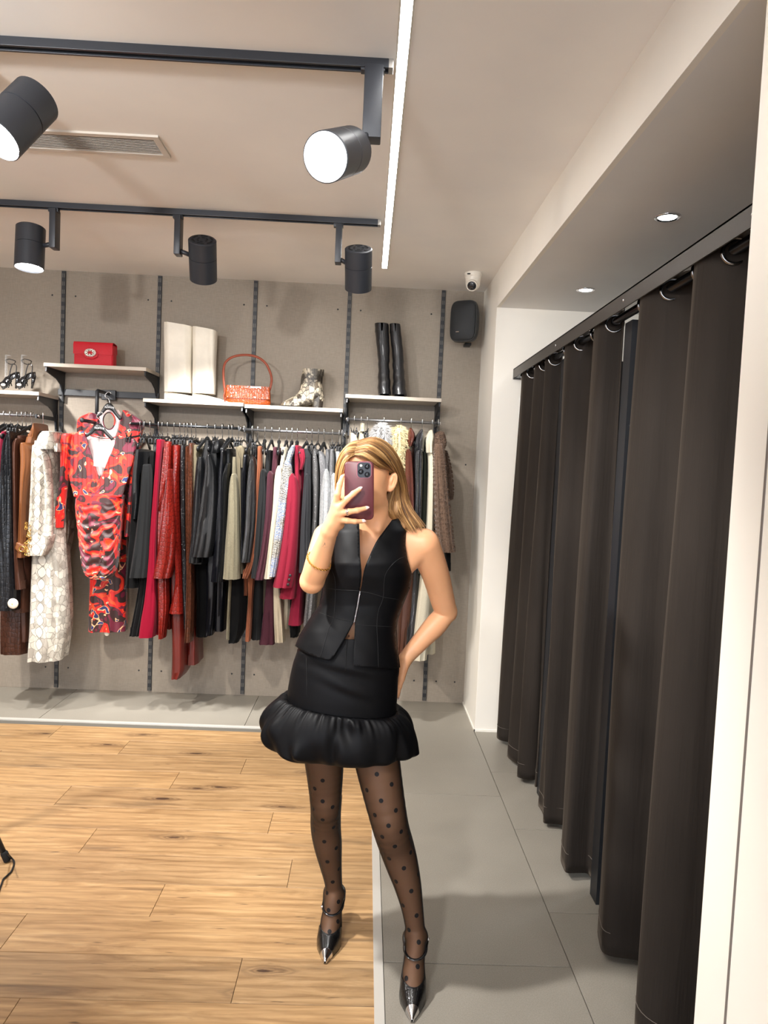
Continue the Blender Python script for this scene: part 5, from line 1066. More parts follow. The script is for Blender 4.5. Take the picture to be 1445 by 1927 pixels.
# ================================================================== the woman with the phone
import openvdb
def P3(x, y, Y): return at(x, y, Y=Y)
class Field:
    """signed distance field of smoothly blended limbs"""
    def __init__(s): s.p = []
    def cone(s, a, b, ra, rb, k=0.02, sc=(1, 1, 1)): s.p.append(('c', np.array(a, float), np.array(b, float), ra, rb, k, np.array(sc, float))); return s
    def chain(s, pts, k=0.02, sc=(1, 1, 1)):
        for (a, ra), (b, rb) in zip(pts[:-1], pts[1:]): s.cone(a, b, ra, rb, k, sc)
        return s
    def smooth(s, pts, n=6, k=0.002):
        A = arr_interp([tuple(p)+(r,) for p, r in pts], (len(pts)-1)*n+1)
        for a, b in zip(A[:-1], A[1:]): s.p.append(('c', a[:3], b[:3], a[3], b[3], k, np.ones(3)))
        return s
    def ell(s, c, r, k=0.02, rot=None, sub=False): s.p.append(('s' if sub else 'e', np.array(c, float), np.array(r, float), rot, k)); return s
    def grid(s, lo, hi, h, off=0.0):
        lo = np.array(lo); n = np.ceil((np.array(hi)-lo)/h).astype(int)+1
        f = np.full(n, 0.06, np.float32); ax = [lo[i]+h*np.arange(n[i]) for i in range(3)]
        for p in s.p:
            if p[0] == 'c':
                _, a, b, ra, rb, k, sc = p; m = max(ra, rb)/sc.min()+k*1.5+0.012; blo = np.minimum(a, b)-m; bhi = np.maximum(a, b)+m
            else:
                _, c, r, rot, k = p; m = r.max()+k*1.5+0.012; blo = c-m; bhi = c+m
            i0 = np.clip(np.floor((blo-lo)/h).astype(int), 0, n); i1 = np.clip(np.ceil((bhi-lo)/h).astype(int)+1, 0, n)
            if (i1 <= i0).any(): continue
            X, Y, Z = np.meshgrid(ax[0][i0[0]:i1[0]], ax[1][i0[1]:i1[1]], ax[2][i0[2]:i1[2]], indexing='ij')
            if p[0] == 'c':
                sx, sy, sz = sc; q = [(X-a[0])*sx, (Y-a[1])*sy, (Z-a[2])*sz]; d = (b-a)*sc; L2 = d@d+1e-12
                t = np.clip((q[0]*d[0]+q[1]*d[1]+q[2]*d[2])/L2, 0, 1); rr = ra+(rb-ra)*t
                g = np.sqrt((q[0]-d[0]*t)**2+(q[1]-d[1]*t)**2+(q[2]-d[2]*t)**2)-rr
            else:
                q = np.stack([X-c[0], Y-c[1], Z-c[2]], -1)
                if rot is not None: q = q@np.array(rot)
                q = q/r; l = np.sqrt((q**2).sum(-1)); l2 = np.sqrt(((q/r)**2).sum(-1))+1e-9; g = l*(l-1)/l2
            sl = (slice(i0[0], i1[0]), slice(i0[1], i1[1]), slice(i0[2], i1[2])); o = f[sl]
            if p[0] == 's':
                g = -g; hh = np.clip(0.5-0.5*(o-g)/k, 0, 1); f[sl] = o+(g-o)*hh+k*hh*(1-hh)
            else:
                hh = np.clip(0.5+0.5*(g-o)/k, 0, 1); f[sl] = g+(o-g)*hh-k*hh*(1-hh)
        f -= off
        return f, lo
    def mesh(s, lo, hi, h, off=0.0):
        f, lo = s.grid(lo, hi, h, off)
        g = openvdb.FloatGrid(0.06); g.copyFromArray(np.ascontiguousarray(f)); g.transform = openvdb.createLinearTransform(h)
        V, Q = g.convertToQuads(0.0)
        return np.array(V)+lo, np.array(Q)[:, ::-1]
def smooth_mesh(V, Q, it=4, lam=0.5):
    V = V.copy(); n = len(V); E = np.vstack([Q[:, [0, 1]], Q[:, [1, 2]], Q[:, [2, 3]], Q[:, [3, 0]]]); E = np.vstack([E, E[:, ::-1]])
    cnt = np.bincount(E[:, 0], minlength=n)[:, None]+1e-9
    for i in range(it*2):
        S_ = np.zeros_like(V)
        for c in range(3): S_[:, c] = np.bincount(E[:, 0], V[E[:, 1], c], minlength=n)
        V += (lam if i % 2 == 0 else -lam*1.02)*(S_/cnt-V)
    return V

woman = thing('person', (0.07, 2.16, 0.0), 'woman in black sleeveless vest and ruffled mini skirt holding a phone before her face', 'person')
# ---- skin material
m = bpy.data.materials.new('skin'); t = NT(m); v = t.coord()
n = t.noise(v, 9, 4); n2 = t.noise(v, 160, 3)
c = t.mix(1.0, srgb((230, 170, 126)), t.ramp(n.outputs[0], [(0.3, (0.95, 0.93, 0.91)), (0.7, (1.03, 1.03, 1.03))]), 'MULTIPLY')
t.set(Base_Color=c, Roughness=0.46); t.b.inputs['Subsurface Weight'].default_value = 0.12; t.b.inputs['Subsurface Radius'].default_value = (0.9, 0.4, 0.25); t.b.inputs['Subsurface Scale'].default_value = 0.012
t.bump(n2.outputs[0], 0.05, 0.001); M_SKIN = m
# ---- joints: image-left arm holds the phone
SL, SR = P3(616, 1012, 2.235), P3(797, 1024, 2.235)
EL = P3(587, 1094, 2.12); WL = P3(620, 1000, 2.015)
ER = P3(840, 1152, 2.375); WR = P3(764, 1238, 2.315)
NECK0, NECK1 = P3(706, 1004, 2.225), P3(700, 945, 2.205)
B_ = Field()
# torso
B_.cone(P3(662, 1040, 2.24), P3(726, 1040, 2.24), 0.068, 0.068, 0.02).cone(P3(660, 1085, 2.235), P3(724, 1085, 2.235), 0.068, 0.068, 0.02).cone(P3(654, 1130, 2.235), P3(708, 1130, 2.235), 0.064, 0.064, 0.02)
B_.cone(P3(642, 1175, 2.235), P3(698, 1175, 2.235), 0.066, 0.066, 0.02).cone(P3(626, 1225, 2.23), P3(690, 1225, 2.23), 0.074, 0.074, 0.02).cone(P3(612, 1290, 2.228), P3(682, 1290, 2.228), 0.084, 0.084, 0.02)
B_.ell(P3(658, 1066, 2.185), (0.046, 0.045, 0.048), 0.02).ell(P3(726, 1064, 2.185), (0.046, 0.045, 0.048), 0.02)
B_.cone(P3(660, 1070, 2.24), P3(625, 1020, 2.24), 0.042, 0.042, 0.02).cone(P3(742, 1076, 2.245), P3(790, 1030, 2.24), 0.042, 0.041, 0.022)
# shoulders, neck
B_.cone(P3(700, 992, 2.245), SL, 0.034, 0.040, 0.035).cone(P3(712, 992, 2.245), SR, 0.034, 0.042, 0.035)
B_.cone(NECK0, NECK1, 0.046, 0.047, 0.025)
B_.cone(P3(700, 1012, 2.195), P3(750, 1003, 2.205), 0.010, 0.008, 0.015)
B_.cone(P3(712, 998, 2.175), P3(722, 948, 2.205), 0.008, 0.009, 0.015)
# arms
B_.smooth([(SR, 0.050), (SR*0.6+ER*0.4+np.array([0.006, 0, 0]), 0.0445), (ER*0.85+SR*0.15, 0.039), (ER, 0.0345)])
B_.p[-1] = B_.p[-1]; B_.cone(ER, ER, 0.033, 0.033, 0.012); B_.smooth([(ER, 0.0325), (ER*0.72+WR*0.28+np.array([0.0, 0, -0.002]), 0.0365), (WR*0.55+ER*0.45, 0.0315), (WR, 0.0235)])
B_.smooth([(SL, 0.046), (SL*0.5+EL*0.5, 0.041), (EL, 0.0345)])
B_.cone(EL, EL, 0.034, 0.034, 0.012); B_.smooth([(EL, 0.033), (EL*0.70+WL*0.30, 0.0345), (EL*0.35+WL*0.65, 0.0285), (WL, 0.0225)])
# legs (image-left, image-right)
HL, KL, AL = P3(606, 1330, 2.235), P3(613, 1512, 2.265), P3(629, 1684, 2.335)
HR, KR, AR = P3(694, 1330, 2.215), P3(733, 1548, 2.135), P3(783, 1762, 2.125)
TL, TR = np.array([-0.066, 2.169, 0.0]), np.array([0.193, 1.938, 0.0])
def leg(H, K_, A, T, hw):
    B_.smooth([(H, 0.082), (P3(*hw[0]), hw[1]), (P3(*hw[2]), hw[3]), (K_, hw[4])]+[(P3(*p), r) for p, r in hw[5:]]+[(A, 0.0265)], 5)
    B_.cone(K_+np.array([0, -0.016, 0.012]), K_+np.array([0, -0.014, -0.010]), 0.033, 0.031, 0.022)
leg(HL, KL, AL, TL, [(608, 1400, 2.25), 0.066, (611, 1450, 2.255), 0.0575, 0.0480, ((613, 1556, 2.30), 0.0475), ((617, 1590, 2.31), 0.0440), ((622, 1625, 2.32), 0.0350), ((627, 1658, 2.33), 0.0275)])
leg(HR, KR, AR, TR, [(704, 1395, 2.19), 0.073, (714, 1455, 2.165), 0.0655, 0.0545, ((746, 1592, 2.155), 0.0520), ((756, 1625, 2.155), 0.0480), ((767, 1665, 2.145), 0.0400), ((776, 1710, 2.135), 0.0315)])
FT = {}
def foot(T, A, side):
    hd = np.array([A[0]-T[0], A[1]+0.045-T[1], 0]); L = 0.238; hd /= np.linalg.norm(hd); nx = np.array([hd[1], -hd[0], 0])*-1
    Fp = lambda s, w, z: T+hd*s+nx*w+np.array([0, 0, z])
    heel = Fp(L-0.028, 0, 0.108); A2 = A
    B_.chain([(A2, 0.029), (heel, 0.027)], 0.015)
    B_.cone(A2+np.array([0.0, 0, 0.002])+nx*0.016, A2-nx*0.016, 0.016, 0.016, 0.015)
    B_.smooth([(A2-hd*0.012, 0.0285), (Fp(0.135, 0, 0.068), 0.026), (Fp(0.095, 0.0, 0.036), 0.0195), (Fp(0.05, 0.0, 0.016), 0.010)], 4, 0.006)
    B_.chain([(heel, 0.024), (Fp(0.13, 0.009, 0.056), 0.018), (Fp(0.090, 0.015, 0.027), 0.0155), (Fp(0.05, 0.008, 0.014), 0.010)], 0.015)
    B_.chain([(heel, 0.024), (Fp(0.13, -0.009, 0.056), 0.018), (Fp(0.090, -0.015, 0.027), 0.0155), (Fp(0.05, -0.008, 0.014), 0.010)], 0.015)
    FT[side] = (Fp, L, hd, nx)
foot(TL, AL, 'L'); foot(TR, AR, 'R')
# head
HC = P3(688, 893, 2.225)
B_.ell(HC, (0.073, 0.086, 0.082), 0.02).ell(P3(681, 912, 2.185), (0.061, 0.068, 0.078), 0.03)
B_.cone(P3(684, 938, 2.175), P3(675, 955, 2.135), 0.044, 0.021, 0.03).cone(P3(711, 922, 2.198), P3(680, 957, 2.14), 0.014, 0.013, 0.03).cone(P3(650, 925, 2.185), P3(672, 957, 2.14), 0.016, 0.014, 0.03)
B_.ell(P3(675, 864, 2.16), (0.042, 0.028, 0.026), 0.03)
B_.chain([(P3(669, 892, 2.118), 0.006), (P3(667, 912, 2.100), 0.0085)], 0.010).ell(P3(667, 914, 2.102), (0.013, 0.010, 0.007), 0.008)
B_.ell(P3(655, 894, 2.118), (0.016, 0.010, 0.010), 0.008, sub=True).ell(P3(686, 893, 2.114), (0.016, 0.010, 0.010), 0.008, sub=True)
B_.ell(P3(655, 894.5, 2.131), (0.0145, 0.012, 0.009), 0.004).ell(P3(686, 893.5, 2.127), (0.0145, 0.012, 0.009), 0.004)
B_.ell(P3(669, 933, 2.110), (0.021, 0.009, 0.006), 0.006).ell(P3(670, 938, 2.112), (0.019, 0.009, 0.006), 0.006)
RE = np.array(Matrix.Rotation(math.radians(14), 3, 'Y') @ Matrix.Rotation(math.radians(-18), 3, 'Z'))
EAR = P3(738, 907, 2.208)
B_.ell(EAR, (0.0155, 0.0085, 0.031), 0.005, RE).ell(EAR+np.array([0.0005, -0.009, 0.003]), (0.0085, 0.0085, 0.019), 0.003, RE, True).ell(EAR+np.array([-0.001, -0.002, 0.004]), (0.0035, 0.0055, 0.012), 0.003, RE).ell(EAR+np.array([-0.007, 0.0, -0.020]), (0.009, 0.006, 0.010), 0.006)
B_.cone(EAR+np.array([-0.014, 0.002, 0.0]), EAR+np.array([-0.008, 0.003, -0.006]), 0.009, 0.008, 0.008)
EA2 = P3(637, 912, 2.235); B_.ell(EA2, (0.008, 0.013, 0.029), 0.006)
# ---- hands
HNDL = Field(); HNDR = Field()
def finger(Fd, pts, rs, k=0.004):
    Fd.chain(list(zip([np.array(p) for p in pts], rs)), k)
kn = {'i': P3(631, 951, 1.985), 'm': P3(637, 956, 1.978), 'r': P3(637, 967, 1.979), 'p': P3(640, 978, 1.985)}
HNDL.smooth([(EL, 0.033), (EL*0.70+WL*0.30, 0.0345), (EL*0.35+WL*0.65, 0.0285), (WL, 0.0225)])
for k_, r_ in (('i', 0.0115), ('m', 0.0120), ('r', 0.0115), ('p', 0.0105)): HNDL.cone(WL+np.array([0.0, 0, 0.004]), kn[k_], 0.0185, r_, 0.012)
HNDL.cone(P3(626, 985, 2.0), P3(640, 988, 2.005), 0.015, 0.012, 0.012)
finger(HNDL, [kn['i'], P3(635, 930, 1.974), P3(639, 912, 1.978), P3(643.5, 899.5, 1.990)], [0.0105, 0.0088, 0.0076, 0.0062])
finger(HNDL, [kn['m'], P3(652, 940, 1.972), P3(665, 929, 1.974), P3(676, 921, 1.981)], [0.0108, 0.0088, 0.0078, 0.0064])
finger(HNDL, [kn['r'], P3(656, 963, 1.972), P3(672, 960.5, 1.973), P3(688, 956.5, 1.981)], [0.0105, 0.0086, 0.0076, 0.0062])
finger(HNDL, [kn['p'], P3(653, 980, 1.978), P3(668, 981.5, 1.980), P3(682, 981, 1.990)], [0.0098, 0.0080, 0.0070, 0.0056])
finger(HNDL, [WL+np.array([0.014, 0.006, 0.018]), P3(640, 975, 2.022), P3(648, 950, 2.026), P3(653, 932, 2.022)], [0.015, 0.0125, 0.0098, 0.0082], 0.008)
def rh(dx, dz, dy): return WR+np.array([dx, dy, dz])
HNDR.smooth([(ER, 0.0325), (ER*0.72+WR*0.28+np.array([0.0, 0, -0.002]), 0.0365), (WR*0.55+ER*0.45, 0.0315), (WR, 0.0235)])
KX = []
for q, (dy, ln) in enumerate(((-0.030, 0.92), (-0.010, 1.0), (0.010, 0.96), (0.029, 0.80))):
    k0 = rh(-0.016+abs(q-1.4)*0.002, -0.066+abs(q-1.2)*0.003, dy*0.9); HNDR.cone(rh(-0.003, -0.006, dy*0.35), k0, 0.0165, 0.0105, 0.012)
    a1 = k0+np.array([-0.006, dy*0.10, -0.026*ln]); a2 = a1+np.array([-0.004, dy*0.05, -0.020*ln]); a3 = a2+np.array([0.001, 0, -0.014*ln])
    finger(HNDR, [k0, a1, a2, a3], [0.0102, 0.0086, 0.0076, 0.0060]); KX.append((a2, a3))
finger(HNDR, [rh(-0.006, -0.012, 0.018), rh(-0.014, -0.034, 0.048), rh(-0.020, -0.054, 0.062), rh(-0.024, -0.070, 0.066)], [0.014, 0.0115, 0.0095, 0.0080], 0.008)
V1, Q1 = B_.mesh((-0.36, 1.86, -0.02), (0.46, 2.56, 1.70), 0.0042)
VH, QH = B_.mesh((-0.10, 2.02, 1.43), (0.13, 2.36, 1.70), 0.0022)
V1 = smooth_mesh(V1, Q1, 2)
# keep the torso just inside the tailored vest
TR_ = np.array([(975, 650, 748, 2.232, .050, .055), (1000, 628, 768, 2.232, .080, .072), (1030, 619, 770, 2.235, .104, .085), (1062, 613, 774, 2.235, .128, .085), (1085, 610, 775, 2.235, .124, .082), (1112, 608, 768, 2.235, .110, .080),
      (1140, 601, 757, 2.235, .103, .080), (1165, 584, 748, 2.232, .106, .088), (1190, 568, 745, 2.228, .115, .10), (1215, 556, 747, 2.225, .124, .11), (1240, 548, 750, 2.222, .132, .118), (1275, 543, 753, 2.22, .140, .12)])
_d = V1-_C; _w = _d@_f; PX = 722.5+FPX*(_d@_r)/_w; PY = 963.5-FPX*(_d@_u)/_w
xl, xr, Yc, Df = [np.interp(PY, TR_[:, 0], TR_[:, i]) for i in (1, 2, 3, 4)]
s_ = np.clip(np.abs(PX-(xl+xr)/2)/((xr-xl)/2), 0, 1); lim = Yc-(Df-0.008)*(1-s_**2.4)**0.5
ok = (PY > 985) & (PY < 1270) & (PX > 622) & (PX < 760) & (V1[:, 1] < lim) & (V1[:, 1] > lim-0.06); _q = np.clip((PY-985)/28, 0, 1); _q = _q*_q*(3-2*_q); V1[ok, 1] = (V1[:, 1]+(lim-V1[:, 1])*_q)[ok]
VL, QL = HNDL.mesh((-0.22, 1.90, 1.28), (0.06, 2.12, 1.56), 0.0016); VR, QR = HNDR.mesh(tuple(WR-np.array([0.09, 0.11, 0.16])), tuple(WR+np.array([0.10, 0.12, 0.05])), 0.0018)
# drop the body faces that sit inside the finer hands
def clip(V, Q, c, d, lim):
    keep = ((V-c)@d) < lim; near = np.linalg.norm(V-c, axis=1) < 0.16
    bad = ~keep & near; return Q[~bad[Q].any(1)]
dl = (WL-EL)/np.linalg.norm(WL-EL); dr = (WR-ER)/np.linalg.norm(WR-ER)
mskL = (VL-WL)@dl > -0.055; QL = QL[mskL[QL].all(1)]; mskR = (VR-WR)@dr > -0.035; QR = QR[mskR[QR].all(1)]
dk = (V1[:, 2] > 1.448) & (V1[:, 0] > -0.085) & (V1[:, 1] > 2.05); Q1 = Q1[~dk[Q1].all(1)]
hk_ = (VH[:, 2] > 1.436) & (VH[:, 0] > -0.092) & (VH[:, 0] < 0.122); QH = QH[hk_[QH].all(1)]
for Va, wt in ((VH, np.clip((1.446-VH[:, 2])/0.010, 0, 1)), (V1, np.clip((V1[:, 2]-1.442)/0.008, 0, 1)*((V1[:, 0] > -0.09)))):
    near_ = (Va[:, 2] > 1.425) & (Va[:, 2] < 1.47); dxy = NECK0[None, :2]-Va[:, :2]; ln_ = np.linalg.norm(dxy, axis=1)[:, None]+1e-9
    Va[:, :2] += np.where((near_ & (ln_[:, 0] < 0.13))[:, None], dxy/ln_*0.0012*wt[:, None], 0)
VV = np.vstack([V1, VL, VR, VH]); QQ = np.vstack([Q1, QL+len(V1), QR+len(V1)+len(VL), QH+len(V1)+len(VL)+len(VR)])
mesh('body', VV, QQ, M_SKIN, woman)
# ---- sheer dotted tights over the legs
LEGS = Field(); LEGS.p = [p for p in B_.p if p[0] == 'c' and max(p[1][2], p[2][2]) < P3(650, 1321, 2.22)[2]+0.02]
Vt, Qt = LEGS.mesh((-0.36, 1.86, 0.008), (0.46, 2.56, 0.84), 0.0034, 0.0018); Vt = smooth_mesh(Vt, Qt, 2)
dots = [(607, 1469), (592, 1484), (607, 1508), (589, 1522), (626, 1519), (607, 1543), (628, 1557), (590, 1562), (610, 1584), (633, 1596), (616, 1622), (638, 1635), (626, 1660), (615, 1680), (637, 1697), (618, 1713), (636, 1734), (620, 1753),
        (709, 1457), (737, 1476), (690, 1487), (717, 1507), (745, 1525), (705, 1534), (731, 1554), (755, 1565), (719, 1575), (743, 1593), (773, 1604), (732, 1616), (760, 1634), (787, 1645), (745, 1659), (774, 1677), (758, 1704), (784, 1723), (769, 1750), (788, 1773), (786, 1819), (764, 1841)]
bv = BVHTree.FromPolygons([Vector(p) for p in Vt], [tuple(int(i) for i in q) for q in Qt])
ctr = []
for x, y in dots:
    h_ = bv.ray_cast(Vector(_C), Vector(ray(x, y)))
    if h_[0] is not None: ctr.append(tuple(h_[0]))
for (H_, K_, A_) in ((HL, KL, AL), (HR, KR, AR)):            # the dots go on round the back
    for q in range(9):
        for s_ in (-1, 1):
            f_ = (q+0.5*(s_ > 0))/9; c0 = (H_+(K_-H_)*(0.45+f_*1.1) if f_ < 0.5 else K_+(A_-K_)*(f_-0.5)*2)
            h_ = bv.ray_cast(Vector(c0+np.array([s_*0.09, 0.25, 0])), Vector((-s_*0.33, -0.94, 0)))
            if h_[0] is not None and h_[0][1] > c0[1]: ctr.append(tuple(h_[0]))
m = bpy.data.materials.new('sheer_black_tights'); t = NT(m)
tc = t.add('ShaderNodeTexCoord').outputs['Object']; loc0 = np.array(woman.location); d_ = None
for p in ctr:
    q = t.add('ShaderNodeVectorMath', {0: tc, 1: tuple(np.array(p)-loc0)}, operation='DISTANCE').outputs['Value']
    d_ = q if d_ is None else t.math('MINIMUM', d_, q)
dot = t.math('LESS_THAN', d_, 0.0068)
lw = t.add('ShaderNodeLayerWeight', {'Blend': 0.5}).outputs['Facing']
al = t.ramp(lw, [(0.0, (0.56,)*3), (0.40, (0.72,)*3), (0.75, (0.96,)*3), (1.0, (1,)*3)])
al = t.math('MAXIMUM', al, dot)
t.set(Base_Color=srgb((20, 17, 18)), Roughness=0.55, Alpha=al); t.b.inputs['Specular IOR Level'].default_value = 0.25
t.bump(t.noise(t.coord(), 900, 2).outputs[0], 0.1, 0.0005); M_TIGHTS = m
mesh('tights', Vt, Qt, M_TIGHTS, woman)
# ---- face details
M_EYE = pm('eye_white', (225, 220, 214), 0.2); M_IRIS = pm('iris', (70, 62, 50), 0.15); M_BROW = pm('brow_hair', (120, 88, 58), 0.8); M_LIP = pm('lips', (190, 110, 102), 0.4)
for x, y, Y in ((655, 894.5, 2.124), (686, 893.5, 2.120)):
    e_ = MB().sphere(P3(x, y, Y+0.005), 0.0105, 16).build('eye', M_EYE, woman); MB().sphere(P3(x-0.5, y, Y-0.0028), 0.0052, 12, (1, 0.5, 1)).build('iris', M_IRIS, e_)
    br = MB()
    for k in range(16):
        u = k/15; a = P3(x-9+18*u, y-9-3*math.sin(u*2.6), Y-0.006+0.008*abs(u-0.4)); br.tube([a, a+np.array([0.004, 0.0, 0.003])], [0.0012, 0.0003], 5)
    br.build('eyebrow', M_BROW, woman)
    la = MB()
    for k in range(12):
        u = k/11; a = P3(x-7+14*u, y-2.5-2*math.sin(u*PI), Y-0.005); la.tube([a, a+np.array([(u-.5)*0.004, -0.006, 0.004])], [0.0004, 0.0001], 4)
    la.build('eyelashes', M_SLOT, woman)
MB().tube(smooth_path([P3(660, 935, 2.112), P3(666, 932.5, 2.102), P3(669, 933.5, 2.101), P3(672, 932.5, 2.102), P3(678, 935, 2.113)], 5), [0.001]+[0.003]*19+[0.001], 8).tube(smooth_path([P3(660, 936, 2.113), P3(669, 939, 2.102), P3(678, 936, 2.114)], 8), [0.001]+[0.0035]*15+[0.001], 8).build('lips', M_LIP, woman)
# ---- nails
M_NAIL = pm('pale_pink_nail', (246, 208, 200), 0.18, coat=0.5)
def nail(a, b, out, name='fingernail', r=0.0052):
    a, b = np.array(a), np.array(b); d = (b-a)/np.linalg.norm(b-a); o_ = np.array(out, float); o_ -= d*(o_@d); o_ /= np.linalg.norm(o_); s_ = np.cross(d, o_)
    c = b+o_*0.0035; rings = []
    for f, w, h in ((-0.5, 0.55, 0.6), (-0.2, 0.92, 1.0), (0.25, 0.98, 1.0), (0.7, 0.80, 0.8), (1.05, 0.45, 0.45), (1.25, 0.12, 0.2)):
        cc = c+d*0.0092*f-o_*0.0016*max(0, f)**2
        rings.append([cc+s_*r*w*math.cos(th)+o_*0.0026*h*math.sin(th) for th in np.linspace(0, 2*PI, 15)[:-1]])
    MB().loft(rings).build(name, M_NAIL, woman)
CAMV = np.array([0.02, -1, 0.15])
for a, b, o_ in ((P3(639, 912, 1.978), P3(643.5, 899.5, 1.990), (-0.6, -1, 0)), (P3(665, 929, 1.974), P3(676, 921, 1.981), (-0.2, -1, 0.5)), (P3(672, 960.5, 1.973), P3(688, 956.5, 1.981), (0, -1, 0.5)), (P3(668, 981.5, 1.980), P3(682, 981, 1.990), (0, -1, 0.5))): nail(a, b, o_)
nail(P3(648, 950, 2.026), P3(653, 932, 2.022), (0.3, 1, 0))
for a, b in KX: nail(a, b, (1, 0.0, 0.0), r=0.0048)

# ---- hair
hm = bpy.data.materials.new('golden_blonde_hair'); t = NT(hm)
rn = t.add('ShaderNodeAttribute', attribute_name='rnd').outputs['Fac']; ln = t.add('ShaderNodeAttribute', attribute_name='along').outputs['Fac']
c = t.ramp(rn, [(0.0, srgb((74, 48, 28))), (0.34, srgb((130, 92, 52))), (0.66, srgb((168, 126, 76))), (1.0, srgb((204, 166, 114)))])
c = t.mix(1.0, c, t.ramp(ln, [(0.0, (0.72, 0.68, 0.64)), (0.18, (0.98, 0.97, 0.95)), (1.0, (1.04, 1.03, 1.0))]), 'MULTIPLY')
t.set(Base_Color=c, Roughness=0.44); t.b.inputs['Specular IOR Level'].default_value = 0.35; t.b.inputs['Anisotropic'].default_value = 0.6; M_HAIR = hm
G = [[(667, 857, 2.128), (658, 861, 2.120), (650, 871, 2.122), (645, 885, 2.14), (642, 903, 2.17), (640, 925, 2.20), (641, 952, 2.225)],
     [(668, 849, 2.135), (655, 852, 2.128), (645, 864, 2.138), (639, 882, 2.165), (636, 903, 2.195), (635, 925, 2.22), (637, 957, 2.245)],
     [(672, 838, 2.165), (657, 841, 2.165), (645, 855, 2.175), (637, 876, 2.205), (634, 900, 2.235), (635, 925, 2.255), (638, 962, 2.27)],
     [(680, 829, 2.22), (662, 834, 2.245), (647, 851, 2.27), (639, 874, 2.29), (638, 900, 2.305), (642, 930, 2.30), (650, 968, 2.285)],
     [(686, 828, 2.27), (678, 838, 2.315), (668, 860, 2.335), (662, 890, 2.335), (662, 920, 2.325), (668, 955, 2.31), (675, 985, 2.295)],
     [(690, 829, 2.285), (693, 840, 2.325), (697, 865, 2.345), (700, 900, 2.345), (704, 935, 2.335), (708, 970, 2.32), (712, 1002, 2.31)],
     [(690, 827, 2.27), (706, 831, 2.305), (724, 848, 2.33), (737, 880, 2.34), (744, 915, 2.335), (751, 950, 2.325), (758, 996, 2.315)],
     [(684, 827, 2.22), (708, 825, 2.235), (733, 840, 2.255), (751, 870, 2.28), (760, 905, 2.295), (767, 945, 2.290), (786, 984, 2.262)],
     [(676, 831, 2.18), (702, 826, 2.175), (729, 841, 2.19), (749, 871, 2.225), (759, 908, 2.262), (765, 946, 2.268), (794, 986, 2.228)],
     [(672, 840, 2.15), (697, 835, 2.125), (722, 850, 2.140), (742, 877, 2.185), (753, 911, 2.245), (757, 948, 2.255), (780, 992, 2.205)],
     [(669, 849, 2.132), (690, 846, 2.108), (712, 859, 2.122), (731, 876, 2.170), (748, 900, 2.248), (748, 938, 2.262), (748, 965, 2.245), (766, 994, 2.198)],
     [(668, 857, 2.125), (682, 859, 2.108), (699, 869, 2.112), (716, 880, 2.145), (733, 885, 2.205), (746, 900, 2.250), (738, 925, 2.262), (730, 946, 2.262), (735, 970, 2.255), (754, 996, 2.222)]]
GP = [[P3(*p) for p in g] for g in G]; NS = 26
GS = np.array([[q for q in arr_interp(np.array(g), NS)] for g in GP])           # guides x samples x 3
def guide(u):
    x = u*(len(GS)-1); i = int(min(x, len(GS)-2)); f = x-i
    a, b = GS[max(i-1, 0)], GS[i]; c, d = GS[i+1], GS[min(i+2, len(GS)-1)]
    return 0.5*(2*b+(c-a)*f+(2*a-5*b+4*c-d)*f*f+(3*b-a-3*c+d)*f**3)
# solid layer below the strands
nu = 60; HB = np.array([guide(k/(nu-1)) for k in range(nu)]); cen = HC+np.array([0.01, 0.02, 0])
V = []; R_ = []; A_ = []
for lay in (0.006, 0.012):
    for k in range(nu):
        for j in range(NS):
            p = HB[k, j]; w_ = min(1.0, j/8); c_ = cen.copy(); c_[2] = min(c_[2], p[2]+0.02); d = c_-p; d[2] *= 0.4; d /= np.linalg.norm(d)+1e-9
            V.append(p+d*lay); R_.append(0.5+0.3*math.sin(k*2.1)*math.cos(k*0.7)); A_.append(j/NS)
F = []; M_ = nu*NS
for k in range(nu-1):
    for j in range(NS-1):
        a = k*NS+j; F += [(a, a+NS, a+NS+1, a+1), (M_+a, M_+a+1, M_+a+NS+1, M_+a+NS)]
for k in range(nu-1): F += [(k*NS, M_+k*NS, M_+(k+1)*NS, (k+1)*NS), (k*NS+NS-1, (k+1)*NS+NS-1, M_+(k+1)*NS+NS-1, M_+k*NS+NS-1)]
for j in range(NS-1): F += [(j, j+1, M_+j+1, M_+j), (M_-NS+j, 2*M_-NS+j, 2*M_-NS+j+1, M_-NS+j+1)]
hb = mesh('hair', V, F, M_HAIR, woman, attrs={'rnd': R_, 'along': A_})
rs = random.Random(11); V = []; F = []; R_ = []; A_ = []
def strand(path, r0, rnd):
    n = 5; P = np.array(path); k0 = len(V); m_ = len(P)
    T = np.gradient(P, axis=0); T /= np.linalg.norm(T, axis=1)[:, None]+1e-9
    for i in range(m_):
        a = np.cross(T[i], P[i]-cen); a /= np.linalg.norm(a)+1e-9; b = np.cross(T[i], a); r = r0*min(1, 0.5+i/4)*(1 if i < m_*0.75 else max(0.08, (m_-i)/(m_*0.25)))
        for q in range(n): V.append(P[i]+r*1.5*math.cos(2*PI*q/n)*a+r*0.7*math.sin(2*PI*q/n)*b); R_.append(rnd); A_.append(i/m_)
    for i in range(m_-1):
        for q in range(n): F.append((k0+i*n+q, k0+i*n+(q+1) % n, k0+(i+1)*n+(q+1) % n, k0+(i+1)*n+q))
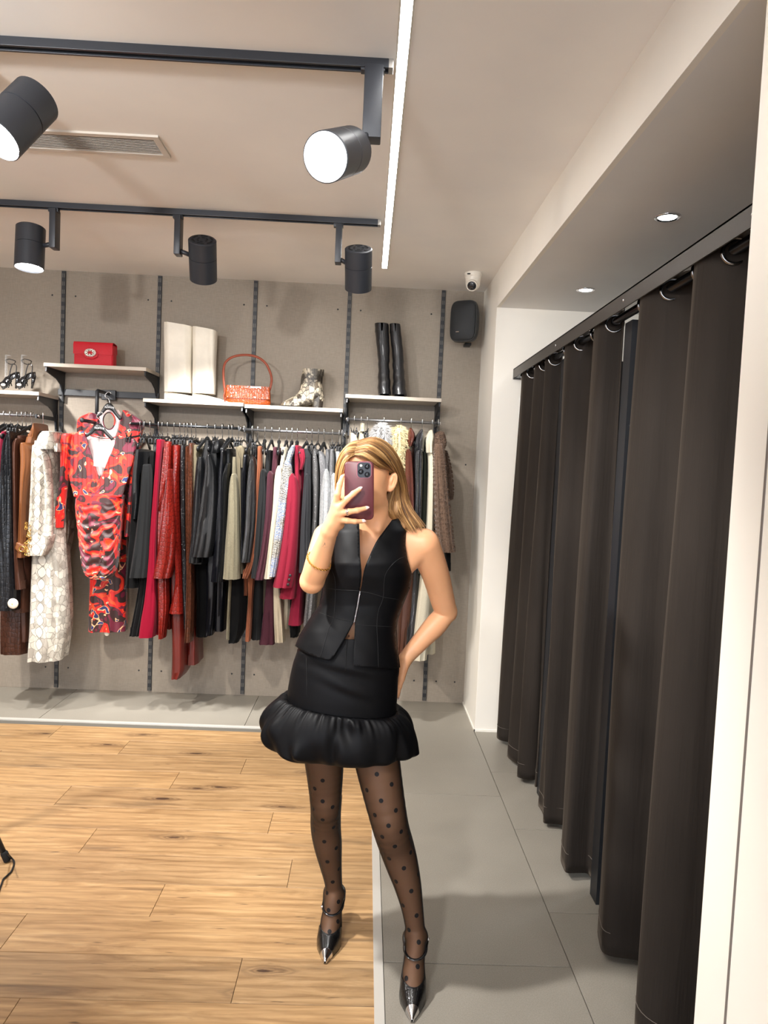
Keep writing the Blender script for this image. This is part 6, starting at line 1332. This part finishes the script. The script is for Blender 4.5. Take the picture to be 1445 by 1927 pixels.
for k in range(1150):
    u = min(1, max(0, rs.random())); clump = rs.choice([0, 0, 1]); g = guide(u).copy()
    du = rs.gauss(0, 0.012); g2 = guide(min(1, max(0, u+du))); w_ = np.linspace(0, 1, NS)[:, None]**1.5; g = g*(1-w_)+g2*w_
    d = cen-g; d[:, 2] *= 0.4; d /= np.linalg.norm(d, axis=1)[:, None]+1e-9
    g = g+d*rs.uniform(-0.003, 0.005)+np.array([rs.gauss(0, 0.0012), rs.gauss(0, 0.0012), 0])*np.linspace(0, 1.6, NS)[:, None]
    wv = 0.0016*np.sin(np.linspace(0, rs.uniform(3, 7), NS)+rs.uniform(0, 6))[:, None]; g = g+wv*np.array([1, 0.3, 0])
    L_n = NS if rs.random() < 0.5 else rs.randint(NS-5, NS)
    ex_ = (g[-1]-g[-3])*rs.uniform(0.0, 0.5); g = g+ex_*(np.linspace(0, 1, NS)[:, None]**6)
    strand(g[:L_n], rs.uniform(0.0009, 0.0020), min(1, max(0, 0.50+0.26*math.sin(u*60)+rs.gauss(0, 0.24))))
mesh('hair_strands', V, F, M_HAIR, hb, attrs={'rnd': R_, 'along': A_})
# small earring, bracelet, ring, wrist mark
p = P3(735.5, 921, 2.212); MB().tube([p+np.array([0.004*math.cos(a), -0.002, 0.0045*math.sin(a)]) for a in np.linspace(0, 2*PI, 17)], 0.0012, 6, caps=False, up=(0, 1, 0)).sphere(p+np.array([-0.008, -0.003, 0.002]), 0.0016, 8).build('gold_earring', M_GOLD, woman)
ctr_b = EL*0.56+WL*0.44; ax = (WL-EL)/np.linalg.norm(WL-EL); ax = ax+np.array([0.25, 0.0, 0.10]); ax /= np.linalg.norm(ax); a = np.cross(ax, (0, 1, 0)); a /= np.linalg.norm(a); b = np.cross(ax, a)
bm_ = MB()
for k in range(44):
    th = 2*PI*k/44; c_ = ctr_b+0.0365*(math.cos(th)*a+math.sin(th)*b)-ax*0.004; tn_ = -math.sin(th)*a+math.cos(th)*b; w1 = tn_; w2 = ax if k % 2 else (math.cos(th)*a+math.sin(th)*b)
    bm_.tube([c_+0.0042*math.cos(q)*w1+0.0030*math.sin(q)*w2 for q in np.linspace(0, 2*PI, 11)], 0.0009, 5, caps=False)
bm_.build('bracelet', M_GOLD, woman)
f0, f1 = P3(651, 964, 1.974), P3(656, 963, 1.972); d = f1-f0; d /= np.linalg.norm(d); a = np.cross(d, (0, 0, 1)); a /= np.linalg.norm(a); b = np.cross(d, a)
rg = MB()
for o_ in (-0.0016, 0.0016): rg.tube([f1-d*0.003+d*o_+0.0096*(math.cos(q)*a+math.sin(q)*b) for q in np.linspace(0, 2*PI, 25)], 0.0013, 7, caps=False)
rg.sphere(f1-d*0.003-np.array([0, 0.0105, -0.001]), 0.0026, 10); rg.build('silver_ring', M_CHROME, woman)
hbv = BVHTree.FromPolygons([Vector(q) for q in VL], [tuple(int(i) for i in q) for q in QL]); bbv = BVHTree.FromPolygons([Vector(q) for q in VV], [tuple(int(i) for i in q) for q in QQ])
def onbody(x, y, off=0.0003, bv_=bbv):
    h_ = bv_.ray_cast(Vector(_C), Vector(ray(x, y))); return None if h_[0] is None else np.array(h_[0])+np.array(h_[1])*off
tt = MB()
for ln_ in ([(611, 1021), (610, 1025), (607, 1029), (612, 1030), (616, 1029), (612, 1026), (611, 1021)], [(606, 1028), (610, 1031), (615, 1031)], [(608, 1026), (612, 1023)]):
    q = [onbody(*s_) for s_ in ln_]
    if all(s_ is not None for s_ in q): tt.tube(q, 0.0005, 5)
if tt.V: tt.build('wrist_tattoo', pm('tattoo_ink', (92, 78, 66), 0.6), woman)
q = onbody(656.5, 1197); 
if q is not None: MB().sphere(q, 0.0035, 10, (0.8, 0.5, 1.2)).build('navel', pm('navel_shadow', (150, 92, 66), 0.6), woman)

# ---- clothes on the body: tailored surfaces around the torso
m = bpy.data.materials.new('black_satin_twill'); t = NT(m)
w1 = t.add('ShaderNodeTexWave', {'Vector': t.coord(), 'Scale': 420}, bands_direction='DIAGONAL'); n1 = t.noise(t.coord(), 9, 3)
t.set(Base_Color=t.mix(1.0, srgb((9, 9, 11)), t.ramp(n1.outputs[0], [(0.3, (0.88,)*3), (0.7, (1.12,)*3)]), 'MULTIPLY'), Roughness=0.52)
t.b.inputs['Specular IOR Level'].default_value = 0.14; t.b.inputs['Sheen Roughness'].default_value = 0.3
t.bump(t.math('ADD', t.math('MULTIPLY', w1.outputs[1], 0.12), n1.outputs[0]), 0.06, 0.002); M_SATIN_B = m
TR = np.array([(975, 650, 748, 2.232, .050, .055), (1000, 628, 768, 2.232, .080, .072), (1030, 619, 770, 2.235, .104, .085), (1062, 613, 774, 2.235, .128, .085), (1085, 610, 775, 2.235, .124, .082), (1112, 608, 768, 2.235, .110, .080),
      (1140, 601, 757, 2.235, .103, .080), (1165, 584, 748, 2.232, .106, .088), (1190, 568, 745, 2.228, .115, .10), (1215, 556, 747, 2.225, .124, .11), (1240, 548, 750, 2.222, .132, .118), (1275, 543, 753, 2.22, .140, .12)])
def trow(y): return [np.interp(y, TR[:, 0], TR[:, i]) for i in range(1, 6)]
def tY(x, y, back=False, extra=0.0):
    xl, xr, Yc, Df, Db = trow(y); s = min(1.0, abs(x-(xl+xr)/2)/((xr-xl)/2)); k = (1-s**2.4)**0.5
    return Yc+(Db+extra)*k if back else Yc-(Df+extra)*k
def wrap(name, poly, mat, fn=lambda x, y: 0.0, back=False, step=4.0, label=None, extra=0.0):
    def g(x, y): return tY(x, y, back, extra)-2.2+fn(x, y)
    def samp(pl):
        out = []
        for i in range(len(pl)):
            a = np.array(pl[i], float); b = np.array(pl[(i+1) % len(pl)], float); k = max(1, int(np.linalg.norm(b-a)/step)); out += [tuple(a+(b-a)*j/k) for j in range(k)]
        return out
    O = samp(poly); pts = list(O); E_ = [(i, (i+1) % len(O)) for i in range(len(O))]
    def inside(p):
        c = False; j = len(O)-1
        for i in range(len(O)):
            if (O[i][1] > p[1]) != (O[j][1] > p[1]) and p[0] < (O[j][0]-O[i][0])*(p[1]-O[i][1])/(O[j][1]-O[i][1])+O[i][0]: c = not c
            j = i
        return c
    Oa = np.array(O); y = Oa[:, 1].min()+step/2; r = 0
    while y < Oa[:, 1].max():
        x = Oa[:, 0].min()+(step/2 if r % 2 else 0)
        while x < Oa[:, 0].max():
            if inside((x, y)) and ((Oa-(x, y))**2).sum(1).min() > (step*0.45)**2: pts.append((x, y))
            x += step
        y += step*0.87; r += 1
    v2, e2, f2 = delaunay_2d_cdt([Vector(p) for p in pts], E_, [], 1, 1e-6)[:3]
    V = []
    for p in v2:
        Yc = trow(p[1])[2]; q = at(p[0], p[1], Y=Yc); Yt = tY(p[0], p[1], back, extra)+fn(p[0], p[1])
        V.append(at(p[0], p[1], Y=Yt) if not back else np.array([q[0], Yt, q[2]]))
    o = mesh(name, V, [f for f in f2 if len(f) > 2], mat, vest)
    if label: o['label'] = label
    md = o.modifiers.new('thickness', 'SOLIDIFY'); md.thickness = 0.0035; md.offset = 0
    return o
vest = bpy.data.objects.new('vest', None); COL.objects.link(vest); vest.parent = woman; vest.empty_display_size = 0.05
def wr_(x, y): return 0.0010*math.sin(0.07*x+0.025*y)+0.0006*math.sin(0.10*y-0.12*x)
wrap('vest_front', [(648, 984), (660, 980), (675, 984), (676, 1010), (677, 1046), (679.5, 1079), (677, 1100), (676.5, 1113), (672, 1140), (665.5, 1171), (655, 1192), (640, 1217), (625, 1239), (619, 1243), (608, 1241), (580, 1231), (556, 1216), (564, 1196), (576, 1176), (590, 1154), (601, 1140), (607, 1115), (610, 1090), (613, 1066), (619, 1044), (626, 1014), (636, 994)], M_SATIN_B, wr_)
wrap('vest_front', [(737, 979), (748, 976), (766, 988), (763, 1005), (762, 1026), (766, 1052), (772, 1072), (775, 1083), (771, 1105), (757, 1140), (748, 1165), (745, 1185), (746, 1210), (748.5, 1235), (750.5, 1257), (735, 1258), (700, 1256), (664, 1253), (665, 1225), (667, 1195), (668, 1172), (674, 1140), (678, 1113), (681.5, 1098), (686, 1072), (696, 1046), (709, 1019), (724, 998)], M_SATIN_B, wr_)
wrap('vest_back', [(660, 981), (740, 978), (762, 990), (764, 1026), (770, 1070), (775, 1084), (757, 1140), (745, 1172), (747, 1215), (752, 1256), (650, 1250), (556, 1216), (576, 1176), (601, 1140), (610, 1090), (618, 1046), (628, 1010)], M_SATIN_B, back=True, step=7)
def seam(pts, name='seam', r=0.0009, mt=None, off=-0.0024):
    P = smooth_path([(x, y, 0) for x, y in pts], 10); return MB().tube([at(p[0], p[1], Y=tY(p[0], p[1])+wr_(p[0], p[1])+off) for p in P], r, 6).build(name, mt or M_SEAM, vest)
M_SEAM = pm('seam_black', (10, 10, 11), 0.8)
for s_ in ([(616, 1107), (640, 1110), (676, 1112)], [(600, 1152), (630, 1163), (664, 1170)], [(678.5, 1113), (700, 1117), (722, 1124)], [(669, 1176), (690, 1177), (709, 1178), (744, 1180)], [(765, 1046), (745, 1056), (725, 1082), (721, 1124), (712, 1150), (709, 1178), (711, 1215), (712, 1256)], [(618, 1062), (628, 1082), (631, 1108), (628, 1160), (618, 1185), (603, 1236)], [(722, 1124), (760, 1130)]): seam(s_)
for s_ in ([(675, 984), (676, 1010), (677, 1046), (679.5, 1079), (677, 1105)], [(738, 979), (724, 998), (709, 1019), (696, 1046), (686, 1072), (681.5, 1100)], [(766, 989), (763, 1005), (762, 1026), (766, 1052), (774, 1080)]): seam(s_, 'piping', 0.0013, M_SATIN_B, -0.001)
zz = MB(); P = smooth_path([(677.5, 1113, 0), (672.5, 1141, 0), (666.5, 1171, 0)], 24)
for i, p in enumerate(P):
    c_ = at(p[0]+(0.5 if i % 2 else -0.5), p[1], Y=tY(p[0], p[1])-0.004); zz.sphere(c_, 0.0013, 6, (1.6, 0.8, 0.8))
zz.build('zip_teeth', M_CHROME, vest)
# ---- skirt with bubble ruffle
skirt = bpy.data.objects.new('skirt', None); COL.objects.link(skirt); skirt.parent = woman; skirt.empty_display_size = 0.05
def ring(L, R, Yc, Df, Db, n=120, e=1.0, rad=None, sag=0.0):
    A, Bq = P3(L[0], L[1], Yc), P3(R[0], R[1], Yc); out = []
    for k in range(n):
        th = 2*PI*k/n; cx, sx = math.cos(th), math.sin(th); u = 0.5+0.5*cx; s_ = math.copysign(abs(sx)**0.85, sx)
        p = A+(Bq-A)*u; w = rad(th) if rad else 0.0; c_ = (A+Bq)/2
        q = np.array([p[0], p[1]-(Df if sx > 0 else Db)*s_, p[2]-sag*max(0, sx)]); d = q-c_; d[2] = 0; d /= np.linalg.norm(d)+1e-9
        out.append(q+d*w)
    return out
rows = [((588, 1188), (738, 1190), .100, .09), ((574, 1203), (744, 1206), .108, .10), ((560, 1222), (749, 1224), .116, .108), ((552, 1245), (750, 1250), .122, .112), ((546, 1272), (749, 1282), .126, .115), ((542, 1295), (747, 1312), .128, .115), ((541, 1312), (746, 1338), .128, .114)]
rr_ = []
for i in range(40):
    f = i/39*(len(rows)-1); k = int(min(f, len(rows)-2)); q = f-k; a, b = rows[k], rows[k+1]; L = np.array(a[0])*(1-q)+np.array(b[0])*q; R = np.array(a[1])*(1-q)+np.array(b[1])*q
    yy = i/39
    def rd(th, yy=yy):
        x = math.cos(th); s1 = math.exp(-((yy-0.42-0.13*x)/0.06)**2)-0.7*math.exp(-((yy-0.52-0.13*x)/0.05)**2); s2 = math.exp(-((yy-0.62-0.20*x)/0.05)**2)-0.7*math.exp(-((yy-0.70-0.20*x)/0.05)**2)
        return (0.0048*s1*(0.4+0.6*math.exp(-((x-0.15)/0.55)**2))+0.0040*s2*math.exp(-((x-0.1)/0.5)**2)) if math.sin(th) > 0 else 0.0
    rr_.append(ring(L, R, 2.222, a[2]*(1-q)+b[2]*q, a[3]*(1-q)+b[3]*q, 160, rad=rd))
MB().loft(rr_, caps=False).build('skirt_body', M_SATIN_B, skirt).modifiers.new('thickness', 'SOLIDIFY').thickness = 0.003
rs = random.Random(9); PUFF = [(2*PI*(k+rs.uniform(-.35, .35))/34, rs.uniform(0.06, 0.17), rs.uniform(0.12, 0.8), rs.uniform(0.10, 0.28), rs.choice([-1, 1, 1])*rs.uniform(0.5, 1.1), rs.uniform(-0.5, 0.5)) for k in range(34)]; pw = [(rs.uniform(0, 6), k, rs.uniform(0.6, 1.3)) for k in (29, 47, 71)]
def ruf(th, lo, hi, v):
    q = 0.0
    for c, w, v0, vw, a, dr in PUFF:
        d = (th-c-dr*(v-v0)+PI) % (2*PI)-PI; q += a*math.exp(-(d/w)**2-((v-v0)/vw)**2)
    return lo*5.0*q+hi*math.exp(-(v/0.22)**2)*sum(a*math.sin(k*th+p+2*v) for p, k, a in pw)
prof = [((541, 1310), (746, 1336), .129, .115, 0.0, 0.0015), ((532, 1308), (754, 1337), .142, .125, .0022, .0035), ((516, 1322), (768, 1346), .160, .140, .0045, .0035), ((503, 1342), (779, 1362), .174, .152, .0060, .0022), ((499, 1362), (784, 1384), .180, .158, .0065, .0012), ((504, 1382), (784, 1404), .178, .156, .0060, .0010), ((516, 1393), (780, 1410), .170, .150, .0055, .0012), ((536, 1399), (768, 1413), .155, .138, .0050, .0014), ((554, 1396), (752, 1406), .135, .122, .0030, .0014), ((566, 1390), (742, 1398), .120, .110, .0015, .001)]
A = np.array([(l[0], l[1], r[0], r[1], a, b, c_, d_) for l, r, a, b, c_, d_ in prof]); A = arr_interp(A, 40); rg_ = []
for i, r in enumerate(A):
    tw = 0.10*math.sin(i*0.10)
    rg_.append(ring((r[0], r[1]), (r[2], r[3]), 2.222, r[4], r[5], 300, rad=lambda th, r=r, v=i/39: ruf(th, r[6]*0.8, r[7], v), sag=0.0))
MB().loft(rg_, caps=False).build('bubble_ruffle', M_SATIN_B, skirt)
def sk(x, y):
    xl = np.interp(y, [1190, 1222, 1272, 1312], [588, 560, 546, 541]); xr = np.interp(y, [1190, 1222, 1272, 1338], [738, 749, 749, 746]); s = min(1, abs(x-(xl+xr)/2)/((xr-xl)/2)); return 2.222-np.interp(y, [1190, 1250, 1310], [.100, .122, .128])*(1-s*s)**0.43-0.002
for s_ in ([(576, 1232), (577, 1262), (577, 1300), (577, 1335)], [(653, 1204), (651, 1228), (650, 1262)]):
    MB().tube([at(p[0], p[1], Y=sk(p[0], p[1])) for p in smooth_path([(x, y, 0) for x, y in s_], 8)], 0.0009, 6).build('seam', M_SEAM, skirt)

# ---- shoes
M_SHOE = leather('shoe_patent', (9, 9, 10), 0.16, None, 0.5)
def shoe(side, label, bside):
    Fp, L, hd, nx = FT[side]
    o = bpy.data.objects.new('shoe', None); COL.objects.link(o); o.parent = woman; o['label'] = label; o.empty_display_size = 0.05
    zs = lambda s: 0.0035+0.086*np.clip((s-0.075)/(L-0.045-0.075), 0, 1)**1.25
    ws = lambda s: float(np.interp(s, [0, 0.01, 0.03, 0.05, 0.07, 0.09, 0.12, 0.16, 0.20, 0.225, 0.238], [0.0015, 0.006, 0.0165, 0.026, 0.0345, 0.0395, 0.0385, 0.032, 0.028, 0.022, 0.010]))
    hs = lambda s: float(np.interp(s, [0, 0.01, 0.03, 0.05, 0.07, 0.09, 0.12], [0.006, 0.012, 0.022, 0.033, 0.043, 0.052, 0.056]))
    sr = []
    for s in np.linspace(0.006, L, 30): sr.append([Fp(s, ws(s)*c_*1.02, zs(s)+dz) for c_, dz in ((-1, -0.0035), (-1, 0.0), (-0.3, 0.0), (0.3, 0), (1, 0.0), (1, -0.0035))])
    MB().loft(sr).build('sole', M_SLOT, o, sharp=40)
    def upper(s0f, s1f, nm, mt, gap=0.0):
        V = []; F = []; ni, nj = 26, 30
        for i in range(ni):
            for j in range(nj):
                th = PI*j/(nj-1); q = abs(math.cos(th)); a = s0f(q); b = s1f(q); s = a+(b-a)*i/(ni-1)
                V.append(Fp(s, (ws(s)+gap)*math.copysign(abs(math.cos(th))**0.8, math.cos(th)), zs(s)-0.001+(hs(s)+gap)*math.sin(th)**0.75))
        for i in range(ni-1):
            for j in range(nj-1): F.append((i*nj+j, i*nj+j+1, (i+1)*nj+j+1, (i+1)*nj+j))
        u_ = mesh(nm, V, F, mt, o); md = u_.modifiers.new('thickness', 'SOLIDIFY'); md.thickness = 0.0016; md.offset = 1 if gap else 0; return u_
    upper(lambda q: 0.0, lambda q: 0.036-0.004*q, 'metal_toe_cap', M_CHROME, 0.0012)['label'] = 'polished metal pointed toe cap'
    upper(lambda q: 0.030, lambda q: 0.076+0.044*q**2, 'vamp', M_SHOE)
    # heel counter and stiletto
    V = []; F = []; ni, nj = 14, 8
    for i in range(ni):
        ph = -1.35+2.7*i/(ni-1)
        for j in range(nj):
            z = 0.085+0.050*j/(nj-1)*(1-0.25*abs(ph)); c_ = Fp(L-0.028, 0.0300*math.sin(ph)*(1-0.05*j/7), z); V.append(c_+hd*0.0315*math.cos(ph)*(1-0.04*j/7))
    for i in range(ni-1):
        for j in range(nj-1): F.append((i*nj+j, i*nj+j+1, (i+1)*nj+j+1, (i+1)*nj+j))
    u_ = mesh('heel_counter', V, F, M_SHOE, o); md = u_.modifiers.new('thickness', 'SOLIDIFY'); md.thickness = 0.0018
    MB().loft([ell(Fp(L-0.030, 0, 0.086), 0.021, 0.022, 20), ell(Fp(L-0.026, 0, 0.06), 0.011, 0.012, 20), ell(Fp(L-0.023, 0, 0.03), 0.0065, 0.007, 20), ell(Fp(L-0.022, 0, 0.0005), 0.0055, 0.006, 20)]).build('heel', M_SHOE, o)
    # ankle strap: a ring that hugs the foot from instep to heel counter
    h_ = bv.ray_cast(Vector(_C), Vector(ray(*((633, 1720) if side == 'L' else (785, 1806)))))
    fr = np.array(h_[0]) if h_[0] is not None else Fp(0.17, 0, 0.13); bk = Fp(L-0.002, 0, 0.122); cn = (fr+bk)/2; v_ = (bk-fr)/np.linalg.norm(bk-fr); pts = []
    for k in range(36):
        th = 2*PI*k/36; d = math.cos(th)*nx+math.sin(th)*v_; h_ = bv.ray_cast(Vector(cn+d*0.12), Vector(-d)); q = np.array(h_[0]) if h_[0] is not None else cn+d*0.03
        pts.append(q+d*0.0015)
    P_ = np.array(pts); P_ = (np.roll(P_, 1, 0)+P_*2+np.roll(P_, -1, 0))/4; pts = [P_[k] for k in range(36)]
    MB().tube(pts+pts[:2], 0.0056, 8, caps=False, flat=0.4, up=(0, 0, 1)).build('strap', M_PAT, o)
    ix = int(np.argmin(P_[:, 0])) if bside == 'L' else int(np.argmax(P_[:, 0])); pts = [pts[ix]]*2
    bp = pts[0] if bside == 'L' else pts[-1]; w_ = -1 if bside == 'L' else 1
    MB().box(bp+np.array([w_*0.004-0.004, -0.006, -0.006]), bp+np.array([w_*0.004+0.004, 0.002, 0.006]), 0.002).build('buckle', M_CHROME, o)
shoe('L', 'pointed patent shoe standing on the wood floor', 'L'); shoe('R', 'pointed patent shoe standing on the grey tiles', 'R')

# ---- the phone
ph = thing('smartphone', P3(675, 923, 2.003), 'smartphone in a burgundy case held up in front of the face', 'phone')
TLc, TRc, BLc = P3(648, 868, 2.0), P3(703.5, 868, 2.0), P3(648, 978.5, 2.0)
ex = TRc-TLc; W_ = np.linalg.norm(ex); ex /= W_; ez = TLc-BLc; H_ = np.linalg.norm(ez); ez /= H_; ey = np.cross(ez, ex); cP = (TRc+BLc)/2
def rrect(w, h, r, y, n=8, c=(0, 0)):
    out = []
    for q, (sx, sz) in enumerate(((1, 1), (-1, 1), (-1, -1), (1, -1))):
        for k in range(n+1):
            a = PI/2*q+PI/2*k/n; out.append(cP+ex*(c[0]+sx*(w/2-r)+r*math.cos(a))+ez*(c[1]+sz*(h/2-r)+r*math.sin(a))+ey*y)
    return out
M_CASE = pm('burgundy_case', (84, 29, 36), 0.42, bump=('noise', 400, 0.03)); sg = 1 if ey[1] > 0 else -1
def lay(*a): return MB().loft([rrect(w, h, r, y*sg, c=c) for w, h, r, y, c in a])
o0 = (0, 0)
lay((W_-0.004, H_-0.004, 0.011, 0.0, o0), (W_-0.0012, H_-0.0012, 0.0125, 0.0012, o0), (W_, H_, 0.013, 0.004, o0), (W_, H_, 0.013, 0.009, o0), (W_-0.002, H_-0.002, 0.012, 0.0105, o0)).build('case', M_CASE, ph, sharp=60)
lay((W_-0.006, H_-0.006, 0.011, 0.0104, o0), (W_-0.0065, H_-0.0065, 0.011, 0.0112, o0)).build('screen', pm('screen_glass', (12, 12, 14), 0.05), ph, sharp=40)
cpx = P3(685, 884.5, 2.0); cc_ = ((cpx-cP)@ex, (cpx-cP)@ez); bw = 25.5/1350*2.0
lay((bw+0.003, bw*1.12+0.003, 0.011, -0.0012, cc_), (bw+0.004, bw*1.12+0.004, 0.011, 0.001, cc_)).build('camera_rim', pm('case_rim', (150, 84, 98), 0.35), ph, sharp=60)
lay((bw, bw*1.12, 0.010, -0.0020, cc_), (bw, bw*1.12, 0.010, 0.0005, cc_)).build('camera_plate', pm('camera_plate_dark', (9, 10, 13), 0.2), ph, sharp=60)
for dx, dz in ((-0.009, -0.0045), (0.0085, 0.0095), (0.0085, -0.0125)):
    c_ = cP+ex*(cc_[0]+dx)+ez*(cc_[1]+dz)-ey*sg*0.002
    l_ = MB().lathe(c_, -ey*sg, [(0, 0.0078), (0.0022, 0.0078), (0.0026, 0.007), (0.0018, 0.0064)], 24).build('camera_lens', pm('lens_rim', (30, 32, 38), 0.25, 0.5), ph, sharp=50)
    MB().lathe(c_, -ey*sg, [(0, 0.0062), (0.0018, 0.006), (0.0022, 0.003), (0.0024, 0.0005)], 20).build('lens_glass', pm('lens_glass', (8, 9, 14), 0.04), l_)
MB().lathe(cP+ex*(cc_[0]-0.0085)+ez*(cc_[1]+0.012)-ey*sg*0.002, -ey*sg, [(0, 0.0036), (0.0008, 0.0034), (0.001, 0.001)], 16).build('flash', pm('flash_white', (240, 236, 220), 0.3), ph)
